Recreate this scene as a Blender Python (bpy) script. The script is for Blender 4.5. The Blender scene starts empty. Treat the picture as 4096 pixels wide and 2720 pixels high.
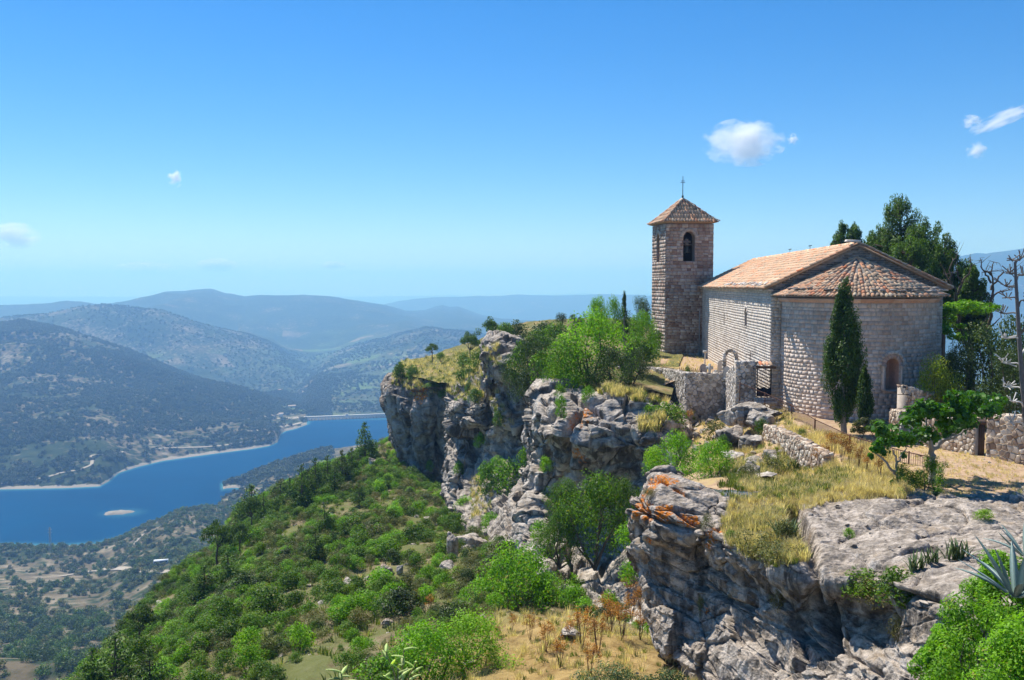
import bpy, bmesh, math, random
import numpy as np
from mathutils import Vector, Matrix
from mathutils.bvhtree import BVHTree

random.seed(7)
RNG = np.random.default_rng(11)
SC = bpy.context.scene
COL = SC.collection

# ------------------------------------------------------------------ camera, sky, sun, exposure
FPX = 900.0                       # focal length in pixels of the 1024 wide picture
HZ = 285.0                        # picture row of the true horizon
PITCH = math.atan((340.0 - HZ) / FPX)
cam_data = bpy.data.cameras.new('camera')
cam_data.sensor_width = 36.0
cam_data.lens = FPX / 1024.0 * 36.0
cam_data.clip_start = 0.2
cam_data.clip_end = 90000.0
cam = bpy.data.objects.new('camera', cam_data)
COL.objects.link(cam)
cam.location = (0, 0, 0)
cam.rotation_euler = (math.pi / 2 - PITCH, 0, 0)
SC.camera = cam

SUN_AZ = math.radians(-38.0)      # left of the view direction
SUN_EL = math.radians(57.0)
sun_data = bpy.data.lights.new('sun', 'SUN')
sun_data.energy = 4.9
sun_data.angle = math.radians(0.53)
sun_data.color = (1.0, 0.955, 0.89)
sun = bpy.data.objects.new('sun', sun_data)
COL.objects.link(sun)
SDIR = Vector((math.sin(SUN_AZ) * math.cos(SUN_EL), math.cos(SUN_AZ) * math.cos(SUN_EL), math.sin(SUN_EL)))
sun.rotation_euler = SDIR.to_track_quat('Z', 'Y').to_euler()

world = bpy.data.worlds.new('World')
SC.world = world
world.use_nodes = True
wn = world.node_tree
for n in list(wn.nodes):
    wn.nodes.remove(n)
w_out = wn.nodes.new('ShaderNodeOutputWorld')
w_bg = wn.nodes.new('ShaderNodeBackground')
w_sky = wn.nodes.new('ShaderNodeTexSky')
w_sky.sky_type = 'NISHITA'
w_sky.sun_disc = False
w_sky.sun_elevation = SUN_EL
w_sky.sun_rotation = SUN_AZ
w_sky.altitude = 900
w_sky.air_density = 1.0
w_sky.dust_density = 0.1
w_sky.ozone_density = 3.0
w_hsv = wn.nodes.new('ShaderNodeHueSaturation')
w_hsv.inputs['Saturation'].default_value = 1.42
w_hsv.inputs['Hue'].default_value = 0.497
w_tint = wn.nodes.new('ShaderNodeMix'); w_tint.data_type = 'RGBA'; w_tint.blend_type = 'MULTIPLY'
w_tint.inputs[0].default_value = 1.0
w_tint.inputs[7].default_value = (0.70, 0.765, 0.92, 1)
w_bg.inputs['Strength'].default_value = 0.1
wn.links.new(w_sky.outputs[0], w_hsv.inputs['Color'])
wn.links.new(w_hsv.outputs[0], w_tint.inputs[6])
wn.links.new(w_tint.outputs[2], w_bg.inputs['Color'])
wn.links.new(w_bg.outputs[0], w_out.inputs['Surface'])

SC.view_settings.view_transform = 'Standard'
SC.view_settings.look = 'None'
SC.view_settings.exposure = 0.58
SC.view_settings.gamma = 1.0
SC.view_settings.use_curve_mapping = False
SC.render.engine = 'CYCLES'
cy = SC.cycles
cy.use_denoising = True
cy.max_bounces = 7
cy.diffuse_bounces = 3
cy.glossy_bounces = 2
cy.transmission_bounces = 3
cy.transparent_max_bounces = 8
cy.volume_bounces = 4
cy.caustics_reflective = False
cy.caustics_refractive = False
cy.use_adaptive_sampling = True
cy.adaptive_threshold = 0.02

# ------------------------------------------------------------------ geometry of the view
CP, SP = math.cos(PITCH), math.sin(PITCH)

def ray(u, v):
    a = (u - 512.0) / FPX
    b = (340.0 - v) / FPX
    return Vector((a, CP + b * SP, -SP + b * CP))

def P(u, v, Y):
    r = ray(u, v)
    return r * (Y / r.y)

def Pn(u, v, Y):
    a = (u - 512.0) / FPX
    b = (340.0 - v) / FPX
    y = CP + b * SP
    return np.stack([a * Y / y, np.broadcast_to(Y, np.shape(a * Y)), (-SP + b * CP) * Y / y], -1)

# ------------------------------------------------------------------ numpy noise
def _hash(ix, iy, iz, k):
    h = (ix.astype(np.int64) * 374761393 + iy.astype(np.int64) * 668265263 + iz.astype(np.int64) * 2147483647 + k * 1274126177) & 0xffffffff
    h = ((h ^ (h >> 13)) * 1274126177) & 0xffffffff
    h = ((h ^ (h >> 16)) * 2246822519) & 0xffffffff
    h = h ^ (h >> 15)
    return (h & 0xffffff) / float(0x1000000)

def vnoise(p, k=0):
    """value noise in -1..1 on (n,3) points"""
    f = np.floor(p)
    i = f.astype(np.int64)
    t = p - f
    t = t * t * t * (t * (t * 6 - 15) + 10)
    r = 0
    for dx in (0, 1):
        wx = t[:, 0] if dx else 1 - t[:, 0]
        for dy in (0, 1):
            wy = t[:, 1] if dy else 1 - t[:, 1]
            for dz in (0, 1):
                wz = t[:, 2] if dz else 1 - t[:, 2]
                r = r + wx * wy * wz * _hash(i[:, 0] + dx, i[:, 1] + dy, i[:, 2] + dz, k)
    return r * 2 - 1

def fbm(p, octs=4, k=0, gain=0.5):
    a, s, r = 1.0, 0.0, 0
    q = np.asarray(p, float)
    for o in range(octs):
        r = r + a * vnoise(q, k + o * 17)
        s += a
        a *= gain
        q = q * 2.03 + 13.7
    return r / s

def ridged(p, octs=4, k=0):
    a, s, r = 1.0, 0.0, 0
    q = np.asarray(p, float)
    for o in range(octs):
        r = r + a * (1 - np.abs(vnoise(q, k + o * 17)) * 2)
        s += a
        a *= 0.5
        q = q * 2.1 + 5.3
    return r / s

def voronoi(p, k=0, vec=False):
    """F1, F2 and a random value of the nearest cell"""
    f = np.floor(p).astype(np.int64)
    n = len(p)
    f1 = np.full(n, 9.0)
    f2 = np.full(n, 9.0)
    cid = np.zeros(n)
    cc = np.zeros((n, 3))
    for dx in (-1, 0, 1):
        for dy in (-1, 0, 1):
            for dz in (-1, 0, 1):
                ix, iy, iz = f[:, 0] + dx, f[:, 1] + dy, f[:, 2] + dz
                px = ix + 0.1 + 0.8 * _hash(ix, iy, iz, k + 1)
                py = iy + 0.1 + 0.8 * _hash(ix, iy, iz, k + 2)
                pz = iz + 0.1 + 0.8 * _hash(ix, iy, iz, k + 3)
                d = np.sqrt((px - p[:, 0]) ** 2 + (py - p[:, 1]) ** 2 + (pz - p[:, 2]) ** 2)
                near = d < f1
                f2 = np.where(near, f1, np.minimum(f2, d))
                cid = np.where(near, _hash(ix, iy, iz, k + 4), cid)
                if vec: cc[near] = np.stack([px, py, pz], -1)[near]
                f1 = np.where(near, d, f1)
    return (f1, f2, cid, p - cc) if vec else (f1, f2, cid)

def smooth01(a, b, x):
    t = np.clip((x - a) / (b - a), 0, 1)
    return t * t * (3 - 2 * t)

# ------------------------------------------------------------------ mesh + object helpers
def mesh_np(name, verts, faces, mat=None, smooth=False, attrs=None):
    """verts (n,3); faces (m,k) int array, k = 3 or 4, or list of such"""
    me = bpy.data.meshes.new(name)
    verts = np.ascontiguousarray(verts, dtype=np.float32)
    fl = faces if isinstance(faces, list) else [faces]
    fl = [np.asarray(f, dtype=np.int32) for f in fl if len(f)]
    me.vertices.add(len(verts))
    me.vertices.foreach_set('co', verts.ravel())
    idx = np.concatenate([f.ravel() for f in fl])
    tot = np.concatenate([np.full(len(f), f.shape[1], np.int32) for f in fl])
    st = np.concatenate([[0], np.cumsum(tot)[:-1]]).astype(np.int32)
    me.loops.add(len(idx))
    me.loops.foreach_set('vertex_index', idx)
    me.polygons.add(len(tot))
    me.polygons.foreach_set('loop_start', st)
    me.polygons.foreach_set('loop_total', tot)
    if smooth:
        me.polygons.foreach_set('use_smooth', np.ones(len(tot), bool))
    for an, (dom, val) in (attrs or {}).items():
        val = np.asarray(val, dtype=np.float32)
        if val.ndim == 1:
            at = me.attributes.new(an, 'FLOAT', dom)
            at.data.foreach_set('value', val)
        else:
            at = me.attributes.new(an, 'FLOAT_VECTOR', dom)
            at.data.foreach_set('vector', val.ravel())
    me.update(calc_edges=True)
    me.validate()
    if mat is not None:
        me.materials.append(mat)
    return me

def link(name, me, parent=None, loc=None, rz=None):
    o = bpy.data.objects.new(name, me)
    COL.objects.link(o)
    if parent is not None:
        o.parent = parent
    if loc is not None:
        o.location = loc
    if rz is not None:
        o.rotation_euler = (0, 0, rz)
    return o

def tag(o, label=None, cat=None, group=None, kind=None):
    if label: o['label'] = label
    if cat: o['category'] = cat
    if group: o['group'] = group
    if kind: o['kind'] = kind
    return o

def empty(name, loc=(0, 0, 0), rz=0, label=None, cat=None, group=None):
    o = bpy.data.objects.new(name, None)
    COL.objects.link(o)
    o.location = loc
    o.rotation_euler = (0, 0, rz)
    o.empty_display_size = 0.2
    return tag(o, label, cat, group)

def copy_thing(root, loc=None, rot=None, scale=None, label=None, group=None):
    c = root.copy(); COL.objects.link(c)
    if loc is not None: c.location = loc
    if rot is not None: c.rotation_euler = rot
    if scale is not None: c.scale = scale
    if label: c['label'] = label
    if group: c['group'] = group
    for ch in list(root.children):
        d = ch.copy(); COL.objects.link(d); d.parent = c
        for g in list(ch.children):
            e = g.copy(); COL.objects.link(e); e.parent = d
    return c

class MB:
    """collects boxes, tubes, strips and prisms; build() links them as one mesh"""
    def __init__(s):
        s.v = []; s.f3 = []; s.f4 = []; s.c3 = []; s.c4 = []; s.n = 0
    def add(s, v, f, c=0.5):
        v = np.asarray(v, float).reshape(-1, 3)
        f = np.asarray(f, int)
        if f.shape[1] == 3:
            s.f3.append(f + s.n); s.c3.append(np.full(len(f), c))
        else:
            s.f4.append(f + s.n); s.c4.append(np.full(len(f), c))
        s.v.append(v); s.n += len(v)
    def box(s, c, size, ax=None, col=0.5, jit=0.0, bevel=0.0):
        hx, hy, hz = size[0] / 2, size[1] / 2, size[2] / 2
        q = np.array([[x, y, z] for x in (-hx, hx) for y in (-hy, hy) for z in (-hz, hz)])
        if jit: q = q + RNG.uniform(-jit, jit, q.shape)
        if ax is not None: q = q @ np.asarray(ax, float)
        s.add(q + np.asarray(c, float), [[0, 1, 3, 2], [4, 6, 7, 5], [0, 4, 5, 1], [2, 3, 7, 6], [0, 2, 6, 4], [1, 5, 7, 3]], col)
    def tube(s, pts, rad, n=6, col=0.5, cap=True):
        pts = np.asarray(pts, float)
        rad = np.broadcast_to(np.asarray(rad, float), (len(pts),))
        t = np.gradient(pts, axis=0)
        t /= np.linalg.norm(t, axis=1, keepdims=True) + 1e-9
        up = np.array([0.13, 0.21, 0.97]) if abs(t[0][2]) < 0.9 else np.array([0.97, 0.2, 0.1])
        a = np.cross(t, up); a /= np.linalg.norm(a, axis=1, keepdims=True) + 1e-9
        b = np.cross(t, a)
        th = np.arange(n) / n * 2 * math.pi
        ring = pts[:, None] + rad[:, None, None] * (np.cos(th)[None, :, None] * a[:, None] + np.sin(th)[None, :, None] * b[:, None])
        m = len(pts)
        i = np.arange(m - 1)[:, None] * n; j = np.arange(n)[None]; k = (j + 1) % n
        f = np.stack([i + j, i + k, i + n + k, i + n + j], -1).reshape(-1, 4)
        s.add(ring.reshape(-1, 3), f, col)
        if cap:
            for base in (0, m - 1):
                s.add(np.vstack([ring[base], pts[base][None]]), np.array([[q, (q + 1) % n, n] for q in range(n)]), col)
    def build(s, name, mat, parent=None, smooth=False, extra=None):
        v = np.concatenate(s.v) if s.v else np.zeros((0, 3))
        fs, cs = [], []
        if s.f3: fs.append(np.concatenate(s.f3)); cs.append(np.concatenate(s.c3))
        if s.f4: fs.append(np.concatenate(s.f4)); cs.append(np.concatenate(s.c4))
        me = mesh_np(name, v, fs, mat, smooth, {'tone': ('FACE', np.concatenate(cs))})
        return link(name, me, parent)

# ------------------------------------------------------------------ material helpers
class NT:
    def __init__(s, name):
        s.m = bpy.data.materials.new(name)
        s.m.use_nodes = True
        s.t = s.m.node_tree
        for n in list(s.t.nodes): s.t.nodes.remove(n)
        s.out = s.t.nodes.new('ShaderNodeOutputMaterial')
    def n(s, typ, ins=None, **kw):
        nd = s.t.nodes.new('ShaderNode' + typ)
        for k, v in kw.items(): setattr(nd, k, v)
        for k, v in (ins or {}).items():
            sock = nd.inputs[k]
            if hasattr(v, 'is_linked') or hasattr(v, 'links'): s.t.links.new(v, sock)
            else: sock.default_value = v
        return nd
    def link(s, a, b): s.t.links.new(a, b)
    def math(s, op, a, b=0.5, c=None, clamp=False):
        nd = s.t.nodes.new('ShaderNodeMath'); nd.operation = op; nd.use_clamp = clamp
        for i, v in enumerate((a, b) if c is None else (a, b, c)):
            if hasattr(v, 'links'): s.t.links.new(v, nd.inputs[i])
            else: nd.inputs[i].default_value = v
        return nd.outputs[0]
    def mix(s, f, a, b, mode='MIX'):
        nd = s.t.nodes.new('ShaderNodeMix'); nd.data_type = 'RGBA'; nd.blend_type = mode
        for k, v in ((0, f), (6, a), (7, b)):
            if hasattr(v, 'links'): s.t.links.new(v, nd.inputs[k])
            elif k == 0: nd.inputs[k].default_value = v
            else: nd.inputs[k].default_value = (*v, 1) if len(v) == 3 else v
        return nd.outputs[2]
    def ramp(s, f, stops, interp='LINEAR'):
        nd = s.t.nodes.new('ShaderNodeValToRGB')
        cr = nd.color_ramp; cr.interpolation = interp
        while len(cr.elements) < len(stops): cr.elements.new(0.5)
        for e, (p, c) in zip(cr.elements, stops):
            e.position = p; e.color = (*c, 1) if not np.isscalar(c) else (c, c, c, 1)
        s.t.links.new(f, nd.inputs[0])
        return nd.outputs[0]
    def noise(s, vec, scale, detail=4, rough=0.55, out=0):
        nd = s.n('TexNoise', {'Scale': scale, 'Detail': detail, 'Roughness': rough})
        if vec is not None: s.link(vec, nd.inputs['Vector'])
        return nd.outputs[out]
    def vor(s, vec, scale, feature='F1', out='Distance', rnd=1.0):
        nd = s.n('TexVoronoi', {'Scale': scale, 'Randomness': rnd}, feature=feature)
        if vec is not None: s.link(vec, nd.inputs['Vector'])
        return nd.outputs[out]
    def obj(s): return s.n('TexCoord').outputs['Object']
    def pos(s): return s.n('NewGeometry').outputs['Position']
    def scaled(s, vec, sc):
        nd = s.n('Mapping', {'Scale': sc}); s.link(vec, nd.inputs['Vector']); return nd.outputs[0]
    def attr(s, name, fac=True):
        nd = s.n('Attribute', attribute_name=name)
        return nd.outputs['Fac' if fac else 'Vector']
    def rand(s): return s.n('ObjectInfo').outputs['Random']
    def bump(s, h, strength=0.5, dist=0.05, nrm=None):
        nd = s.n('Bump', {'Strength': strength, 'Distance': dist})
        s.link(h, nd.inputs['Height'])
        if nrm is not None: s.link(nrm, nd.inputs['Normal'])
        return nd.outputs[0]
    def finish(s, color, rough=0.9, bump=None, metal=0.0, spec=0.3, **kw):
        b = s.n('BsdfPrincipled', {'Roughness': rough, 'Metallic': metal, 'Specular IOR Level': spec})
        if hasattr(color, 'links'): s.link(color, b.inputs['Base Color'])
        else: b.inputs['Base Color'].default_value = (*color, 1)
        if bump is not None: s.link(bump, b.inputs['Normal'])
        s.link(b.outputs[0], s.out.inputs['Surface'])
        s.b = b
        return s.m

def simple_mat(name, col, rough=0.8, metal=0.0, var=0.25, scale=6.0, spec=0.3):
    t = NT(name)
    nz = t.noise(t.obj(), scale, 4)
    k = t.math('MULTIPLY_ADD', nz, 2 * var, 1 - var)
    c = t.mix(1.0, col, t.n('CombineXYZ', {0: k, 1: k, 2: k}).outputs[0], 'MULTIPLY')
    return t.finish(c, rough, t.bump(nz, 0.3, 0.02), metal, spec)
# ------------------------------------------------------------------ far terrain
def tab(t, u):
    return np.interp(u, [a for a, b in t], [b for a, b in t])

def U2X(u, Y): return (u - 512.0) / FPX * Y

NEAR_SHORE = [(-600, 850), (0, 852), (60, 850), (90, 856), (120, 880), (140, 915), (180, 965), (200, 985), (216, 1000), (219, 1126), (230, 1135), (245, 1150), (260, 1175), (290, 1225), (316, 1275), (340, 1310), (400, 1410), (1700, 1410)]
FAR_SHORE = [(-600, 1060), (0, 1092), (60, 1098), (95, 1108), (105, 1140), (115, 1190), (135, 1230), (160, 1271), (210, 1323), (250, 1365), (268, 1392), (276, 1425), (279, 1500), (283, 1530), (295, 1560), (305, 1600), (312, 1655), (400, 1690), (1700, 1690)]
RIDGE_B = [(-600, 300), (-100, 322), (0, 324), (20, 322), (60, 330), (100, 343), (130, 353), (160, 366), (190, 377), (215, 385), (240, 394), (260, 404), (280, 414), (296, 423), (310, 432), (1700, 432)]
RIDGE_B_Y = [(-600, 2300), (0, 2300), (100, 2200), (190, 2050), (240, 1880), (280, 1750), (310, 1700), (1700, 1730)]
RIDGE_C = [(-600, 330), (0, 318), (50, 313), (80, 307), (105, 304.5), (135, 308), (165, 311.5), (200, 324), (240, 335), (270, 347), (290, 362), (300, 370), (312, 371), (335, 361), (360, 351), (385, 345.5), (400, 340), (425, 331.5), (445, 335), (470, 338), (500, 345), (700, 360), (1700, 360)]
RIDGE_D = [(-600, 300), (0, 308), (35, 304), (60, 302.3), (80, 303), (95, 306), (115, 304), (135, 299), (165, 290.7), (185, 290), (205, 288.5), (212, 288.7), (225, 293), (245, 297.5), (265, 296.5), (290, 297), (305, 296.5), (335, 299), (360, 303), (385, 307), (405, 312.5), (425, 311), (435, 308), (442, 306.5), (450, 308.5), (458, 308.2), (481, 316), (520, 325), (700, 330), (800, 305), (860, 290), (900, 272), (930, 264), (945, 258), (955, 257.5), (975, 254), (985, 255), (1005, 252), (1024, 249), (1100, 240), (1200, 235), (1700, 262)]
RIDGE_D_Y = [(-600, 5600), (390, 5600), (430, 6400), (481, 6400), (560, 6000), (800, 5200), (1700, 5200)]
RIDGE_E = [(-600, 305), (0, 306), (60, 305), (100, 306), (380, 307), (396, 303), (415, 300), (432, 298.5), (460, 297.5), (500, 296), (518, 294.5), (560, 296.2), (600, 295), (640, 296), (660, 298), (700, 293.5), (800, 296), (1700, 296)]
RIDGE_F = [(-600, 296), (200, 297), (300, 296.3), (380, 296.8), (450, 295.5), (480, 296.5), (560, 294.5), (585, 293.8), (610, 295), (700, 294), (1700, 295)]
def Zv(v, Y): return -(np.asarray(v) - HZ) * Y / FPX
WATER = -250.0
NSB = [(-600, 850), (90, 856), (120, 880), (140, 915), (180, 965), (216, 1000), (260, 1030), (1700, 1060)]
SHELF_PTS = [[300, -132], [350, -152], [440, -178], [560, -208], [690, -232], [760, -243]]

def terrain_profile(u):
    ns, fs, nb = tab(NEAR_SHORE, u), tab(FAR_SHORE, u), tab(NSB, u)
    by, bz = tab(RIDGE_B_Y, u), Zv(tab(RIDGE_B, u), tab(RIDGE_B_Y, u))
    cz = Zv(tab(RIDGE_C, u), 3200.0)
    dy = tab(RIDGE_D_Y, u); dz = Zv(tab(RIDGE_D, u), dy)
    ez = Zv(tab(RIDGE_E, u), 9000.0)
    fz = Zv(tab(RIDGE_F, u), 19500.0)
    # (Y, z, roughness amplitude)
    pts = [(200, -205, 4), (260, -150 if u < 250 else -180, 4)]
    shelf = float(tab([(-600, 0), (90, 0), (140, 14), (180, 22), (230, 14), (260, 8), (400, 0), (1700, 0)], u))
    for y_, z_ in SHELF_PTS:
        pts.append((y_ + (nb - 850) * max(0, (y_ - 300) / 550.0), z_ + shelf * smooth01(450, 700, y_), 5))
    top = float(tab([(-600, 6), (90, 6), (130, 13), (180, 18), (216, 12), (219, 10), (260, 18), (316, 22), (400, 14), (1700, 14)], u))
    if ns > nb + 60: pts.append((nb - 45, WATER + top + 4, 4))
    pts += [(ns - 45, WATER + top, 4), (ns - 4, WATER + 1.5, 0.6), (ns + 4, WATER - 1.5, 0.3), (ns + 40, WATER - 22, 1), (fs - 40, WATER - 22, 1), (fs - 4, WATER - 1.2, 0.3)]
    if u < 306:
        k = min(1.0, max(0.0, (306 - u) / 60.0))
        pts += [(fs + 4, WATER + 2.2, 0.6), (fs + 40, WATER + 9 * (0.4 + k), 4 * k + 1), (fs + 40 + (by - fs - 40) * .52, WATER + 9 * (0.4 + k) + (max(bz, WATER + 3) - WATER - 9 * (0.4 + k)) * .5, 20 * k + 1), (by, max(bz, WATER + 3), 9 * k + 1)]
        vy = by + (3200 - by) * 0.5
        pts += [(vy, min(bz, cz) - 90 * k - 6 * (1 - k), 30 * k + 3)]
    else:
        pts += [(fs + 6, WATER - 10, 0.5), (fs + 50, -264, 1.0), (2000, -262, 4), (2450, -258, 7)]
    kv = float(smooth01(350, 440, u) * (1 - smooth01(640, 760, u)))
    pts += [(3200, cz, 8), (3900, min(cz, dz) - 60 if u > 700 or u < 240 else max(min(cz - 30, -215), -300), 30), (4600, (dz * 0.5 - 95) * (1 - kv) - 205 * kv, 50 - 36 * kv),
            (dy, dz, 12), (dy + 1300, dz - 190, 40), (9000, ez, 16), (11500, min(ez, fz) - 150, 40), (19500, fz, 10), (23000, fz - 120, 10)]
    pts.sort(key=lambda q: q[0])
    return np.array(pts, float)

TU = np.unique(np.concatenate([np.arange(-600, -20, 14.0), np.arange(-20, 1046, 1.7), np.arange(1046, 1700, 14.0)]))
TY = np.unique(np.round(np.concatenate([np.geomspace(215, 800, 90), np.linspace(800, 2000, 210), np.geomspace(2000, 7500, 160), np.geomspace(7500, 23000, 50)]), 3))

def pchip(x, y, xi):
    """monotone cubic interpolation"""
    h = np.diff(x); d = np.diff(y) / h
    m = np.zeros_like(y)
    for i in range(1, len(x) - 1):
        if d[i - 1] * d[i] > 0:
            w1 = 2 * h[i] + h[i - 1]; w2 = h[i] + 2 * h[i - 1]
            m[i] = (w1 + w2) / (w1 / d[i - 1] + w2 / d[i])
    m[0], m[-1] = d[0], d[-1]
    k = np.clip(np.searchsorted(x, xi) - 1, 0, len(h) - 1)
    t = (xi - x[k]) / h[k]
    return ((1 + 2 * t) * (1 - t) ** 2) * y[k] + t * (1 - t) ** 2 * h[k] * m[k] + t * t * (3 - 2 * t) * y[k + 1] + t * t * (t - 1) * h[k] * m[k + 1]

def build_terrain():
    Z = np.zeros((len(TU), len(TY))); A = np.zeros_like(Z)
    for i, u in enumerate(TU):
        pr = terrain_profile(float(u))
        keep = np.concatenate([[True], np.diff(pr[:, 0]) > 1.0]); pr = pr[keep]
        Z[i] = pchip(pr[:, 0], pr[:, 1], TY)
        A[i] = np.interp(TY, pr[:, 0], pr[:, 2])
    X = (TU[:, None] - 512) / FPX * TY[None, :]
    YY = np.broadcast_to(TY[None, :], X.shape)
    # the valley behind the dam runs smoothly into the hills
    far = TY > 1980
    w = np.exp(-((TU[:, None] - TU[None, :]) / 9.0) ** 2) * np.gradient(TU)[None, :]
    w /= w.sum(1, keepdims=True)
    soft = w @ Z[:, far]
    lw = (smooth01(268, 296, TU) * (1 - smooth01(322, 345, TU)))[:, None]
    Z[:, far] = Z[:, far] * (1 - lw) + soft * lw
    q = np.stack([X.ravel(), YY.ravel(), np.zeros(X.size)], -1)
    sc = np.clip(YY.ravel() / 2000.0, 0.5, 4)[:, None]
    n1 = ridged(q / (420.0 * np.where(sc > 1.8, 2.6, np.where(sc > 1.0, 1.6, 1.0))), 4, 3)
    n2 = fbm(q / 60.0, 3, 9)
    Zr = Z + A * (n1 * 1.5).reshape(Z.shape) + np.minimum(A, 6) * 0.35 * n2.reshape(Z.shape)
    dip = np.exp(-(((X - U2X(227, 1063)) / 22.0) ** 2 + ((YY - 1058) / 36.0) ** 2))
    Zr = Zr - dip * 40
    verts = np.stack([X, YY, Zr], -1).reshape(-1, 3)
    nu, ny = len(TU), len(TY)
    ii = np.arange((nu - 1))[:, None] * ny; jj = np.arange(ny - 1)[None]
    f = np.stack([ii + jj, ii + ny + jj, ii + ny + jj + 1, ii + jj + 1], -1).reshape(-1, 4)
    return verts, f, Zr

def mat_terrain():
    t = NT('hill_ground')
    p = t.pos()
    z = t.n('SeparateXYZ', {0: p}).outputs[2]
    y = t.n('SeparateXYZ', {0: p}).outputs[1]
    n1 = t.noise(p, 0.006, 6, 0.6)
    n2 = t.noise(p, 0.05, 5, 0.6)
    n3 = t.vor(p, 0.11)
    soil = t.ramp(n2, [(0.3, (0.085, 0.072, 0.042)), (0.5, (0.155, 0.125, 0.08)), (0.68, (0.30, 0.25, 0.18))])
    green = t.ramp(n2, [(0.3, (0.016, 0.030, 0.014)), (0.6, (0.042, 0.060, 0.026)), (0.8, (0.09, 0.10, 0.05))])
    cover = t.math('ADD', t.math('MULTIPLY', n1, 1.2), t.math('MULTIPLY', n3, 0.5))
    cover = t.math('SUBTRACT', cover, t.math('MULTIPLY', t.n('MapRange', {0: y, 1: 2600.0, 2: 4800.0}).outputs[0], 0.22))
    c = t.mix(t.ramp(cover, [(0.78, 0.0), (0.98, 1.0)]), green, soil)
    fields = t.vor(p, 0.011, out='Color')
    fv = t.n('SeparateXYZ', {0: fields}).outputs[0]
    fieldc = t.ramp(fv, [(0.0, (0.05, 0.08, 0.03)), (0.45, (0.05, 0.09, 0.03)), (0.5, (0.10, 0.17, 0.05)), (0.7, (0.26, 0.2, 0.13)), (0.85, (0.07, 0.12, 0.04)), (1.0, (0.3, 0.25, 0.18))], 'CONSTANT')
    flat = t.math('MULTIPLY', t.attr('valley'), t.ramp(n1, [(0.44, 0.0), (0.56, 0.75)]))
    c = t.mix(flat, c, fieldc)
    shore = t.math('MULTIPLY', t.math('LESS_THAN', t.math('ABSOLUTE', t.math('ADD', z, 250.0 - 0.4)), t.math('MULTIPLY_ADD', n2, 6.5, -1.4)), t.math('LESS_THAN', y, 1690.0))
    c = t.mix(shore, c, (0.36, 0.31, 0.245))
    return t.finish(c, 1.0, t.bump(n2, 0.8, 3.0), spec=0.05)

tv, tf, TZ = build_terrain()
_fl = ((tv[:, 1] > 1750) & (tv[:, 1] < 4300) & (tv[:, 2] < -205)).astype(float) * np.clip((-205 - tv[:, 2]) / 25, 0, 1)
TERRAIN_ME = mesh_np('hills', tv, tf, mat_terrain(), True, {'valley': ('POINT', _fl)})
hills = tag(link('hills', TERRAIN_ME), 'wooded hills, valley floor and mountains around the lake', None, None, 'structure')
TBVH = BVHTree.FromPolygons([Vector(a) for a in tv.tolist()], tf.tolist())

def thit(u, v):
    r = ray(u, v).normalized()
    h = TBVH.ray_cast(Vector((0, 0, 0)), r, 40000)
    return h[0]
def tz(x, y):
    h = TBVH.ray_cast(Vector((x, y, 2000)), Vector((0, 0, -1)), 5000)
    return h[0].z if h[0] else None

# water
def mat_water():
    t = NT('lake_water')
    p = t.pos()
    nz = t.noise(t.scaled(p, (0.05, 0.25, 1)), 1.0, 5, 0.6)
    nb = t.noise(t.scaled(p, (0.004, 0.006, 1)), 1.0, 4, 0.6)
    sh = t.attr('shallow')
    deep = t.mix(t.ramp(nb, [(0.35, 0.0), (0.65, 1.0)]), (0.0, 0.042, 0.115), (0.0, 0.056, 0.145))
    c = t.mix(sh, deep, (0.10, 0.30, 0.32))
    return t.finish(c, 0.32, t.bump(nz, 0.25, 0.6), spec=0.0)
def build_water():
    us = np.arange(-700, 400.1, 5.0)
    n = 60
    v = []; sh = []
    for u in us:
        f = tab(FAR_SHORE, u) if u < 306 else 1600 + (u - 306) * 0.45 + 60
        end = (f + 60) if u < 300 else 1652 + (u - 305) * 0.5
        ys = np.linspace(700, end, n)
        for yv in ys:
            v.append((U2X(u, yv), yv, WATER))
    v = np.array(v)
    # depth from terrain for the shallow tint
    zz = np.array([tz(a[0], a[1]) or -300 for a in v])
    sh = np.clip((zz - WATER + 9) / 9, 0, 1) ** 2 * 0.55
    i = np.arange(len(us) - 1)[:, None] * n; j = np.arange(n - 1)[None]
    f = np.stack([i + j, i + n + j, i + n + j + 1, i + j + 1], -1).reshape(-1, 4)
    # shallows round the islet
    ip = P(118.5, 515.5, 250 * FPX / (515.5 - HZ))
    d = np.hypot((v[:, 0] - ip.x - 5) / 26, (v[:, 1] - ip.y) / 19)
    sh = np.maximum(sh, np.clip(1.15 - d, 0, 1) * 0.35)
    return mesh_np('lake_water', v, f, mat_water(), True, {'shallow': ('POINT', sh)}), ip
wme, ISLET = build_water()
tag(link('lake_water', wme), 'deep blue reservoir water between the wooded hills', None, None, 'structure')

# haze
hz_v = [(-20000, -500, -330), (20000, -500, -330), (20000, 24500, -330), (-20000, 24500, -330), (-20000, -500, 330), (20000, -500, 330), (20000, 24500, 330), (-20000, 24500, 330)]
hz_m = NT('haze_air')
hv = hz_m.n('VolumePrincipled', {'Color': (0.28, 0.56, 1.0, 1), 'Absorption Color': (0.36, 0.62, 0.93, 1), 'Density': 0.00022, 'Anisotropy': 0.2})
hz_m.link(hv.outputs[0], hz_m.out.inputs['Volume'])
hz_me = mesh_np('haze', np.array(hz_v), np.array([[0, 3, 2, 1], [4, 5, 6, 7], [0, 1, 5, 4], [1, 2, 6, 5], [2, 3, 7, 6], [3, 0, 4, 7]]), hz_m.m)
tag(link('haze', hz_me), 'pale blue summer haze over the valley', None, None, 'stuff')
# ------------------------------------------------------------------ lofted ground and cliffs
def V3(p):
    return p if isinstance(p, Vector) else P(*p)

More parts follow.
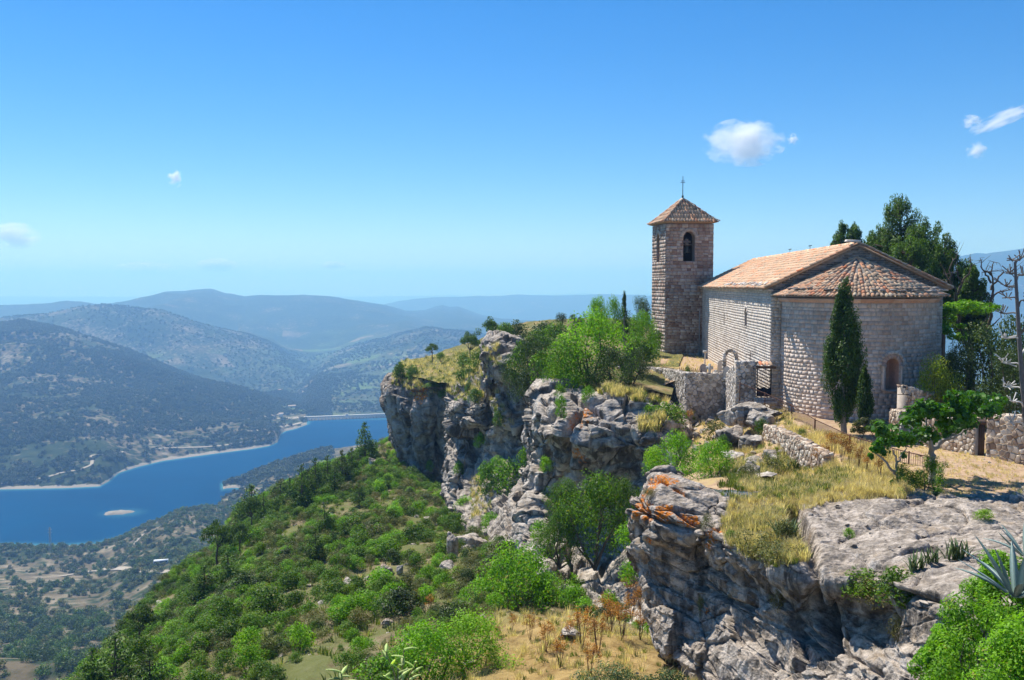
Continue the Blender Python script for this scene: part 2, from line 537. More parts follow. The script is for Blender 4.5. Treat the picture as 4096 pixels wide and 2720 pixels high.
def catmull(pts, n):
    """pts (m,k) -> (n,k) through the points, chord-length spaced"""
    pts = np.asarray(pts, float)
    d = np.linalg.norm(np.diff(pts[:, :3], axis=0), axis=1) ** 0.5 + 1e-6
    s = np.concatenate([[0], np.cumsum(d)]); s /= s[-1]
    t = np.linspace(0, 1, n)
    k = np.clip(np.searchsorted(s, t, side='right') - 1, 0, len(s) - 2)
    h = (s[k + 1] - s[k])[:, None]; x = ((t - s[k])[:, None]) / h
    m = np.gradient(pts, s, axis=0) if len(pts) > 2 else np.repeat((pts[1:] - pts[:1]), 2, 0)
    return ((1 + 2 * x) * (1 - x) ** 2) * pts[k] + x * (1 - x) ** 2 * h * m[k] + x * x * (3 - 2 * x) * pts[k + 1] + x * x * (x - 1) * h * m[k + 1]

def loft_grid(net, nu, nv):
    cols = [catmull([tuple(V3(p)) for p in c], nv) for c in net]       # each (nv,3)
    A = np.stack(cols)                                                 # (nc,nv,3)
    seg = np.linalg.norm(np.diff(A, axis=0), axis=2).mean(1) ** 0.5 + 1e-6
    s = np.concatenate([[0], np.cumsum(seg)]); s /= s[-1]
    t = np.linspace(0, 1, nu)
    k = np.clip(np.searchsorted(s, t, side='right') - 1, 0, len(s) - 2)
    h = (s[k + 1] - s[k])[:, None, None]; x = (t - s[k])[:, None, None] / h
    m = np.gradient(A, s, axis=0) if len(A) > 2 else np.repeat(A[1:] - A[:1], 2, 0)
    return ((1 + 2 * x) * (1 - x) ** 2) * A[k] + x * (1 - x) ** 2 * h * m[k] + x * x * (3 - 2 * x) * A[k + 1] + x * x * (x - 1) * h * m[k + 1]

def grid_normals(G):
    a = np.gradient(G, axis=0); b = np.gradient(G, axis=1)
    n = np.cross(a, b)
    n /= np.linalg.norm(n, axis=2, keepdims=True) + 1e-9
    return n

def grid_faces(nu, nv, flip=False):
    i = np.arange(nu - 1)[:, None] * nv; j = np.arange(nv - 1)[None]
    f = np.stack([i + j, i + nv + j, i + nv + j + 1, i + j + 1], -1).reshape(-1, 4)
    return f[:, ::-1] if flip else f

def rock_disp(p, big=3.2, ab=0.5, block=1.1, abl=0.22, crack=0.16, fine=0.05, strata=0.0, k=0, tilt=(0.0, 0.0)):
    """fractured rock: tilted planar blocks with open joints, beds and fine relief"""
    warp = np.stack([fbm(p / (block * 3.0), 3, k + 50), fbm(p / (block * 3.0) + 31, 3, k + 51), fbm(p / (block * 3.0) + 77, 3, k + 52)], -1) * block * 0.35
    q = p + warp
    q[:, 2] += tilt[0] * q[:, 0] + tilt[1] * q[:, 1]
    d = ab * fbm(p / big, 4, k, 0.5)
    msk = np.clip(0.5 + 1.6 * fbm(p / (block * 2.5), 2, k + 33), 0.1, 1)     # joints fade in and out
    for (fr, am, kk, wd) in ((1.0, 1.0, 5, 0.035), (2.7, 0.26, 8, 0.04)):
        f1, f2, c, off = voronoi(q / np.array([block, block, block * 0.6]) * fr, k + kk, True)
        c2 = np.modf(c * 57.31)[0]; c3 = np.modf(c * 913.7)[0]
        facet = off[:, 0] * (c2 - 0.5) + off[:, 1] * (c3 - 0.5) + off[:, 2] * (np.modf(c * 171.3)[0] - 0.5)
        d += am * abl * ((c - 0.5) * 1.3 + facet * 1.7) - crack * am * msk * np.exp(-((f2 - f1) / wd))
    if strata:
        z = q[:, 2] / (block * 0.55) + 0.35 * fbm(p / 1.7, 3, k + 70)
        s = z - np.floor(z)
        lay = _hash(np.floor(z).astype(np.int64), np.zeros(len(z), np.int64), np.zeros(len(z), np.int64), k + 80) - 0.5
        d += strata * (lay * 1.3 + np.where(s < 0.12, -0.7, 0.25 * (1 - s)))
    d += fine * ridged(p / (block * 0.35), 4, k + 90)
    return d

LICHEN = []       # (point, radius, strength) of the orange lichen, filled below
GROUNDS = []      # (verts, faces) of everything plants can stand on

def loft(name, net, nu, nv, mat, disp=None, flip=False, kind='structure', label=None, attrs=None, grooves=None):
    G = loft_grid(net, nu, nv)
    N = grid_normals(G)
    if flip: N = -N
    p = G.reshape(-1, 3)
    if disp:
        d = disp(p, N.reshape(-1, 3))
        if grooves:
            uu, vv = p[:, 0] / p[:, 1] * FPX + 512, HZ - p[:, 2] / p[:, 1] * FPX
            jit = 2.2 * fbm(p / 1.1, 3, 404)
            for (pl, w, dep) in grooves:
                best = np.full(len(p), 1e9)
                for (x0, y0), (x1, y1) in zip(pl[:-1], pl[1:]):
                    dx, dy = x1 - x0, y1 - y0; L2 = dx * dx + dy * dy
                    t_ = np.clip(((uu - x0) * dx + (vv - y0) * dy) / L2, 0, 1)
                    best = np.minimum(best, np.hypot(uu - x0 - t_ * dx, vv - y0 - t_ * dy))
                d = d - dep * np.clip(.75 + fbm(p / 2.0, 2, 405), .15, 1.3) * np.exp(-((np.abs(best + jit) / w) ** 2))
        p = p + N.reshape(-1, 3) * d[:, None]
    f = grid_faces(nu, nv, flip)
    at = {}
    lic = np.zeros(len(p))
    for (c, r, s) in LICHEN:
        d = np.linalg.norm(p - np.array(c), axis=1) / r
        lic = np.maximum(lic, s * np.clip(1.25 - d, 0, 1))
    at['lichen'] = ('POINT', lic)
    if attrs:
        at.update({k: ('POINT', v(p, N.reshape(-1, 3))) for k, v in attrs.items()})
    me = mesh_np(name, p, f, mat, True, at)
    o = tag(link(name, me), label, None, None, kind)
    GROUNDS.append((p, f, name))
    return o

def mat_rock(name='limestone', pale=(0.47, 0.44, 0.41), mid=(0.28, 0.255, 0.235), dark=(0.095, 0.087, 0.08), warm=(0.42, 0.31, 0.21), darkness=0.5, sc=1.0, bumpd=0.12, crust=0.45):
    t = NT(name)
    p = t.pos()
    n1 = t.noise(p, 0.35 * sc, 6, 0.62)
    n2 = t.noise(p, 2.2 * sc, 8, 0.68)
    n3 = t.noise(p, 11.0 * sc, 6, 0.7)
    stv = t.noise(t.scaled(p, (1.6 * sc, 1.6 * sc, 0.16 * sc)), 1.0, 5, 0.6)
    nz = t.n('SeparateXYZ', {0: t.n('NewGeometry').outputs['Normal']}).outputs[2]
    base = t.ramp(n2, [(0.30, dark), (0.42, mid), (0.56, pale), (0.75, tuple(min(1, c * 1.28) for c in pale))])
    # black run-off streaks live on steep and overhanging faces
    steep = t.ramp(nz, [(0.0, 1.0), (0.45, 0.75), (0.72, 0.0)])
    st = t.math('MULTIPLY', t.ramp(stv, [(0.44 - 0.12 * (darkness - 0.5), 1.0), (0.57, 0.0)]), steep)
    base = t.mix(t.math('MULTIPLY', st, 0.85), base, (0.045, 0.042, 0.04))
    # white fresh limestone patches on steep faces
    wp = t.math('MULTIPLY', t.ramp(n1, [(0.50, 0.0), (0.60, 1.0)]), t.math('MULTIPLY', steep, 0.75))
    base = t.mix(t.math('MULTIPLY', wp, t.math('SUBTRACT', 1.0, st)), base, (0.56, 0.53, 0.50))
    # warm earth and ochre
    wm = t.math('MULTIPLY', t.ramp(t.noise(p, 0.8 * sc, 5, 0.6), [(0.56, 0.0), (0.68, 1.0)]), 0.65)
    base = t.mix(wm, base, warm)
    sp = t.ramp(t.vor(p, 16 * sc), [(0.12, 1.0), (0.26, 0.0)])
    base = t.mix(t.math('MULTIPLY', sp, t.ramp(n3, [(0.45, 0.0), (0.6, 0.75)])), base, (0.07, 0.065, 0.06))
    up = t.ramp(nz, [(0.55, 0.0), (0.85, 1.0)])
    cr = t.math('MULTIPLY', t.math('MULTIPLY', t.ramp(t.noise(p, 1.5 * sc, 8, 0.72), [(0.46, 0.0), (0.60, 1.0)]), up), crust)
    base = t.mix(cr, base, (0.15, 0.128, 0.10))
    lic = t.attr('lichen')
    ln = t.noise(p, 3.4 * sc, 6, 0.65)
    lf = t.math('MULTIPLY', t.ramp(t.math('ADD', t.math('MULTIPLY', lic, 0.56), t.math('MULTIPLY', ln, 0.9)), [(0.72, 0.0), (0.82, 1.0)]), t.ramp(t.noise(p, 7.0 * sc, 4, 0.6), [(0.40, 0.0), (0.50, 1.0)]))
    lcol = t.ramp(n3, [(0.3, (0.28, 0.10, 0.02)), (0.48, (0.60, 0.18, 0.015)), (0.68, (0.74, 0.30, 0.04))])
    base = t.mix(t.math('MULTIPLY', lf, t.math('GREATER_THAN', lic, 0.02)), base, lcol)
    pit = t.vor(t.scaled(p, (1, 1, 1.6)), 5.0 * sc)
    n4 = t.noise(p, 38.0 * sc, 4, 0.7)
    base = t.mix(t.math('MULTIPLY', t.ramp(n4, [(0.36, 1.0), (0.5, 0.0)]), 0.55), base, dark)
    h = t.math('ADD', t.math('MULTIPLY_ADD', n4, 0.22, n2), t.math('ADD', t.math('MULTIPLY', n3, 0.45), t.math('MULTIPLY', pit, 0.5)))
    return t.finish(base, 0.95, t.bump(h, 0.9, bumpd), spec=0.12)

def mat_soil(name, a, b, c, g, gfac=0.5, sc=1.0, bd=0.06):
    """earth a/b/c with green low growth g"""
    t = NT(name)
    p = t.pos()
    n1 = t.noise(p, 0.28 * sc, 5, 0.6)
    n2 = t.noise(p, 1.6 * sc, 8, 0.7)
    n3 = t.noise(p, 14.0 * sc, 5, 0.7)
    col = t.ramp(t.math('ADD', t.math('MULTIPLY', n2, 0.7), t.math('MULTIPLY', n3, 0.3)), [(0.36, a), (0.5, b), (0.64, c)])
    gr = t.ramp(t.math('ADD', t.math('MULTIPLY', n1, 0.6), t.math('MULTIPLY', n2, 0.4)), [(0.62 - 0.3 * gfac, 0.0), (0.72 - 0.3 * gfac, 1.0)])
    col = t.mix(t.math('MULTIPLY', gr, 0.8), col, g)
    straw = t.ramp(n2, [(0.35, (0.24, 0.155, 0.06)), (0.6, (0.46, 0.32, 0.13))])
    col = t.mix(t.attr('straw'), col, straw)
    return t.finish(col, 1.0, t.bump(t.math('ADD', n2, t.math('MULTIPLY', n3, 0.5)), 0.9, bd), spec=0.05)

M_ROCK = mat_rock('limestone', (0.60, 0.53, 0.45), (0.37, 0.32, 0.265), (0.10, 0.09, 0.08), (0.42, 0.31, 0.21), sc=0.8)
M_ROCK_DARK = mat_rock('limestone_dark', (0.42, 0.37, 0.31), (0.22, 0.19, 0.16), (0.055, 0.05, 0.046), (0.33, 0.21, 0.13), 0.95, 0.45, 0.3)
M_ROCK_FAR = mat_rock('limestone_stained', (0.60, 0.53, 0.45), (0.34, 0.295, 0.25), (0.09, 0.08, 0.075), (0.42, 0.30, 0.19), 0.75, 0.5, 0.3)
M_ROCK_NEAR = mat_rock('limestone_near', (0.56, 0.48, 0.40), (0.31, 0.26, 0.21), (0.075, 0.066, 0.058), (0.40, 0.30, 0.20), 0.62, 1.5, 0.085, 0.6)
M_SLOPE = mat_soil('slope_soil', (0.12, 0.10, 0.05), (0.24, 0.19, 0.11), (0.42, 0.34, 0.24), (0.13, 0.155, 0.045), 0.6, 0.8, 0.2)
M_YARD = mat_soil('yard_soil', (0.26, 0.17, 0.10), (0.42, 0.29, 0.19), (0.52, 0.40, 0.29), (0.40, 0.30, 0.12), 0.42, 1.3, 0.03)
M_STRAW = mat_soil('straw_ground', (0.20, 0.14, 0.07), (0.33, 0.24, 0.12), (0.46, 0.38, 0.26), (0.10, 0.12, 0.035), 0.75, 1.3, 0.08)

# -- the green hillside below the cliffs
def tail(c, steps):
    c = [V3(p) for p in c]
    q = c[-1]
    for d in steps:
        q = q + Vector(d); c.append(q)
    return c
EDGE = [(-3, 9, -5), (-8, 16, -16), (-20, 40, -60)]
slope_cols = [
    [(980, 860, 17), (880, 760, 21), (780, 700, 26), (700, 660, 36), (640, 625, 48), (560, 580, 68), (500, 545, 92), (460, 510, 122), (430, 480, 150), (425, 455, 170)],
    [(760, 790, 20), (690, 700, 25), (650, 655, 31), (610, 625, 42), (560, 590, 55), (510, 555, 72), (470, 525, 95), (435, 495, 125), (420, 470, 150), (410, 445, 170)],
    [(620, 770, 21), (590, 690, 27), (560, 640, 33.5), (530, 603, 45), (485, 577, 58), (452, 548, 73), (428, 510, 102), (408, 472, 134), (398, 438, 160)],
    [(480, 770, 21), (470, 700, 28), (450, 640, 39), (420, 590, 55), (395, 550, 73), (385, 510, 98), (378, 480, 125), (372, 452, 152)],
    [(340, 770, 22), (335, 700, 30), (325, 640, 42), (315, 590, 60), (315, 545, 80), (320, 510, 105), (325, 485, 128), (330, 468, 147)],
    [(220, 770, 25), (215, 720, 32), (215, 670, 42), (215, 620, 58), (225, 580, 78), (240, 545, 98), (250, 520, 118), (258, 503, 132)],
    [(120, 775, 30), (120, 740, 36), (125, 705, 44), (140, 670, 56), (160, 635, 72), (180, 600, 90), (195, 575, 103), (208, 553, 114)],
    [(50, 790, 34), (52, 762, 40), (58, 738, 46), (72, 708, 56), (100, 670, 70), (130, 634, 85), (152, 604, 96), (170, 580, 104)],
]
slope_net = [tail(c, EDGE) for c in slope_cols]
last = [V3(p) for p in slope_net[-1]]
slope_net.append([p + Vector((-7, 3, -9)) for p in last])
slope_net.append([p + Vector((-20, 10, -34)) for p in last])
slope_net.append([p + Vector((-70, 40, -110)) for p in last])
def slope_disp(p, n):
    d = 0.9 * fbm(p / 9.0, 4, 21) + 0.28 * fbm(p / 1.6, 3, 22)
    f1, f2, c = voronoi(p / 6.0, 33)
    return d + 0.9 * (c > 0.86) * np.clip(0.45 - f1, 0, 1)
loft('hillside', slope_net, 560, 420, M_SLOPE, slope_disp, flip=False, label='steep scrubby hillside falling from the cliffs to the lake', attrs={'straw': lambda p, n: np.clip(1.35 - np.hypot((p[:, 0] - P(565, 650, 31).x) / 5.2, (p[:, 1] - 31) / 11.0) + 0.35 * fbm(p / 2.0, 3, 99), 0, 1)})

# -- top of the promontory
plat_cols = [
    [(391, 376, 139), (396, 369, 142), (401, 362.5, 150), (400, 362, 158)],
    [(420, 378, 131), (426, 367, 142), (432, 356.5, 160), (432, 356.3, 172)],
    [(450, 384, 120), (455, 366, 133), (452, 350, 160), (452, 350, 174)],
    [(478, 382, 110), (479, 360, 125), (470, 345, 160), (470, 345, 176)],
    [(500, 366, 100), (503, 348, 112), (495, 335, 138), (495, 335, 156)],
    [(540, 384, 73), (540, 356, 90), (541, 324, 128), (541, 324, 146)],
    [(578, 389, 62.5), (590, 364, 78), (583, 322, 128), (583, 322, 146)],
    [(625, 388, 62), (640, 366, 76), (640, 324, 124), (640, 326, 146)],
    [(672, 394, 63), (680, 364, 76), (690, 345, 112), (690, 345, 140)],
]
plat_net = [tail(c, [(-1, 14, -4), (-4, 40, -40)]) for c in plat_cols]
loft('promontory_ground', plat_net, 260, 160, M_STRAW, lambda p, n: 0.35 * fbm(p / 5, 4, 61) + 0.35 * np.clip(fbm(p / 2.2, 3, 62), 0, 1), flip=False, label='dry grassy top of the rocky promontory')

garden_net = [
    [(655, 388, 66), (660, 366, 74), (662, 352, 90), (665, 340, 118)],
    [(690, 378, 64.5), (694, 364, 76), (700, 353, 90), (705, 340, 118)],
    [(744, 383, 61.0), (738, 370, 71), (728, 352, 90), (728, 340, 118)],
    [(782, 398, 53.5), (765, 370, 71), (750, 352, 90), (750, 340, 118)],
]
loft('garden_ground', [[V3(p) for p in c] for c in garden_net], 110, 90, M_YARD, lambda p, n: 0.08 * fbm(p / 1.5, 3, 41), label='dry mown grass of the graveyard terrace beside the tower')

# -- cliffs
big_net = [
    [(545, 379, 92), (538, 400, 88), (535, 430, 86), (536, 450, 84), (530, 500, 78), (527, 535, 72), (526, 565, 66)],
    [(549, 379, 68), (539, 390, 63), (533, 405, 61.5), (531.5, 428, 61), (536, 447, 61.5), (530, 500, 60.5), (526, 534, 58), (528, 572, 54)],
    [(558, 384, 63), (552, 396, 59.5), (547, 415, 58), (548, 435, 57.5), (552, 462, 60), (547, 500, 60.5), (544, 535, 57), (548, 590, 49)],
    [(578, 387, 62.5), (576, 397, 59), (574, 418, 57), (574, 442, 56.3), (570, 474, 59), (566, 512, 61), (563, 560, 56), (572, 612, 46)],
    [(600, 386, 62), (602, 398, 58), (602, 420, 56.5), (603, 445, 55.5), (603, 471, 57.5), (598, 510, 60), (597, 560, 56), (602, 618, 45)],
    [(628, 387, 62), (630, 398, 58.5), (631, 420, 56.5), (632, 445, 55), (632, 473, 56), (626, 510, 58), (623, 560, 53), (630, 628, 42.5)],
    [(652, 393, 61.5), (656, 402, 59), (658, 424, 56), (658, 450, 54), (654, 482, 54), (650, 520, 54), (652, 570, 49), (664, 640, 40)],
    [(676, 402, 62), (680, 416, 60), (681, 440, 56), (680, 470, 53), (680, 500, 50), (680, 540, 46), (684, 590, 42), (700, 650, 36)],
    [(700, 404, 66), (704, 420, 64), (706, 445, 62), (706, 475, 60), (706, 520, 55), (706, 560, 50), (710, 600, 46), (715, 650, 42)],
]
mid_net = [
    [(455, 378, 134), (452, 405, 134), (450, 430, 132), (449, 470, 128), (453, 500, 116), (455, 530, 102), (455, 562, 86)],
    [(463, 386, 114), (456, 400, 109.5), (454, 412, 108), (455, 425, 108), (461, 437, 112), (454, 460, 108), (452, 480, 105), (455, 512, 96), (457, 567, 80)],
    [(474, 376, 110), (472, 396, 105), (470, 408, 103), (470, 424, 103), (477, 438, 110), (470, 458, 108), (466, 480, 104), (469, 514, 92), (475, 566, 76)],
    [(486, 366, 108), (481, 384, 103.5), (480, 400, 102), (484, 414, 102), (490, 430, 106), (490, 450, 106), (487, 475, 101), (490, 515, 88), (498, 566, 71)],
    [(493, 330, 112), (486, 338, 104), (485, 352, 101), (492, 370, 98.5), (496, 388, 100), (500, 405, 98), (505, 424, 97), (506, 440, 99), (510, 480, 92), (513, 520, 80), (518, 570, 65)],
    [(508, 331, 112), (506, 340, 101), (506, 352, 98), (507, 370, 96), (508, 392, 98.5), (513, 410, 97), (517, 425, 95), (520, 445, 97), (522, 480, 90), (525, 525, 74), (531, 580, 59)],
    [(526, 337, 112), (526, 345, 102), (528, 360, 98), (524, 380, 95), (528, 410, 93.5), (532, 440, 94), (533, 480, 88), (535, 520, 78), (540, 575, 64)],
    [(545, 345, 118), (552, 380, 114), (553, 430, 110), (553, 500, 100), (556, 560, 84)],
]
far_net = [
    [(396, 372, 176), (393, 400, 176), (395, 430, 175), (402, 470, 172), (408, 500, 168)],
    [(395, 374, 146), (389, 379, 141), (386.5, 388, 139), (388, 405, 138.5), (391, 430, 138.5), (399, 455, 138.5), (406, 474, 138), (410, 502, 134)],
    [(406, 370, 142), (403, 380, 136), (401, 395, 134.5), (402, 415, 134), (405, 445, 134.5), (409, 470, 134), (414, 500, 129)],
    [(420, 375, 137), (423, 384, 132), (424, 400, 130), (424, 425, 130), (424, 455, 131.5), (426, 485, 132), (430, 510, 125)],
    [(440, 378, 133), (446, 386, 129), (448, 400, 128), (449, 420, 129), (447, 450, 132), (443, 480, 133), (446, 512, 122)],
    [(456, 382, 128), (463, 396, 129), (464, 430, 132), (460, 470, 134), (460, 518, 118)],
    [(472, 380, 140), (478, 400, 142), (478, 430, 144), (478, 470, 142), (476, 520, 122)],
]
def disp_big(p, n):
    return rock_disp(p, 4.0, 0.75, 2.3, 0.5, 0.38, 0.05, 0.06, 1, (0.10, 0.0))
def disp_mid(p, n):
    return rock_disp(p, 6.0, 1.3, 3.2, 0.75, 0.55, 0.14, 0.22, 2)
def disp_far(p, n):
    d = rock_disp(p, 8.0, 1.2, 4.0, 0.5, 0.4, 0.15, 0.12, 3)
    q = p * np.array([1, 1, 0.12])
    return d + 0.9 * fbm(q / 3.2, 4, 44)
LICHEN += [(P(582, 412, 57), 1.3, 0.7), (P(578, 430, 57), 1.2, 0.6), (P(577, 455, 57), 1.3, 0.6), (P(560, 428, 57), 0.7, 0.6), (P(420, 395, 130), 2.2, 0.8), (P(417, 408, 131), 1.6, 0.6), (P(594, 443, 57), 0.8, 0.5)]
loft('cliff', big_net, 420, 420, M_ROCK, disp_big, flip=True, grooves=[([(575, 398), (590, 407), (610, 424), (624, 418), (628, 402)], 1.8, .7), ([(588, 424), (612, 432), (640, 447), (662, 456)], 1.5, .5), ([(580, 412), (570, 430), (567, 450), (569, 476)], 3, .9), ([(540, 402), (556, 398), (560, 408), (545, 424)], 2, .8), ([(605, 470), (640, 445), (655, 430)], 1.4, .4), ([(590, 405), (602, 418), (598, 428)], 1.4, .4), ([(545, 440), (553, 470), (548, 500)], 3, .7), ([(575, 500), (570, 560), (580, 600)], 4, 1.0), ([(610, 520), (606, 570)], 3, .8)], label='big pale grey limestone cliff under the graveyard wall')
loft('cliff', mid_net, 380, 420, M_ROCK_FAR, disp_mid, flip=True, grooves=[([(478, 405), (482, 385), (490, 372)], 2, 1.0), ([(492, 380), (493, 410), (496, 428)], 1.6, .9), ([(516, 398), (522, 430), (530, 470)], 3, 1.6), ([(456, 415), (475, 418), (492, 414)], 2, 1.0), ([(500, 405), (515, 412), (525, 405)], 1.6, .7), ([(470, 440), (476, 460), (466, 490)], 3, 1.2), ([(503, 448), (495, 470), (500, 500)], 3, 1.2), ([(488, 350), (500, 360), (515, 352)], 1.5, .6)], label='stained limestone buttress with ledges and an outcrop on top')
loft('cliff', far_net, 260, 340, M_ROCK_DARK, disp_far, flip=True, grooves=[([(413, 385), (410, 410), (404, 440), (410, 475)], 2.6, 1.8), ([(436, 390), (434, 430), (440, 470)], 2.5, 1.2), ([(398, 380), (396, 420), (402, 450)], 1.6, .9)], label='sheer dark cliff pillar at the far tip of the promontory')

# -- foreground rock
LICHEN[:] = []
for (u, v, Y, r, s) in [(658, 478, 31.3, 0.55, 1.15), (668, 483, 31.0, 0.45, 1.0), (650, 490, 31, 0.6, .8), (640, 505, 31, 0.55, 1.1), (632, 508, 31.3, 0.45, 1.0), (648, 512, 30.2, 0.5, 1.0), (665, 513, 29.5, 0.42, 1.2), (684, 500, 30.3, 0.4, .8), (690, 519, 29, 0.38, 1.2), (682, 517, 29.2, 0.3, 1.1), (715, 536, 28, 0.38, 1.1), (709, 545, 28, 0.3, 0.8), (678, 494, 30.4, 0.35, 0.9), (648, 540, 29.9, 0.3, 0.6), (930, 640, 18.6, 0.5, 0.4), (880, 590, 21.8, 0.3, 0.5), (705, 610, 28.6, 0.3, 0.5), (700, 487, 30.6, .4, .5)]:
    LICHEN.append((P(u, v, Y), r, s))
fore_net = [
    [(676, 468, 38), (672, 476, 38), (668, 500, 38), (668, 530, 38), (675, 570, 37), (690, 620, 35), (700, 680, 32), (705, 760, 28)],
    [(661, 470, 34), (650, 475, 33), (640, 487, 32.3), (630, 504, 32), (626.5, 522, 32), (634, 545, 32), (640, 570, 32), (645, 610, 31.5), (656, 640, 31), (682, 667, 29.5), (692, 730, 27)],
    [(676, 471, 33), (665, 477, 31.6), (657, 492, 30.7), (651, 508, 30), (649, 525, 29.8), (653, 550, 30.4), (658, 580, 30.4), (664, 615, 29.8), (676, 645, 28.7), (704, 674, 27), (714, 740, 25)],
    [(700, 481, 31.6), (698, 488, 30.4), (697, 503, 29.6), (697, 518, 28.9), (699, 535, 28.6), (702, 562, 29.3), (708, 592, 28.9), (718, 625, 27.9), (737, 660, 26.2), (754, 740, 24)],
    [(742, 492, 30.5), (738, 506, 29.2), (733, 525, 28), (728, 543, 27), (728, 556, 27), (734, 575, 27.8), (746, 605, 27.2), (766, 640, 25.7), (790, 680, 23.9), (805, 750, 22)],
    [(772, 490, 31.5), (772, 515, 28.3), (770, 545, 25.7), (766, 558, 25), (765, 572, 25), (770, 592, 26), (786, 625, 25.2), (808, 660, 23.6), (832, 690, 22), (846, 760, 20)],
    [(800, 487, 33), (806, 515, 28), (806, 545, 25), (806, 565, 23.9), (808, 582, 23.7), (816, 605, 24.4), (832, 640, 23.2), (856, 670, 21.8), (876, 700, 20.5), (890, 770, 18.5)],
    [(840, 486, 32.5), (842, 508, 29), (848, 535, 26), (854, 560, 23.8), (860, 582, 22.5), (868, 606, 22.9), (884, 640, 21.8), (902, 676, 20.2), (915, 710, 19), (925, 780, 17)],
    [(880, 490, 31.5), (886, 512, 28), (893, 540, 24.8), (903, 566, 22), (914, 590, 20.2), (921, 606, 19.7), (925, 640, 20), (935, 680, 18.6), (945, 720, 17.4), (955, 790, 15.5)],
    [(930, 492, 31), (934, 512, 28), (942, 538, 24.6), (950, 562, 21.6), (956, 590, 19.0), (961, 615, 17.4), (963, 645, 17.0), (968, 690, 16), (974, 740, 15), (985, 810, 13.5)],
    [(980, 490, 31), (986, 508, 28), (994, 530, 24.8), (1002, 556, 21.4), (1010, 585, 18.2), (1018, 620, 15.6), (1022, 660, 14.2), (1028, 720, 13), (1035, 800, 11.8)],
    [(1060, 490, 31), (1075, 515, 27), (1088, 545, 22), (1105, 585, 17.8), (1120, 630, 14.8), (1132, 690, 12.6), (1145, 800, 10.5)],
    [(1300, 492, 31), (1340, 540, 22.5), (1380, 600, 16.5), (1420, 680, 12), (1470, 820, 9)],
]
def disp_fore(p, n):
    up = np.clip((n[:, 2] - 0.55) / 0.35, 0, 1)
    d = rock_disp(p, 2.6, 0.30, 1.45, 0.30, 0.22, 0.06, 0.06, 5, (0.28, 0.0))
    f1, f2, c, off = voronoi((p + 0.5 * fbm(p / 1.5, 2, 25)[:, None]) / np.array([2.3, 2.3, 1.4]), 26, True)
    tilt = off[:, 0] * (np.modf(c * 57.3)[0] - .5) + off[:, 1] * (np.modf(c * 913.7)[0] - .5)
    d2 = 0.30 * fbm(p / 2.6, 4, 6) + 0.35 * tilt + 0.16 * (c - .5) + 0.085 * fbm(p / 0.4, 4, 7) + 0.075 * ridged(p / np.array([1.1, .7, .5]), 4, 17) - 0.16 * np.exp(-((f2 - f1) / 0.03)) - 0.12 * np.clip(fbm(p / .55, 2, 27) - .35, 0, 1)
    return d * (1 - up) + (d2 - 0.02) * up
fore_rock = loft('rock_outcrop', fore_net, 900, 680, M_ROCK_NEAR, disp_fore, flip=True, grooves=[([(796, 512), (806, 532), (815, 550), (819, 575), (824, 608), (838, 634), (842, 660)], 6, 2.3), ([(698, 534), (704, 565), (703, 590)], 4, 0.6), ([(654, 480), (672, 492), (700, 505), (735, 512)], 1.6, 0.25), ([(630, 508), (650, 520), (680, 530), (700, 536)], 2.0, 0.35), ([(650, 560), (700, 590), (760, 615), (820, 650), (870, 690)], 3, 0.35), ([(640, 540), (690, 565), (740, 585)], 2.0, 0.25), ([(770, 600), (800, 625), (850, 660), (900, 690)], 2.5, 0.3), ([(850, 520), (880, 528), (905, 530), (930, 540), (960, 533)], 2.0, 0.15), ([(846, 545), (880, 528), (930, 505)], 2.5, 0.18), ([(870, 583), (905, 600), (950, 604)], 4, 0.5), ([(860, 625), (890, 618), (925, 650)], 3.5, 0.5), ([(905, 600), (908, 640)], 2, 0.3)], label='layered grey foreground rock with orange lichen on its left end')
LICHEN[:] = []

# -- yard, saddle and path ground
yard_net = [
    [(668, 480, 43), (680, 462, 50), (690, 440, 58), (690, 420, 65)],
    [(700, 486, 36), (708, 464, 44), (716, 442, 52), (706, 423, 62)],
    [(742, 492, 32.5), (750, 474, 38), (750, 455, 44), (742, 436, 51), (735, 412, 62)],
    [(780, 494, 32), (794, 478, 38.8), (794, 474, 40.3), (796, 434, 44.6), (785, 413, 51), (768, 397, 60)],
    [(838, 496, 31), (842, 468, 36.8), (842, 445, 41.5), (836, 424, 48), (812, 404, 58)],
    [(900, 498, 30.3), (900, 474, 34.6), (900, 448, 40.5), (900, 424, 47.5), (895, 408, 56)],
    [(980, 499, 30), (975, 476, 34), (970, 456, 38), (965, 437, 43), (962, 420, 54)],
    [(1060, 499, 30), (1050, 474, 34.5), (1040, 452, 39), (1040, 432, 45), (1040, 415, 58)],
    [(1300, 499, 30), (1300, 474, 35), (1300, 452, 39), (1300, 432, 45), (1290, 412, 60)],
]
def yard_path(p, n):
    return np.clip(1 - np.abs(fbm(p / 2.5, 2, 8)) * 2, 0, 1)
loft('yard_ground', yard_net, 330, 150, M_YARD, lambda p, n: 0.10 * fbm(p / 2.2, 4, 71) + 0.03 * fbm(p / 0.5, 2, 72), flip=False, label='dry sandy yard and path round the apse')

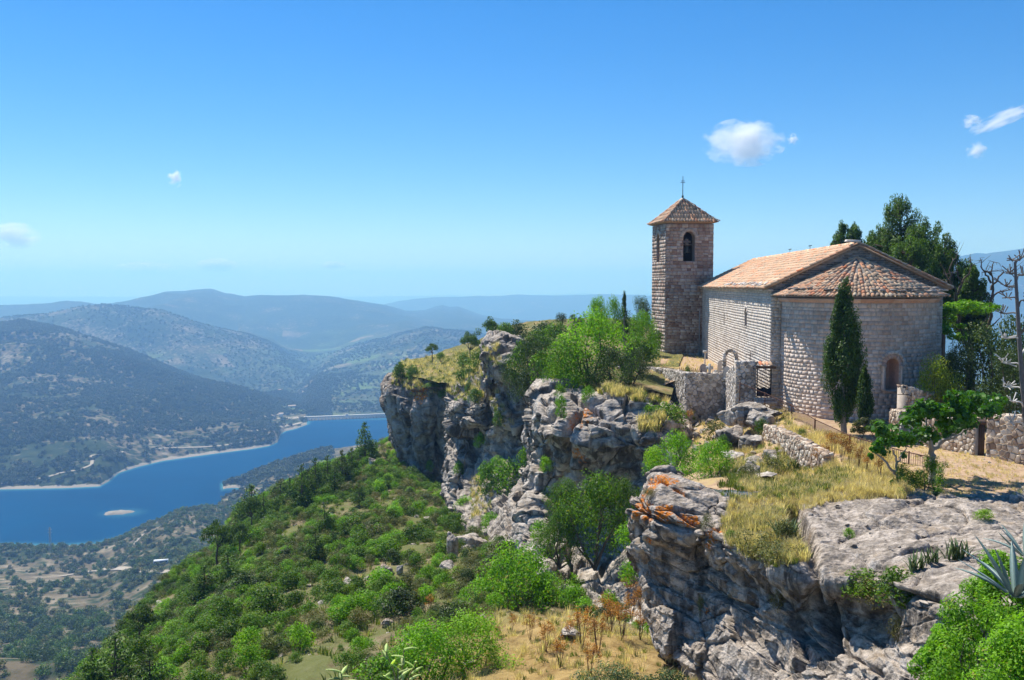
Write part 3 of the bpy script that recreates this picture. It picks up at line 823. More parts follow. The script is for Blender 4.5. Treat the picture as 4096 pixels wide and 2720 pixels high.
allv, allf, off, owner = [], [], 0, []
for p, f, nm in GROUNDS:
    allv.append(p); allf.append(f + off); off += len(p); owner += [nm] * len(f)
NBVH = BVHTree.FromPolygons(np.concatenate(allv).tolist(), np.concatenate(allf).tolist())
def hit(u, v, near=None):
    """the point of the ground that shows at a place of the picture, its normal and what it is"""
    r = ray(u, v).normalized()
    o = Vector((0, 0, 0))
    if near: o = r * near
    h = NBVH.ray_cast(o, r, 600)
    if h[0] is None: return None, None, None
    n = h[1]
    if n.dot(r) > 0: n = -n
    return h[0], n, owner[h[2]]
def drop(x, y, z0=30):
    h = NBVH.ray_cast(Vector((x, y, z0)), Vector((0, 0, -1)), 400)
    return h[0]
# ------------------------------------------------------------------ the church
C0 = np.array([20.26, 53.0])                  # centre of the gable wall, above the apse
AX = np.array([0.0863, 0.9963])               # along the nave, away from the apse
WX = np.array([0.9963, -0.0863])              # across, to the right
Z_G = -7.6                                    # masonry runs a little into the ground

def mat_masonry(name, a, b, c, dark=(0.09, 0.08, 0.072), stain=0.5):
    t = NT(name)
    p = t.pos()
    tone = t.attr('tone')
    n1 = t.noise(p, 0.55, 5, 0.6)
    n2 = t.noise(p, 7.0, 7, 0.7)
    col = t.ramp(tone, [(0.0, a), (0.4, b), (0.75, c), (1.0, tuple(x * 1.22 for x in c))])
    k = t.math('MULTIPLY_ADD', n2, 0.8, 0.6)
    col = t.mix(1.0, col, t.n('CombineXYZ', {0: k, 1: k, 2: k}).outputs[0], 'MULTIPLY')
    st = t.math('MULTIPLY', t.ramp(n1, [(0.5, 0.0), (0.66, 1.0)]), stain)
    col = t.mix(st, col, dark)
    sp = t.ramp(t.vor(p, 22.0), [(0.1, 1.0), (0.22, 0.0)])
    col = t.mix(t.math('MULTIPLY', sp, 0.45), col, dark)
    return t.finish(col, 0.95, t.bump(n2, 0.4, 0.012), spec=0.1)

M_NAVE = mat_masonry('nave_stone', (0.45, 0.38, 0.32), (0.57, 0.50, 0.43), (0.66, 0.60, 0.53), stain=0.22)
M_APSE = mat_masonry('apse_stone', (0.46, 0.34, 0.265), (0.57, 0.45, 0.365), (0.66, 0.56, 0.48), stain=0.25)
M_PINK = mat_masonry('pink_stone', (0.46, 0.26, 0.18), (0.58, 0.35, 0.25), (0.64, 0.44, 0.34), stain=0.15)
M_TOWER = mat_masonry('tower_stone', (0.27, 0.17, 0.125), (0.40, 0.30, 0.235), (0.52, 0.44, 0.37), stain=0.35)
M_MORTAR = mat_masonry('mortar', (0.40, 0.34, 0.28), (0.43, 0.37, 0.31), (0.46, 0.40, 0.34), stain=0.2)
M_MORTAR_RED = mat_masonry('reddish_mortar', (0.26, 0.15, 0.12), (0.30, 0.18, 0.14), (0.34, 0.22, 0.17), stain=0.3)
M_SLAB = mat_masonry('thin_slab_stone', (0.14, 0.125, 0.11), (0.21, 0.19, 0.17), (0.30, 0.275, 0.25), stain=0.3)
M_RUB = mat_masonry('rubble_stone', (0.25, 0.215, 0.18), (0.40, 0.355, 0.31), (0.56, 0.51, 0.46), stain=0.25)
M_RUBW = mat_masonry('warm_rubble_stone', (0.30, 0.21, 0.15), (0.46, 0.36, 0.27), (0.60, 0.52, 0.42), stain=0.12)
M_DARK = simple_mat('dark_iron', (0.02, 0.02, 0.022), 0.55, 0.4)
M_RUST = simple_mat('rusty_iron', (0.10, 0.045, 0.03), 0.8, 0.2)
M_BRONZE = simple_mat('bell_bronze', (0.10, 0.09, 0.06), 0.45, 0.6)
M_COPPER = simple_mat('green_copper', (0.06, 0.10, 0.10), 0.5, 0.4)
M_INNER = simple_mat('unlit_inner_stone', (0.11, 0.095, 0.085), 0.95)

def mat_tiles():
    t = NT('roof_tile')
    p = t.pos()
    tone = t.attr('tone')
    col = t.ramp(tone, [(0.0, (0.33, 0.25, 0.18)), (0.2, (0.48, 0.34, 0.23)), (0.42, (0.62, 0.42, 0.27)), (0.6, (0.66, 0.33, 0.18)), (0.76, (0.70, 0.55, 0.37)), (0.9, (0.64, 0.22, 0.10)), (1.0, (0.70, 0.60, 0.43))])
    n1 = t.noise(p, 2.5, 6, 0.65)
    n2 = t.noise(p, 16.0, 5, 0.7)
    col = t.mix(t.ramp(n1, [(0.5, 0.0), (0.72, 0.4)]), col, (0.38, 0.30, 0.22))
    col = t.mix(t.ramp(n2, [(0.58, 0.0), (0.78, 0.5)]), col, (0.16, 0.12, 0.09))
    return t.finish(col, 0.9, t.bump(n2, 0.5, 0.02), spec=0.15)
M_TILE = mat_tiles()
M_PAN = simple_mat('roof_bed', (0.44, 0.30, 0.20), 0.95)

def courses(L, H, ch, bw, seed, f, mb, holes=(), gap=0.011, base=0.007, jit=0.006, back=0.05, chv=0.25, tone=(0.22, 0.82), tonefn=None, swob=0.0):
    """coursed blocks on the surface f(s, h, d) -> (n,3); d is outwards"""
    rg = np.random.default_rng(seed)
    h = 0.0
    fc = [[4, 5, 6, 7], [0, 1, 5, 4], [1, 2, 6, 5], [2, 3, 7, 6], [3, 0, 4, 7]]
    while h < H - 0.04:
        c = min(ch * rg.uniform(1 - chv, 1 + chv), H - h)
        if H - h - c < ch * 0.4: c = H - h
        s = -rg.uniform(0, bw)
        while s < L:
            w = bw * rg.uniform(0.55, 1.5)
            s0, s1 = max(0, s), min(L, s + w)
            s += w
            if s1 - s0 < 0.05: continue
            cm, hm = (s0 + s1) / 2, h + c / 2
            sp = [(s0, s1)]
            for (hs, hw, hb, ht, arch) in holes:       # centre, half width, bottom, spring line, arch?
                top = ht + (hw if arch else 0)
                if hm < hb or hm > top: continue
                ww = hw if hm < ht else math.sqrt(max(hw * hw - (hm - ht) ** 2, 0))
                nsp = []
                for (a, b) in sp:
                    if b <= hs - ww or a >= hs + ww: nsp.append((a, b)); continue
                    if a < hs - ww - 0.03: nsp.append((a, hs - ww))
                    if b > hs + ww + 0.03: nsp.append((hs + ww, b))
                sp = nsp
            for (a, b) in sp:
                pr = base + rg.uniform(0, jit * 2)
                g = gap / 2 * rg.uniform(0.6, 1.4)
                bev = min(0.007, (b - a) * 0.2)
                q0 = np.array([[a + g, h + g], [b - g, h + g], [b - g, h + c - g], [a + g, h + c - g]])
                q0 = q0 + rg.uniform(-jit, jit, q0.shape)
                if swob: q0[:, 1] += swob * np.sin(q0[:, 0] * 0.9 + h)
                ctr = q0.mean(0)
                q1 = ctr + (q0 - ctr) * (1 - bev * 2 / max(b - a, 0.1))
                dd = np.concatenate([np.full(4, -back), pr + rg.uniform(-jit * 0.5, jit * 0.5, 4)])
                qs = np.concatenate([q0, q1])
                tn = rg.uniform(*tone) if tonefn is None else tonefn(ctr[0], ctr[1], rg)
                mb.add(f(qs[:, 0], qs[:, 1], dd), fc, tn)
        h += c

def backing(L, H, f, mb, holes=(), ds=0.4, d=0.0):
    """the mortar face behind the blocks with the openings left out"""
    xs = set(np.linspace(0, L, max(2, int(L / ds) + 1)).tolist()); hs_ = set(np.linspace(0, H, max(2, int(H / ds) + 1)).tolist())
    for (c, hw, hb, ht, arch) in holes:
        for k in np.linspace(-1, 1, 9): xs.add(c + hw * k)
        hs_.update([hb, ht])
        if arch:
            for a in (0.3, 0.55, 0.75, 0.9, 1.0): hs_.add(ht + hw * a)
    xs = np.array(sorted(x for x in xs if 0 <= x <= L)); hh = np.array(sorted(x for x in hs_ if 0 <= x <= H))
    X, Hh = np.meshgrid(xs, hh, indexing='ij')
    v = f(X.ravel(), Hh.ravel(), np.full(X.size, d))
    fs = []
    for i in range(len(xs) - 1):
        for j in range(len(hh) - 1):
            cm, hm = (xs[i] + xs[i + 1]) / 2, (hh[j] + hh[j + 1]) / 2
            out = False
            for (c, hw, hb, ht, arch) in holes:
                if hb < hm < ht and abs(cm - c) < hw: out = True
                if arch and hm >= ht and (cm - c) ** 2 + (hm - ht) ** 2 < hw * hw: out = True
            if not out:
                n = len(hh); fs.append([i * n + j, (i + 1) * n + j, (i + 1) * n + j + 1, i * n + j + 1])
    mb.add(v, fs, 0.5)

def arch_outline(c, hw, hb, ht, n=10):
    pts = [(c - hw, hb)] + [(c - hw * math.cos(a), ht + hw * math.sin(a)) for a in np.linspace(0, math.pi, n)] + [(c + hw, hb)]
    return np.array(pts)

def reveal(f, mb, c, hw, hb, ht, depth, back=True, sc=0.8, tone=0.4):
    """jambs, soffit and sill of an arched opening, splayed inwards"""
    o = arch_outline(c, hw, hb, ht); i = arch_outline(c, hw * sc, hb + 0.02, ht)
    n = len(o)
    v = np.concatenate([f(o[:, 0], o[:, 1], np.full(n, 0.03)), f(i[:, 0], i[:, 1], np.full(n, -depth))])
    mb.add(v, [[k, (k + 1) % n, n + (k + 1) % n, n + k] for k in range(n)], tone)
    if back:
        ctr = i.mean(0)
        v = np.concatenate([f(i[:, 0], i[:, 1], np.full(n, -depth)), f(ctr[:1], ctr[1:], np.array([-depth]))])
        mb.add(v, [[k, (k + 1) % n, n] for k in range(n)], tone)

def voussoirs(f, mb, c, r0, r1, ht, n, d0, d1, seed, tone=(0.3, 0.9), a0=0.0, a1=math.pi):
    rg = np.random.default_rng(seed)
    e = np.linspace(a0, a1, n + 1)
    for k in range(n):
        p, q = e[k] + 0.015, e[k + 1] - 0.015
        m = (p + q) / 2
        s = []; h = []
        for r in (r0, r1):
            for a in (p, m, q):
                s.append(c - r * math.cos(a)); h.append(ht + r * math.sin(a))
        s, h = np.array(s * 2), np.array(h * 2)
        d = np.array([d0] * 6 + [d1 + rg.uniform(-.006, .006)] * 6)
        mb.add(f(s, h, d), [[6, 7, 10, 9], [7, 8, 11, 10], [0, 6, 9, 3], [2, 5, 11, 8], [0, 1, 7, 6], [1, 2, 8, 7], [3, 9, 10, 4], [4, 10, 11, 5]], rg.uniform(*tone))

def flat(o, dr, nrm):
    """surface function of a flat wall: origin o (x,y,z), direction dr, outward normal nrm"""
    o = np.asarray(o, float); dr = np.asarray(dr, float); nrm = np.asarray(nrm, float)
    def f(s, h, d):
        s = np.asarray(s, float)[:, None]; h = np.asarray(h, float)[:, None]; d = np.asarray(d, float)[:, None]
        return o + s * np.array([dr[0], dr[1], 0]) + d * np.array([nrm[0], nrm[1], 0]) + h * np.array([0, 0, 1.0])
    return f

def tile_row(mb, p0, p1, up, w0, w1, n, seed, r=0.42, ty=None):
    """a row of overlapping barrel tiles running down from p0 to p1; w the width"""
    rg = ty
    p0, p1, up = np.asarray(p0, float), np.asarray(p1, float), np.asarray(up, float)
    d = p1 - p0; L = np.linalg.norm(d); dn = d / L
    side = np.cross(dn, up); side /= np.linalg.norm(side)
    step = L / n
    ang = np.array([0, 45, 90, 135, 180]) * math.pi / 180
    for k in range(n):
        a = p0 + dn * (step * k - 0.03); b = p0 + dn * (step * (k + 1) + 0.05)
        t = (k + 0.5) / n
        w = (w0 + (w1 - w0) * t) * rg.uniform(0.93, 1.05) / 2
        yaw = rg.uniform(-0.018, 0.018)
        o = side * rg.uniform(-0.012, 0.012)
        v = []
        for q, lift, ww in ((a, 0.0, w * 0.86), (b, 0.035, w)):
            for an in ang:
                v.append(q + o + side * (math.cos(an) * ww + yaw) + up * (math.sin(an) * ww * 0.85 + lift + rg.uniform(0, 0.006)))
            yaw = -yaw
        for an in ang:                      # the thickness at the open end
            v.append(b + o + side * (math.cos(an) * w * 0.80 + yaw) + up * (math.sin(an) * w * 0.62 + 0.035))
        tn = float(rg.uniform(0, 1))
        mb.add(v, [[i, i + 1, i + 6, i + 5] for i in range(4)] + [[i + 5, i + 6, i + 11, i + 10] for i in range(4)], tn)

church = empty('church', (C0[0], C0[1], -7.2), 0, 'long stone church with a rounded end and tiled roofs on the cliff top', 'church')
def part(mb, name, mat, parent=None, stuff=False, label=None):
    """link a collected mesh (world coordinates) as a part of a thing"""
    root = parent if parent is not None else church
    o = mb.build(name, mat)
    top = root
    o.parent = root
    mw = Matrix.Identity(4)
    while top is not None:
        mw = Matrix.LocRotScale(top.location, top.rotation_euler, top.scale) @ mw
        top = top.parent
    o.matrix_parent_inverse = mw.inverted()
    if stuff: o['kind'] = 'stuff'
    if label: o['label'] = label
    return o

def g2(s, t, z):
    q = C0 + WX * s + AX * t
    return np.array([q[0], q[1], z])

# --- nave
HWN, TN = 4.9, 33.9
ZE = -0.05      # eaves
ZR = 2.37       # ridge
nw = MB(); nb = MB()
Hn = -0.30 - Z_G
# left side wall, s runs from the apse end away
fL = flat(g2(-HWN, 0, Z_G), AX, -WX)
win = (8.6, 0.38, -2.9 - Z_G, -1.95 - Z_G, True)
win2 = (18.6, 0.10, -3.1 - Z_G, -2.3 - Z_G, False)
courses(TN, Hn, 0.185, 0.40, 1, fL, nw, [win, win2], swob=0.008, base=0.002, jit=0.003, gap=0.005)
backing(TN, Hn, fL, nb, [win, win2])
reveal(fL, nb, *win[:4], 0.55); reveal(fL, nb, *win2[:4], 0.3)
voussoirs(fL, nw, win[0], 0.38, 0.60, win[3], 5, -0.02, 0.04, 3)
# gable wall above and beside the apse: courses clipped to the gable
fG = flat(g2(-HWN, 0, Z_G), WX, -AX)
def gable_rows(mb, f, z0, lo, hi, ch, bw, seed, clip=True):
    rg = np.random.default_rng(seed)
    z = z0
    while z < ZR - 0.18:
        c = ch * rg.uniform(0.8, 1.2)
        half = HWN * (1 - max(0, (z + c - ZE + 0.06)) / (ZR - ZE)) if clip else HWN
        a, b = HWN - half, HWN + half
        s = a
        while s < b - 0.03:
            w = min(bw * rg.uniform(0.6, 1.5), b - s)
            if (lo is None) or not (lo < s + w / 2 < hi):
                g = 0.012
                q = np.array([[s + g, z - Z_G + g], [s + w - g, z - Z_G + g], [s + w - g, z + c - Z_G - g], [s + g, z + c - Z_G - g]]) + rg.uniform(-.008, .008, (4, 2))
                qq = np.concatenate([q, q])
                dd = np.concatenate([np.full(4, -0.05), np.full(4, 0.02 + rg.uniform(0, .04))])
                mb.add(f(qq[:, 0], qq[:, 1], dd), [[4, 5, 6, 7], [0, 1, 5, 4], [1, 2, 6, 5], [2, 3, 7, 6], [3, 0, 4, 7]], rg.uniform(0, 1))
            s += w
        z += c
gs = MB()
gable_rows(gs, fG, -0.7, None, None, 0.12, 0.5, 5)
courses(0.62, -0.7 - Z_G, 0.2, 0.4, 7, flat(g2(-HWN, 0, Z_G), WX, -AX), nw)
courses(0.62, -0.7 - Z_G, 0.2, 0.4, 8, flat(g2(HWN - 0.62, 0, Z_G), WX, -AX), nw)
# backing of the gable, the far wall and the right wall as one closed body
bx = [g2(-HWN, 0, Z_G), g2(HWN, 0, Z_G), g2(HWN, 0, ZE - 0.1), g2(0, 0, ZR - 0.12), g2(-HWN, 0, ZE - 0.1)]
by = [g2(-HWN, TN, Z_G), g2(HWN, TN, Z_G), g2(HWN, TN, ZE - 0.1), g2(0, TN, ZR - 0.12), g2(-HWN, TN, ZE - 0.1)]
for q in (bx, by):
    nb.add(q, [[0, 1, 2, 4]]); nb.add([q[4], q[2], q[3]], [[0, 1, 2]])
nb.add([bx[1], by[1], by[2], bx[2]], [[0, 1, 2, 3]])
fR = flat(g2(HWN, TN, Z_G), -AX, WX)
courses(TN, Hn, 0.29, 0.6, 9, fR, nw)
part(nw, 'nave_masonry', M_NAVE, stuff=True, label='grey coursed limestone blocks of the nave walls')
part(nb, 'wall', M_MORTAR)
part(gs, 'gable_masonry', M_SLAB, stuff=True, label='thin dark stone courses of the gable above the apse roof')

# nave roof
slope = math.atan2(ZR - ZE, 5.0)
for side in (-1, 1):
    pan = MB(); tl = MB()
    rg = np.random.default_rng(20 + side)
    upv = np.array([*(WX * side * math.sin(slope)), math.cos(slope)])
    q = [g2(0, -0.25, ZR + 0.0), g2(0, TN + 0.2, ZR), g2(side * 5.28, TN + 0.2, ZR - 5.28 * math.tan(slope)), g2(side * 5.28, -0.25, ZR - 5.28 * math.tan(slope))]
    q2 = [np.array(a) - np.array([0, 0, 0.09]) for a in q]
    pan.add(q + q2, [[0, 1, 2, 3], [7, 6, 5, 4], [0, 4, 5, 1], [1, 5, 6, 2], [2, 6, 7, 3], [3, 7, 4, 0]])
    sp = 0.285
    nrow = int((TN + 0.4) / sp)
    for k in range(nrow):
        t = -0.16 + k * sp + rg.uniform(-.012, .012)
        over = rg.uniform(5.25, 5.38)
        tile_row(tl, g2(side * 0.05, t, ZR + 0.0), g2(side * over, t + rg.uniform(-.02, .02), ZR - over * math.tan(slope)), upv, 0.23, 0.25, 13, 0, ty=rg)
    part(pan, 'roof_bed', M_PAN)
    part(tl, 'roof_tiles', M_TILE, stuff=True, label='sloping rows of sun-bleached barrel tiles over the nave')
# flat slabs under the eaves, ridge tiles and verge tiles
ev = MB(); rg = np.random.default_rng(31)
for side in (-1, 1):
    t = -0.1
    while t < TN:
        w = rg.uniform(0.4, 0.9)
        c = g2(side * (HWN + 0.10), t + w / 2, ZE - 0.24 + rg.uniform(-.01, .01))
        ev.box(c, (0.36, w - 0.02, 0.12), [[WX[0], WX[1], 0], [AX[0], AX[1], 0], [0, 0, 1]], rg.uniform(0, 1), 0.01)
        t += w
part(ev, 'cornice', M_NAVE, stuff=True)
rt = MB()
tile_row(rt, g2(0, -0.15, ZR + 0.05), g2(0, TN + 0.2, ZR + 0.05), np.array([0, 0, 1.0]), 0.27, 0.27, 80, 0, ty=rg)
for side in (-1, 1):
    up = np.array([*(WX * side * math.sin(slope)), math.cos(slope)])
    for t in (-0.22, TN + 0.1):
        tile_row(rt, g2(side * 0.1, t, ZR + 0.02), g2(side * 5.3, t, ZR - 5.3 * math.tan(slope) + 0.05), up, 0.26, 0.26, 14, 0, ty=rg)
part(rt, 'ridge_tiles', M_TILE, stuff=True)
ct = MB(); ct.box(g2(-0.25, 0.1, ZR + 0.20), (0.75, 0.55, 0.14), [[WX[0], WX[1], -0.1], [AX[0], AX[1], 0], [0.1, 0, 1]], 0.9, 0.03)
part(ct, 'ridge_slab', M_NAVE, label='flat pale stone laid on the near end of the ridge')
eave_slabs = MB()
for k in range(60):
    t = rg.uniform(0.5, 25)
    if not (1 < t < 17): continue
    s = -rg.uniform(4.9, 5.2)
    eave_slabs.box(g2(s, t, ZR + 0.15 + s * math.tan(slope)), (rg.uniform(.12, .25), rg.uniform(.3, .6), .04), [[WX[0], WX[1], math.tan(slope)], [AX[0], AX[1], 0], [-math.tan(slope) * WX[0], 0, 1]], rg.uniform(.4, 1), .03)
part(eave_slabs, 'weight_stones', M_RUB, stuff=True, label='loose flat stones weighing down the lower roof tiles')
for t in (5.0, 11.5, 18.0):
    ant = MB()
    b = g2(0, t, ZR + 0.15)
    ant.tube([b, b + [0, 0, .25]], 0.015); ant.tube([b + [-.1, 0, .25], b + [.12, 0, .3]], 0.03)
    part(ant, 'ridge_hook', M_DARK)

# --- apse
RA = 4.3
def fA(s, h, d):
    s = np.asarray(s, float); h = np.asarray(h, float); d = np.asarray(d, float)
    ph = s / RA - math.pi / 2
    r = RA + d
    q = C0[None] + (r * np.sin(ph))[:, None] * WX[None] - (r * np.cos(ph))[:, None] * AX[None]
    return np.stack([q[:, 0], q[:, 1], Z_G + h], -1)
LA = RA * math.pi
ZAE = -0.72                           # top of the apse wall
Ha = ZAE - Z_G - 0.25
s_win = (math.radians(10.5) + math.pi / 2) * RA
awin = (s_win, 0.36, -5.72 - Z_G, -4.35 - Z_G, True)
aw = MB(); ab_ = MB(); pk = MB()
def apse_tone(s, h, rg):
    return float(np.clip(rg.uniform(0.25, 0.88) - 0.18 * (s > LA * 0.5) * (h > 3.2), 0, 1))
clear = (s_win, 0.62, -5.75 - Z_G, -4.35 - Z_G, True)
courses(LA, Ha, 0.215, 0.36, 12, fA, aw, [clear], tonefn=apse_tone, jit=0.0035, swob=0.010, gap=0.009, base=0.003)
backing(LA, Ha + 0.1, fA, ab_, [awin], ds=0.3)
reveal(fA, pk, awin[0], awin[1], awin[2], awin[3], 0.75, True, 0.72, 0.35)
voussoirs(fA, pk, s_win, 0.37, 0.60, awin[3], 9, -0.02, 0.03, 14, (0.4, 0.9))
part(pk, 'apse_window', M_PINK, label='round-arched blind window with pink jambs in the rounded end')
awf = MB()
voussoirs(fA, awf, s_win, 0.62, 0.78, awin[3], 11, -0.02, 0.09, 15, (0.3, 0.8))
for sg in (-1, 1):
    for (a, b, dd) in ((0.37, 0.60, 0.03),):
        for k in range(4):
            h0 = awin[2] + k * (awin[3] - awin[2]) / 4; h1 = h0 + (awin[3] - awin[2]) / 4 - 0.01
            s = np.array([a, b, b, a]) * sg + s_win
            h = np.array([h0, h0, h1, h1])
            awf.add(fA(np.tile(s, 2), np.tile(h, 2), np.array([-.03] * 4 + [dd] * 4)), [[4, 5, 6, 7], [0, 1, 5, 4], [1, 2, 6, 5], [2, 3, 7, 6], [3, 0, 4, 7]], 0.6)
    # slender column, its base and capital
    pts = [fA(np.array([s_win + sg * 0.50]), np.array([h]), np.array([0.07]))[0] for h in np.linspace(awin[2] + 0.08, awin[3] - 0.1, 4)]
    awf.tube(pts, 0.065, 10, 0.7)
    for hh, ww in ((awin[2] + 0.04, 0.19), (awin[3] - 0.05, 0.24)):
        c = fA(np.array([s_win + sg * 0.50]), np.array([hh]), np.array([0.07]))[0]
        awf.box(c, (ww, ww, 0.10), [[WX[0], WX[1], 0], [AX[0], AX[1], 0], [0, 0, 1]], 0.4, 0.01)
sx = np.array([s_win - 0.42, s_win + 0.42, s_win + 0.42, s_win - 0.42])
awf.add(fA(np.tile(sx, 2), np.array([awin[2] - .13] * 2 + [awin[2]] * 2 + [awin[2] - .13] * 2 + [awin[2]] * 2), np.array([-.05] * 4 + [.08] * 4)), [[4, 5, 6, 7], [0, 1, 5, 4], [1, 2, 6, 5], [2, 3, 7, 6], [3, 0, 4, 7]], 0.1)
part(awf, 'window_frame', M_APSE, label='moulded arch, columns and sill of the blind window')
part(aw, 'apse_masonry', M_APSE, stuff=True, label='even grey and pinkish ashlar courses of the rounded end')
part(ab_, 'apse_wall', M_MORTAR)
# moulded cornice under the apse eaves
co = MB(); rg = np.random.default_rng(41)
s = 0
while s < LA - 0.05:
    w = min(rg.uniform(0.5, 0.9), LA - s)
    sa = np.linspace(s + 0.006, s + w - 0.006, 4)
    prof = [(Ha - 0.02, 0.02), (Ha + 0.02, 0.10), (Ha + 0.10, 0.14), (Ha + 0.22, 0.30), (Ha + 0.24, -0.05)]
    v = np.concatenate([fA(sa, np.full(4, a), np.full(4, b)) for a, b in prof])
    fs = [[r * 4 + c, r * 4 + c + 1, (r + 1) * 4 + c + 1, (r + 1) * 4 + c] for r in range(4) for c in range(3)]
    co.add(v, fs, rg.uniform(0.3, 0.9))
    s += w
part(co, 'apse_cornice', M_PINK)
# half cone roof
ZAP = 1.62; RE = 4.78; ZEA = -0.60
tl = MB(); pan = MB(); rg = np.random.default_rng(44)
nseg = 36
v = [g2(0, 0, ZAP)] + [g2(RE * math.sin(a), -RE * math.cos(a), ZEA) for a in np.linspace(-math.pi / 2, math.pi / 2, nseg + 1)]
v += [g2((RE - .02) * math.sin(a), -(RE - .02) * math.cos(a), ZEA - 0.08) for a in np.linspace(-math.pi / 2, math.pi / 2, nseg + 1)]
pan.add(v, [[0, k + 1, k + 2] for k in range(nseg)])
pan.add(v, [[k + 1, k + nseg + 2, k + nseg + 3, k + 2] for k in range(nseg)])
v2 = [g2(0, 0, ZEA - .08)] + [g2((RE - .02) * math.sin(a), -(RE - .02) * math.cos(a), ZEA - 0.08) for a in np.linspace(-math.pi / 2, math.pi / 2, nseg + 1)]
pan.add(v2, [[0, k + 2, k + 1] for k in range(nseg)])
NR = 64
for k in range(NR + 1):
    a = -math.pi / 2 + math.pi * k / NR
    r0 = 0.05 if k % 16 == 0 else 0.62 if k % 8 == 0 else 1.25 if k % 4 == 0 else 2.2 if k % 2 == 0 else 3.25
    if k % 2: r0 += rg.uniform(-.2, .2)
    for side in (0,):
        def cone(r): return g2(r * math.sin(a), -r * math.cos(a), ZAP + (ZEA - ZAP) * r / RE)
        sl = math.atan2(ZAP - ZEA, RE)
        dq = WX * math.sin(a) - AX * math.cos(a)
        up = np.array([dq[0] * math.sin(sl), dq[1] * math.sin(sl), math.cos(sl)])
        re = RE + rg.uniform(0.02, 0.14)
        tile_row(tl, cone(r0), cone(re), up, 0.21, 0.235, max(2, int(round((re - r0) / 0.37))), 0, ty=rg)
for k in range(16 * 4):
    a = -math.pi / 2 + math.pi * (k + .5) / 64
    if rg.uniform() < 0.5: continue
    r = RE - rg.uniform(0.25, 0.6)
    c = g2(r * math.sin(a), -r * math.cos(a), ZAP + (ZEA - ZAP) * r / RE + 0.17)
    pan.box(c, (rg.uniform(.2, .45), rg.uniform(.15, .3), .06), [[math.cos(a) * WX[0] + math.sin(a) * AX[0], math.cos(a) * WX[1] + math.sin(a) * AX[1], 0], [-math.sin(a), math.cos(a), 0], [0, 0, 1]], rg.uniform(.3, 1), .03)
part(pan, 'apse_roof_bed', M_SLAB)
part(tl, 'apse_roof_tiles', M_TILE, stuff=True, label='fan of grey, yellow and orange barrel tiles over the rounded end')

# --- bell tower
TA = math.radians(6.9)
TD = np.array([math.cos(TA), math.sin(TA)])          # along the front face
TB = np.array([-math.sin(TA), math.cos(TA)])         # away from the camera
TC = np.array([P(665.3, 300, 85.7).x, 85.7])         # front left corner
TS = 4.66
ZTE = 5.82
tower = empty('bell_tower', (*(TC + TD * TS / 2 + TB * TS / 2), -6.9), TA, 'square stone bell tower with a tiled pyramid roof and an iron cross', 'bell tower')
Ht = ZTE - Z_G
tw = MB(); tb = MB()
bell_hole = (2.26, 0.56, 2.25 - Z_G, 4.52 - Z_G, True)
slit_hole = (2.5, 0.50, 2.32 - Z_G, 4.5 - Z_G, True)
def tower_tone(s, h, rg):
    return float(np.clip(rg.normal(0.45, 0.24) + 0.22 * (h < 2.2) + 0.12 * (s < 0.5 or s > TS - 0.5), 0, 1))
faces = [
    (TC, TD, -TB, [bell_hole]),                       # front
    (TC + TB * TS, -TB, -TD, [(TS - slit_hole[0], *slit_hole[1:])]),   # left face
    (TC + TD * TS + TB * TS, -TD, TB, []),
    (TC + TD * TS, TB, TD, []),
]
vr = MB()
for i, (o, dr, nm, hl) in enumerate(faces):
    f = flat((o[0], o[1], Z_G), dr, nm)
    cl = [(c, hw + 0.16, hb, ht, a) for (c, hw, hb, ht, a) in hl]
    courses(TS, Ht, 0.29, 0.50, 60 + i, f, tw, hl if i else [(c, hw, hb, ht, a) for (c, hw, hb, ht, a) in hl], tonefn=tower_tone, jit=0.016, gap=0.022, chv=0.35)
    backing(TS, Ht, f, tb, hl)
    for h_ in hl:
        reveal(f, vr, *h_[:4], 0.8, back=False, sc=0.98, tone=0.3)
        voussoirs(f, vr, h_[0], h_[1] + 0.01, h_[1] + 0.33, h_[3], 11, 0.0, 0.062, 70 + i, (0.6, 1.0))
# quoins at the visible corners
part(tw, 'tower_masonry', M_TOWER, tower, True, 'rough reddish grey stone courses of the bell tower')
part(tb, 'wall', M_MORTAR_RED, tower)
part(vr, 'arch', M_TOWER, tower, label='arched bell openings with stone voussoirs')
# the dark room behind the openings
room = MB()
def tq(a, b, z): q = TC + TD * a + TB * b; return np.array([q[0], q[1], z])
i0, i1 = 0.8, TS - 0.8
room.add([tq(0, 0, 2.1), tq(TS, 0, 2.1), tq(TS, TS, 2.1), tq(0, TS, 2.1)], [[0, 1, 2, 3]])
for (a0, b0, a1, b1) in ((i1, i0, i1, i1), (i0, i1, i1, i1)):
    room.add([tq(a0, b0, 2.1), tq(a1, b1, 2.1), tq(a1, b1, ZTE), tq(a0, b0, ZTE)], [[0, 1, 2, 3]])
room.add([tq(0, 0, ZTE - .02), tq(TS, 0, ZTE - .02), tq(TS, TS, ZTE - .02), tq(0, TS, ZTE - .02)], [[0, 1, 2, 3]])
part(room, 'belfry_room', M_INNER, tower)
bell = empty('church_bell', tuple(tq(2.26, 0.75, 3.35)), TA, 'dark bronze bell hanging in the front arch of the tower', 'bell')
bb = MB()
prof = [(0.02, 0.46), (0.12, 0.45), (0.20, 0.36), (0.23, 0.15), (0.27, 0.0), (0.35, -0.16), (0.41, -0.24), (0.37, -0.25)]
n = 20
v = np.array([[r * math.cos(a), r * math.sin(a), z] for (r, z) in prof for a in np.arange(n) / n * 2 * math.pi])
bb.add(v, [[r * n + c, r * n + (c + 1) % n, (r + 1) * n + (c + 1) % n, (r + 1) * n + c] for r in range(len(prof) - 1) for c in range(n)])
bb.build('bell_body', M_BRONZE, bell, True)
yk = MB()
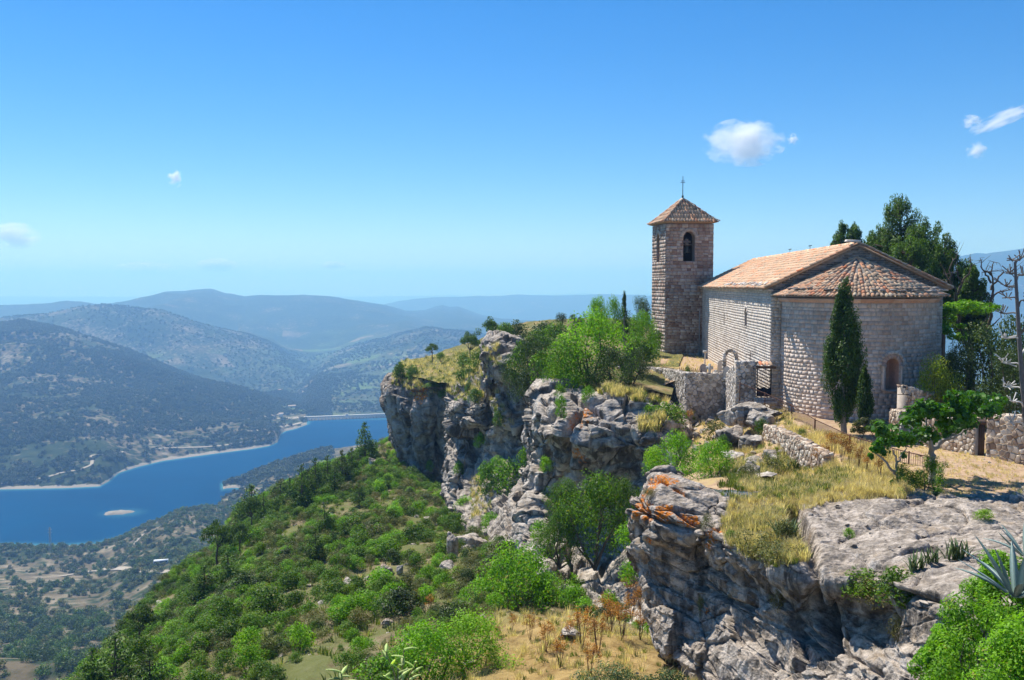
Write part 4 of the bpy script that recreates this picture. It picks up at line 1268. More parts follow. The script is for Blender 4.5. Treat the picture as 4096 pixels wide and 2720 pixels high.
yk.box((0, 0, 0.62), (0.30, 0.2, 0.42), None, .6, .02); yk.box((-0.24, 0, 0.80), (0.26, .18, .2), None, .6, .02); yk.box((0.24, 0, 0.80), (0.26, .18, .2), None, .6, .02); yk.box((0, 0, 0.95), (0.30, 0.2, 0.22), None, .6, .02)
yk.tube([(-0.58, 0, 0.52), (0.58, 0, 0.52)], 0.05)
yk.build('yoke', simple_mat('weathered_yoke', (0.20, 0.18, 0.16), 0.8), bell)
kl = MB(); kl.tube([(0, 0, 0.3), (0, 0, -0.3)], 0.025); kl.tube([(0, 0, -0.27), (0, 0, -0.36)], 0.06)
kl.build('clapper', M_DARK, bell)
# pyramid roof with flared eaves
zt = 8.32
ctr = TC + TD * TS / 2 + TB * TS / 2
prf = [(0.06, zt), (0.9, 7.55), (1.7, 6.80), (2.25, 6.30), (2.7, 5.98)]
pan = MB(); tl = MB(); rg = np.random.default_rng(77)
dirs = [(-TB, TD), (-TD, -TB), (TB, -TD), (TD, TB)]
def tp(nm, sd, r, s, z): q = ctr + nm * r + sd * s; return np.array([q[0], q[1], z])
for nm, sd in dirs:
    for (r0, z0), (r1, z1) in zip(prf[:-1], prf[1:]):
        pan.add([tp(nm, sd, r0, -r0, z0), tp(nm, sd, r0, r0, z0), tp(nm, sd, r1, r1, z1), tp(nm, sd, r1, -r1, z1)], [[0, 1, 2, 3]], 0.3)
    r1, z1 = prf[-1]
    pan.add([tp(nm, sd, r1, -r1, z1), tp(nm, sd, r1, r1, z1), tp(nm, sd, 2.3, 2.3, z1 - 0.13), tp(nm, sd, 2.3, -2.3, z1 - 0.13)], [[0, 1, 2, 3]], 0.3)
    k = -9
    rr = np.array([a for a, b in prf]); zz = np.array([b for a, b in prf])
    for k in range(-9, 10):
        s = k * 0.285
        r0 = max(abs(s) + 0.02, 0.1)
        if r0 > 2.6: continue
        cuts = [r0] + [r for r in rr if r > r0 + 0.15]
        for a, b in zip(cuts[:-1], cuts[1:]):
            za, zb = np.interp(a, rr, zz), np.interp(b, rr, zz)
            e = 0.05 if b == rr[-1] else 0
            sl = math.atan2(za - zb, b - a)
            up = np.array([nm[0] * math.sin(sl), nm[1] * math.sin(sl), math.cos(sl)])
            tile_row(tl, tp(nm, sd, a, s, za), tp(nm, sd, b + e, s, zb), up, 0.24, 0.25, max(1, int(round((b - a) / .38))), 0, ty=rg)
hip = MB()
for nm, sd in dirs:
    hd = nm + sd
    for (r0, z0), (r1, z1) in zip(prf[:-1], prf[1:]):
        tile_row(hip, tp(hd, sd, r0, 0, z0 + .06), tp(hd, sd, r1 + .05, 0, z1 + .06), np.array([0, 0, 1.0]), 0.25, 0.27, 3 if r0 > 1 else 2, 0, ty=rg)
part(pan, 'roof_bed', M_PAN, tower)
part(tl, 'roof_tiles', M_TILE, tower, True, 'orange and cream barrel tiles of the pyramid roof')
part(hip, 'hip_tiles', M_TILE, tower, True)
cr = MB()
c3 = np.array([ctr[0], ctr[1], zt])
cr.tube([c3 + [0, 0, -.05], c3 + [0, 0, .12], c3 + [0, 0, .2], c3 + [0, 0, .32], c3 + [0, 0, .4]], [.2, .13, .07, .13, .05], 10)
cr.tube([c3 + [0, 0, .3], c3 + [0, 0, 2.25]], [.045, .03], 8)
for h_ in (1.62, 1.78):
    w = 0.24 if h_ < 1.7 else 0.18
    cr.tube([c3 + np.array([-w * TD[0], -w * TD[1], h_]), c3 + np.array([w * TD[0], w * TD[1], h_])], .03, 6)
part(cr, 'weather_cross', M_COPPER, tower)
gut = MB(); q = tq(TS - 1.3, -0.08, 0); q0 = drop(q[0], q[1]); gut.tube([(q[0], q[1], -6.8), (q[0], q[1], -2.4)], 0.05)
part(gut, 'drain_pipe', simple_mat('grey_zinc', (0.35, 0.36, 0.38), 0.5, 0.3), tower)
# ------------------------------------------------------------------ leaves
def mat_leaf(name, dark, light, transl=0.3, rough=0.55, warm=None, hue=0.25):
    t = NT(name)
    tone = t.attr('tone')
    p = t.pos()
    n1 = t.noise(p, 0.7, 3, 0.5)
    f = t.math('ADD', t.math('MULTIPLY', tone, 0.65), t.math('MULTIPLY', n1, 0.35))
    col = t.ramp(f, [(0.2, dark), (0.75, light)])
    rd = t.rand()
    k = t.math('MULTIPLY_ADD', rd, 0.6, 0.72)
    col = t.mix(1.0, col, t.n('CombineXYZ', {0: k, 1: k, 2: k}).outputs[0], 'MULTIPLY')
    if warm is not None:
        w = t.ramp(tone, [(0.93, 0.0), (0.95, 1.0)], 'LINEAR')
        col = t.mix(w, col, warm)
        w2 = t.ramp(rd, [(0.80, 0.0), (1.0, hue)])
        col = t.mix(w2, col, warm)
    d = t.n('BsdfPrincipled', {'Base Color': col, 'Roughness': rough, 'Specular IOR Level': 0.25})
    tr = t.n('BsdfTranslucent', {'Color': t.mix(1.0, col, (1.25, 1.35, 0.6), 'MULTIPLY')})
    mx = t.n('MixShader', {0: transl, 1: d.outputs[0], 2: tr.outputs[0]})
    t.link(mx.outputs[0], t.out.inputs['Surface'])
    return t.m

L_BRIGHT = mat_leaf('bright_leaves', (0.06, 0.17, 0.010), (0.235, 0.46, 0.018), 0.42, warm=(0.34, 0.34, 0.04))
L_MID = mat_leaf('green_leaves', (0.035, 0.09, 0.010), (0.145, 0.27, 0.022), 0.38, warm=(0.26, 0.24, 0.04))
L_DARK = mat_leaf('dark_leaves', (0.024, 0.048, 0.014), (0.09, 0.14, 0.034), 0.22)
L_PINE = mat_leaf('pine_needles', (0.022, 0.058, 0.012), (0.13, 0.225, 0.028), 0.28)
L_CYP = mat_leaf('cypress_foliage', (0.018, 0.045, 0.010), (0.090, 0.16, 0.022), 0.15)
L_OLIVE = mat_leaf('olive_scrub', (0.065, 0.08, 0.024), (0.21, 0.225, 0.07), 0.25, warm=(0.22, 0.16, 0.06), hue=0.6)
L_FIG = mat_leaf('fig_leaves', (0.035, 0.12, 0.012), (0.12, 0.30, 0.02), 0.4, 0.4)
L_RUST = mat_leaf('rusty_seed_heads', (0.22, 0.085, 0.015), (0.50, 0.24, 0.05), 0.3)
L_YEL = mat_leaf('yellow_green_leaves', (0.12, 0.19, 0.015), (0.42, 0.50, 0.05), 0.45, warm=(0.5, 0.42, 0.05))
L_STRAW = mat_leaf('straw_blades', (0.42, 0.32, 0.17), (0.80, 0.67, 0.42), 0.45, 0.7)
L_GRASS = mat_leaf('green_blades', (0.08, 0.13, 0.02), (0.26, 0.30, 0.07), 0.3, 0.6)
L_FARTREE = mat_leaf('far_tree_leaves', (0.022, 0.042, 0.014), (0.060, 0.090, 0.026), 0.12)
M_BARK = simple_mat('bark', (0.11, 0.085, 0.065), 0.95, 0, 0.4, 12)
M_BARK_PALE = simple_mat('pale_bark', (0.30, 0.27, 0.24), 0.95, 0, 0.35, 12)

def leaves(centers, radii, n, size, seed, aspect=0.55, up=0.25, tonejit=0.25, shell=0.75, curl=0.0, updir=None):
    """n leaf quads round the given clumps (radii (k,) or (k,3))"""
    rg = np.random.default_rng(seed)
    centers = np.asarray(centers, float); radii = np.asarray(radii, float)
    if radii.ndim == 1: radii = np.repeat(radii[:, None], 3, 1)
    w = (radii[:, 0] * radii[:, 2]); w = w / w.sum()
    k = rg.choice(len(centers), n, p=w)
    d = rg.normal(size=(n, 3)); d /= np.linalg.norm(d, axis=1, keepdims=True)
    r = shell + (1.08 - shell) * rg.random(n) ** 0.8
    r = np.where(rg.random(n) < 0.25, rg.random(n), r)
    p = centers[k] + d * radii[k] * r[:, None]
    nr = d * 0.8 + rg.normal(size=(n, 3)) * 0.55 + np.array([0, 0, up])
    nr /= np.linalg.norm(nr, axis=1, keepdims=True)
    a = rg.normal(size=(n, 3)) if updir is None else np.array([0, 0, 1.0]) * updir + rg.normal(size=(n, 3)) * 0.4 + d * 0.5
    a -= (a * nr).sum(1, keepdims=True) * nr; a /= np.linalg.norm(a, axis=1, keepdims=True) + 1e-9
    b = np.cross(nr, a)
    s = size * rg.uniform(0.6, 1.35, n)[:, None]
    v = np.stack([p - a * s * .5, p + b * s * aspect * .5, p + a * s * .5, p - b * s * aspect * .5], 1)
    v[:, 1] += nr * s * 0.12; v[:, 3] += nr * s * 0.12
    ct = rg.random(len(centers))
    tone = np.clip(ct[k] * 0.5 + 0.25 + rg.normal(0, tonejit, n) , 0, 0.92)
    tone = np.where(rg.random(n) < 0.03, 1.0, tone)
    return v.reshape(-1, 3), np.arange(n * 4).reshape(-1, 4), tone

def leaf_mesh(name, sets, mat):
    vs, fs, ts, o = [], [], [], 0
    for v, f, t in sets:
        vs.append(v); fs.append(f + o); ts.append(t); o += len(v)
    return mesh_np(name, np.concatenate(vs), np.concatenate(fs), mat, False, {'tone': ('FACE', np.concatenate(ts))})

def clumps_dome(n, seed, w=0.5, h=1.0, low=0.08, rr=(0.13, 0.24), jag=0.25, flatbase=0.25):
    rg = np.random.default_rng(seed)
    c = []; r = []
    for i in range(n):
        a = rg.uniform(0, 2 * math.pi); z = rg.uniform(0, 1) ** 0.8
        lump = 1 + jag * math.sin(a * 3 + seed) * 0.5 + rg.uniform(-jag, jag) * .5
        prof = math.sqrt(max(0.0, 1 - (max(0, z - flatbase) / (1 - flatbase)) ** 2)) * (0.75 + 0.25 * min(1, z / 0.2))
        q = rg.uniform(0.35, 0.95) ** 0.5
        rad = rg.uniform(*rr)
        c.append((math.cos(a) * w * prof * q * lump * (1 - rad * .6), math.sin(a) * w * prof * q * lump * (1 - rad * .6), low + (h - low - rad * .7) * z * (1 + rg.uniform(-.08, .1))))
        r.append(rad * w * 2 * 0.9)
    return c, r

def limbs_to(mb, base, targets, r0, seed, wob=0.05, n=5, col=0.5):
    rg = np.random.default_rng(seed)
    base = np.array(base, float)
    for t in targets:
        t = np.array(t, float)
        k = np.linspace(0, 1, n)[:, None]
        ln = np.linalg.norm(t - base)
        pts = base + (t - base) * k
        pts[:, 2] += (np.sin(k[:, 0] * math.pi) * 0.0)
        pts[1:-1] += rg.normal(size=(n - 2, 3)) * wob * ln
        mb.tube(pts, np.linspace(r0, r0 * 0.25, n), 5, col)

# -- unit plant kinds (about 1 m tall, scaled when placed); kind -> list of (crown mesh, trunk mesh)
KINDS = {}
def kind_bush(key, mat, variants, n, leaf, ncl=26, w=0.62, rr=(0.15, 0.26), trunk=True, aspect=0.55, jag=0.4, up=0.25, low=0.05, bark=M_BARK):
    out = []
    for i in range(variants):
        sd = abs(hash(key)) % 1 + sum(ord(ch) for ch in key) * 7 + i * 101
        c, r = clumps_dome(ncl, sd, w, 1.0, low, rr, jag)
        cm = leaf_mesh(key + '_crown', [leaves(c, r, n, leaf, sd, aspect, up)], mat)
        tb = MB(); rg = np.random.default_rng(sd + 5)
        idx = rg.choice(len(c), min(7, len(c)), replace=False)
        limbs_to(tb, (0, 0, -0.12), [c[j] for j in idx], 0.022, sd, 0.06, 4)
        to = tb.build('tmp', bark); tm = to.data; bpy.data.objects.remove(to)
        out.append((cm, tm))
    KINDS[key] = out

kind_bush('bright_shrub', L_BRIGHT, 4, 1500, 0.085)
kind_bush('green_shrub', L_MID, 4, 1500, 0.085)
kind_bush('dark_shrub', L_DARK, 4, 1500, 0.080, w=0.6)
kind_bush('olive_shrub', L_OLIVE, 3, 1200, 0.075, 20, 0.7, jag=0.5)
kind_bush('yellow_shrub', L_YEL, 2, 4000, 0.045, 34)
kind_bush('bright_shrub_fine', L_BRIGHT, 3, 7000, 0.036, 46, rr=(.10, .20), jag=.45)
kind_bush('green_shrub_fine', L_MID, 3, 7000, 0.034, 46, rr=(.10, .20), jag=.45)
kind_bush('dark_shrub_fine', L_DARK, 3, 7000, 0.034, 46, rr=(.10, .20), jag=.45)

def conifer(key, mat, variants, n, leaf, layers=11, w=0.27, seed0=900, low=0.10, irregular=0.35):
    out = []
    for i in range(variants):
        sd = seed0 + i * 31
        rg = np.random.default_rng(sd)
        c, r = [], []
        tb = MB(); tb.tube([(0, 0, -0.06), (0.01, 0, .4), (0, .01, .97)], [.026, .018, .004], 6)
        for L in range(layers):
            z = low + (0.96 - low) * L / (layers - 1)
            rad = w * (1 - z) ** 0.75 * (1 + rg.uniform(-irregular, irregular) * .5) + 0.02
            m = max(2, int(6 * (1 - z) + 2))
            for k in range(m):
                a = rg.uniform(0, 6.28)
                q = rg.uniform(0.55, 1.0)
                e = np.array([math.cos(a) * rad * q, math.sin(a) * rad * q, z + rad * 0.12 + rg.uniform(-.02, .03)])
                c.append(e); r.append((0.035 + rad * 0.33, 0.035 + rad * 0.33, 0.03 + rad * 0.28))
                tb.tube([(0, 0, z - 0.03), e], [.007, .003], 3)
        c.append((0, 0, .95)); r.append((.03, .03, .06))
        cm = leaf_mesh(key + '_crown', [leaves(c, r, n, leaf, sd, 0.35, 0.1, shell=0.6, updir=0.6)], mat)
        to = tb.build('tmp', M_BARK); tm = to.data; bpy.data.objects.remove(to)
        out.append((cm, tm))
    KINDS[key] = out
conifer('pine_tree', L_PINE, 4, 2600, 0.055, w=0.30)

def umbrella(key, mat, variants, n, leaf, seed0=700, stem=0.42):
    out = []
    for i in range(variants):
        sd = seed0 + i * 37; rg = np.random.default_rng(sd)
        c, r = [], []
        for k in range(26):
            a = rg.uniform(0, 6.28); q = rg.uniform(0, 1) ** 0.5
            z = stem + 0.16 + (0.40 - stem * .1) * (1 - q * q) * rg.uniform(0.5, 1)
            c.append((math.cos(a) * 0.44 * q, math.sin(a) * 0.44 * q, z)); s = rg.uniform(.09, .15); r.append((s, s, s * .7))
        tb = MB(); tb.tube([(0, 0, -0.08), (0.03, 0.02, stem * .5), (0.0, 0.0, stem)], [.035, .028, .022], 6)
        limbs_to(tb, (0, 0, stem), [c[j] for j in range(9)], .014, sd, .05, 4)
        cm = leaf_mesh(key + '_crown', [leaves(c, r, n, leaf, sd, .4, .2, updir=.5)], mat)
        to = tb.build('tmp', M_BARK); tm = to.data; bpy.data.objects.remove(to)
        out.append((cm, tm))
    KINDS[key] = out
umbrella('umbrella_pine', L_PINE, 3, 2600, .055)

NAMES = {'bright_shrub': ('shrub', 'shrub'), 'green_shrub': ('shrub', 'shrub'), 'dark_shrub': ('holm_oak', 'tree'), 'olive_shrub': ('scrub_bush', 'shrub'),
         'yellow_shrub': ('shrub', 'shrub'), 'pine_tree': ('pine_tree', 'tree'), 'umbrella_pine': ('pine_tree', 'tree')}
def plant(kind, loc, h, w=None, label=None, name=None, cat=None, group=None, rz=None, var=None, sink=0.04, parts=True, tilt=0.0, fine=False):
    """one plant of a kind: Empty > crown, trunk"""
    nm, ct = NAMES[kind]
    if fine: kind = kind + '_fine'
    name = name or nm; cat = cat or ct
    rg = random
    vs = KINDS[kind]; cm, tm = vs[(var if var is not None else rg.randrange(len(vs))) % len(vs)]
    base_w = {'pine_tree': 0.6, 'umbrella_pine': 1.05}.get(kind, 1.25)
    sx = h if w is None else w / base_w
    rz = rg.uniform(0, 6.28) if rz is None else rz
    loc = Vector(loc) - Vector((0, 0, sink * h))
    if parts:
        e = empty(name, loc, rz, label, cat, group)
        e.scale = (sx, sx, h)
        link('crown', cm, e); link('trunk', tm, e)
        return e
    o = link(name, cm, None, loc, rz); o.scale = (sx, sx, h)
    return tag(o, label, cat, group)

def plant_px(kind, u, vb, vt, wpx, label=None, Y=None, **kw):
    """a plant whose foot shows at (u, vb) and top at row vt"""
    if Y is None:
        p, n, nm = hit(u, vb)
        if p is None: return None
    else:
        p = P(u, vb, Y)
    h = (vb - vt) * p.y / FPX
    if vb - vt > 34 and kind + '_fine' in KINDS: kw['fine'] = True
    return plant(kind, p, h, wpx * p.y / FPX, label, **kw)

# -- scatter by instances for growth nobody could count
def scatter_group(name, variants):
    col = bpy.data.collections.new(name + '_sources')
    for i, me in enumerate(variants):
        o = bpy.data.objects.new('%s_source_%02d' % (name, i), me)
        col.objects.link(o)
    ng = bpy.data.node_groups.new(name, 'GeometryNodeTree')
    ng.interface.new_socket(name='Geometry', in_out='INPUT', socket_type='NodeSocketGeometry')
    ng.interface.new_socket(name='Geometry', in_out='OUTPUT', socket_type='NodeSocketGeometry')
    gi = ng.nodes.new('NodeGroupInput'); go = ng.nodes.new('NodeGroupOutput')
    ci = ng.nodes.new('GeometryNodeCollectionInfo'); ci.inputs['Collection'].default_value = col
    ci.inputs['Separate Children'].default_value = True; ci.inputs['Reset Children'].default_value = True
    ip = ng.nodes.new('GeometryNodeInstanceOnPoints'); ip.inputs['Pick Instance'].default_value = True
    def at(nm, ty):
        a = ng.nodes.new('GeometryNodeInputNamedAttribute'); a.data_type = ty; a.inputs['Name'].default_value = nm
        return a.outputs['Attribute']
    L = ng.links.new
    L(gi.outputs[0], ip.inputs['Points']); L(ci.outputs[0], ip.inputs['Instance'])
    L(at('pick', 'INT'), ip.inputs['Instance Index'])
    L(at('turn', 'FLOAT_VECTOR'), ip.inputs['Rotation'])
    L(at('size', 'FLOAT_VECTOR'), ip.inputs['Scale'])
    L(ip.outputs[0], go.inputs[0])
    return ng

def scatter(name, pts, sizes, variants, label, seed=0, parent=None, tilt=0.0):
    rg = np.random.default_rng(seed)
    n = len(pts)
    me = bpy.data.meshes.new(name)
    me.vertices.add(n)
    me.vertices.foreach_set('co', np.asarray(pts, np.float32).ravel())
    a = me.attributes.new('pick', 'INT', 'POINT'); a.data.foreach_set('value', rg.integers(0, len(variants), n).astype(np.int32))
    a = me.attributes.new('turn', 'FLOAT_VECTOR', 'POINT'); rr = np.stack([rg.normal(0, tilt, n), rg.normal(0, tilt, n), rg.uniform(0, 6.28, n)], -1).astype(np.float32); a.data.foreach_set('vector', rr.ravel())
    a = me.attributes.new('size', 'FLOAT_VECTOR', 'POINT'); a.data.foreach_set('vector', np.asarray(sizes, np.float32).ravel())
    o = link(name, me, parent)
    md = o.modifiers.new('scatter', 'NODES'); md.node_group = scatter_group(name, variants)
    return tag(o, label, None, None, 'stuff')

def tuft_mesh(name, mat, nb, h, spread, bw, seed, droop=0.5):
    rg = np.random.default_rng(seed)
    V, F, T = [], [], []
    for i in range(nb):
        a = rg.uniform(0, 6.28); q = rg.uniform(0, spread)
        b = np.array([math.cos(a) * q, math.sin(a) * q, -0.03])
        hh = h * rg.uniform(.5, 1.15); a2 = a + rg.normal(0, .7)
        d = np.array([math.cos(a2), math.sin(a2), 0]); l = rg.uniform(.1, droop) * hh
        s = np.array([-d[1], d[0], 0]) * bw * rg.uniform(.6, 1.3) / 2
        m = b + d * l * .35 + np.array([0, 0, hh * .6]); t = b + d * l + np.array([0, 0, hh])
        k = len(V) * 1
        V += [b - s, b + s, m + s * .8, m - s * .8, t]
        F += [[k, k + 1, k + 2], [k, k + 2, k + 3], [k + 3, k + 2, k + 4]]
        tn = rg.uniform(0, .9); T += [tn] * 3
    return mesh_np(name, np.array(V), np.array(F), mat, False, {'tone': ('FACE', np.array(T))})
# ------------------------------------------------------------------ rubble walls
def clip_poly(poly, a, b, c):
    """keep the side a*x+b*y <= c"""
    out = []
    for i in range(len(poly)):
        p, q = poly[i], poly[(i + 1) % len(poly)]
        dp, dq = a * p[0] + b * p[1] - c, a * q[0] + b * q[1] - c
        if dp <= 0: out.append(p)
        if dp * dq < 0:
            t = dp / (dp - dq); out.append((p[0] + (q[0] - p[0]) * t, p[1] + (q[1] - p[1]) * t))
    return out

def rubble_cells(L, Hf, size, seed, ax=1.25):
    """irregular stones filling 0..L, bottom(s)..top(s); Hf(s) gives (bottom, top)"""
    rg = np.random.default_rng(seed)
    pts = []
    lo = min(Hf(s)[0] for s in np.linspace(0, L, 9)); hi = max(Hf(s)[1] for s in np.linspace(0, L, 9))
    nx, ny = max(1, int(L / (size * ax))), max(1, int((hi - lo) / size))
    for i in range(-1, nx + 1):
        for j in range(-1, ny + 1):
            pts.append(((i + .5 + .5 * (j % 2) + rg.uniform(-.46, .46)) * L / nx, lo + (j + .5 + rg.uniform(-.45, .45)) * (hi - lo) / ny))
    pts = np.array(pts)
    cells = []
    for k, p in enumerate(pts):
        b, t = Hf(min(max(p[0], 0), L))
        if not (-size < p[0] < L + size) or p[1] < b - size * .5 or p[1] > t + size * .1: continue
        poly = [(max(0, p[0] - size * 1.6), p[1] - size * 1.6), (min(L, p[0] + size * 1.6), p[1] - size * 1.6), (min(L, p[0] + size * 1.6), p[1] + size * 1.6), (max(0, p[0] - size * 1.6), p[1] + size * 1.6)]
        d = np.hypot(pts[:, 0] - p[0], pts[:, 1] - p[1]); idx = np.argsort(d)[1:13]
        for j in idx:
            q = pts[j]; a, bb = q[0] - p[0], q[1] - p[1]
            c = (q[0] ** 2 + q[1] ** 2 - p[0] ** 2 - p[1] ** 2) / 2
            poly = clip_poly(poly, a, bb, c)
            if len(poly) < 3: break
        if len(poly) < 3: continue
        poly = clip_poly(poly, 0, -1, -b) if len(poly) > 2 else poly
        if len(poly) > 2: poly = clip_poly(poly, 0, 1, t + rg.uniform(-.02, .09))
        if len(poly) > 2: cells.append(np.array(poly))
    return cells

def rubble_face(mb, L, Hf, f, size, seed, gap=0.018, proud=0.07, tone=(0, 1), hole=None):
    rg = np.random.default_rng(seed + 1)
    for poly in rubble_cells(L, Hf, size, seed):
        c = poly.mean(0)
        if hole and hole(c[0], c[1]): continue
        r = np.linalg.norm(poly - c, axis=1).mean()
        if r < size * 0.12: continue
        o = c + (poly - c) * max(0.3, 1 - gap / r)
        i = c + (poly - c) * max(0.2, 1 - (gap + 0.035) / r) + rg.uniform(-.006, .006, poly.shape)
        n = len(poly); pr = proud * rg.uniform(.5, 1.3)
        s = np.concatenate([o[:, 0], o[:, 0], i[:, 0], [c[0]]]); h = np.concatenate([o[:, 1], o[:, 1], i[:, 1], [c[1]]])
        d = np.concatenate([np.full(n, -.04), np.full(n, pr * .45), np.full(n, pr), [pr * rg.uniform(1.0, 1.35)]])
        v = f(s, h, d); tn = rg.uniform(*tone)
        mb.add(v, [[k, (k + 1) % n, n + (k + 1) % n, n + k] for k in range(n)] + [[n + k, n + (k + 1) % n, 2 * n + (k + 1) % n, 2 * n + k] for k in range(n)], tn)
        mb.add(v, [[2 * n + k, 2 * n + (k + 1) % n, 3 * n] for k in range(n)], tn)

def rubble_wall(name, pts, tops, bots, thick, size, seed, mat, label, cat='wall', faces=('out',), flipn=False, cope=True, hole=None, mort=None):
    """a free wall along pts (2D) with a top and a foot height at each point; out = the side towards the camera"""
    pts = [np.array(p[:2], float) for p in pts]
    root = empty(name, (pts[0][0], pts[0][1], bots[0]), 0, label, cat)
    st = MB(); body = MB(); cp = MB()
    rg = np.random.default_rng(seed + 9)
    for k in range(len(pts) - 1):
        a, b = pts[k], pts[k + 1]
        L = np.linalg.norm(b - a); d = (b - a) / L
        nm = np.array([d[1], -d[0]])
        if np.dot(nm, -(a + b) / 2) < 0: nm = -nm
        if flipn: nm = -nm
        t0, t1, b0, b1 = tops[k], tops[k + 1], bots[k], bots[k + 1]
        Hf = lambda s, t0=t0, t1=t1, b0=b0, b1=b1, L=L: (b0 + (b1 - b0) * s / L, t0 + (t1 - t0) * s / L)
        def f(s, h, dd, a=a, d=d, nm=nm):
            s = np.asarray(s, float); q = a[None] + s[:, None] * d[None] + np.asarray(dd, float)[:, None] * nm[None]
            return np.stack([q[:, 0], q[:, 1], np.asarray(h, float)], -1)
        hl = (lambda s, h, k=k: hole(k, s, h)) if hole else None
        rubble_face(st, L, Hf, f, size, seed + k * 13, hole=hl)
        if 'back' in faces:
            def g(s, h, dd, a=a, d=d, nm=nm):
                s = np.asarray(s, float); q = a[None] + s[:, None] * d[None] - (np.asarray(dd, float)[:, None] + thick) * nm[None]
                return np.stack([q[:, 0], q[:, 1], np.asarray(h, float)], -1)
            rubble_face(st, L, Hf, g, size, seed + 500 + k * 13)
        if not (hole and any(hole(k, L * x, b0 + 0.5) for x in (.3, .5, .7))):
            q = [np.array([*p, z]) for p, z in ((a, b0), (b, b1), (b, t1 - .05), (a, t0 - .05))]
            r = [np.array([*(p - nm * thick), z]) for p, z in ((a, b0), (b, b1), (b, t1 - .05), (a, t0 - .05))]
            body.add(q + r, [[0, 1, 2, 3], [7, 6, 5, 4], [3, 2, 6, 7], [0, 3, 7, 4], [1, 5, 6, 2]])
        if cope:
            s = 0
            while s < L:
                w = rg.uniform(.6, 1.5) * size
                t = t0 + (t1 - t0) * min(1, (s + w / 2) / L)
                if not (hole and hole(k, s + w / 2, t - 0.1)):
                    for off in ((-.25, -.75) if thick > .35 else (-.5,)):
                        c = a + d * (s + w / 2) + nm * thick * off
                        cp.box((c[0], c[1], t - .02), (w * .95, thick * (.55 if thick > .35 else 1.05), rg.uniform(.10, .2)), [[d[0], d[1], (t1 - t0) / L], [nm[0], nm[1], 0], [0, 0, 1]], rg.uniform(0, 1), .03)
                s += w
    part(st, 'stones', mat, root, True)
    part(body, 'wall_core', mort or M_MORTAR, root)
    if cope: part(cp, 'coping_stones', mat, root, True)
    return root

def XY(u, Y): return ((u - 512) / FPX * Y, Y)

# graveyard terrace wall: far stretch, lit stretch, near stretch, return to the gate
rubble_wall('terrace_wall', [XY(618, 74), XY(664, 69), XY(687, 62.5), XY(727.5, 62.5), XY(736.5, 53.3)],
            [-6.75, -6.45, -6.15, -6.20, -4.70], [-9.0, -9.3, -9.9, -9.9, -8.0], 0.5, 0.24, 300, M_RUB, 'grey mortared rubble terrace wall holding up the graveyard', 'retaining wall')
GZ = -6.62
rubble_wall('gate_wall', [XY(736.5, 53.1), XY(757.3, 53.0)], [-4.55, -4.57], [-8.2, -8.2], 0.55, 0.20, 340, M_RUB, 'short grey rubble wall with the iron cross on it, left of the gate', 'wall', faces=('out', 'back'))
rubble_wall('path_retaining_wall', [XY(766, 46.6), XY(789, 42.6), XY(806, 40.6), XY(828, 38.6)], [-7.30, -7.10, -7.15, -7.35], [-10, -10, -9.6, -9.0], 0.4, 0.18, 360, M_RUBW, 'pale dry-stone wall below the fenced path', 'retaining wall')
rubble_wall('lamp_wall', [XY(908, 45.5), XY(932, 46.5), XY(985, 49)], [-5.15, -5.6, -5.9], [-7.6, -7.6, -7.6], 0.5, 0.18, 380, M_RUBW, 'pale rubble wall stub that carries the wall lamp beside the apse', 'wall')
rubble_wall('yard_wall', [XY(893, 44.2), XY(931, 40.6), XY(979.5, 38.0)], [-6.15, -6.0, -5.7], [-7.5, -7.5, -7.5], 0.5, 0.19, 400, M_RUBW, 'long pale rubble wall behind the fig tree, left of the wooden door', 'wall')
rubble_wall('courtyard_wall', [XY(990.5, 37.6), XY(1030, 36.2), XY(1120, 34.5), XY(1300, 33)], [-5.45, -5.35, -5.3, -5.3], [-7.5, -7.5, -7.5, -7.5], 0.5, 0.2, 420, M_RUBW, 'tall rough rubble wall right of the wooden door', 'wall')

def planks(root, name, o, d, w, h, n, mat, th=0.05, seed=1):
    rg = np.random.default_rng(seed)
    d = np.array(d, float)
    for k in range(n):
        m = MB(); c = np.array(o, float) + np.array([d[0], d[1], 0]) * (w * (k + .5) / n) + np.array([0, 0, h / 2])
        m.box(c, (w / n - .012, th * rg.uniform(.8, 1.2), h + rg.uniform(-.02, .02)), [[d[0], d[1], 0], [-d[1], d[0], 0], [0, 0, 1]], rg.uniform(0, 1), .004)
        part(m, name, mat, root)
M_WOOD = simple_mat('old_dark_wood', (0.10, 0.065, 0.045), 0.85, 0, 0.45, 9)
dl = np.array(XY(980.2, 38.1)); dr = np.array(XY(990.0, 37.7)); dd = dr - dl; dw = np.linalg.norm(dd); dd /= dw
door = empty('wooden_door', (*dl, -7.25), 0, 'dark weathered plank door in the rubble wall at the right', 'door')
planks(door, 'plank', (dl[0], dl[1] + .12, -7.3), dd, dw, 1.45, 4, M_WOOD)
m = MB(); m.box((*((dl + dr) / 2 + [0, .1]), -5.80), (dw + .35, .35, .16), [[dd[0], dd[1], 0], [-dd[1], dd[0], 0], [0, 0, 1]]); part(m, 'lintel', M_WOOD, door)
m = MB(); m.tube([(dl[0] + dw * .82, dl[1] + .04, -6.5), (dl[0] + dw * .82, dl[1] + .0, -6.6)], .02); part(m, 'handle', M_DARK, door)

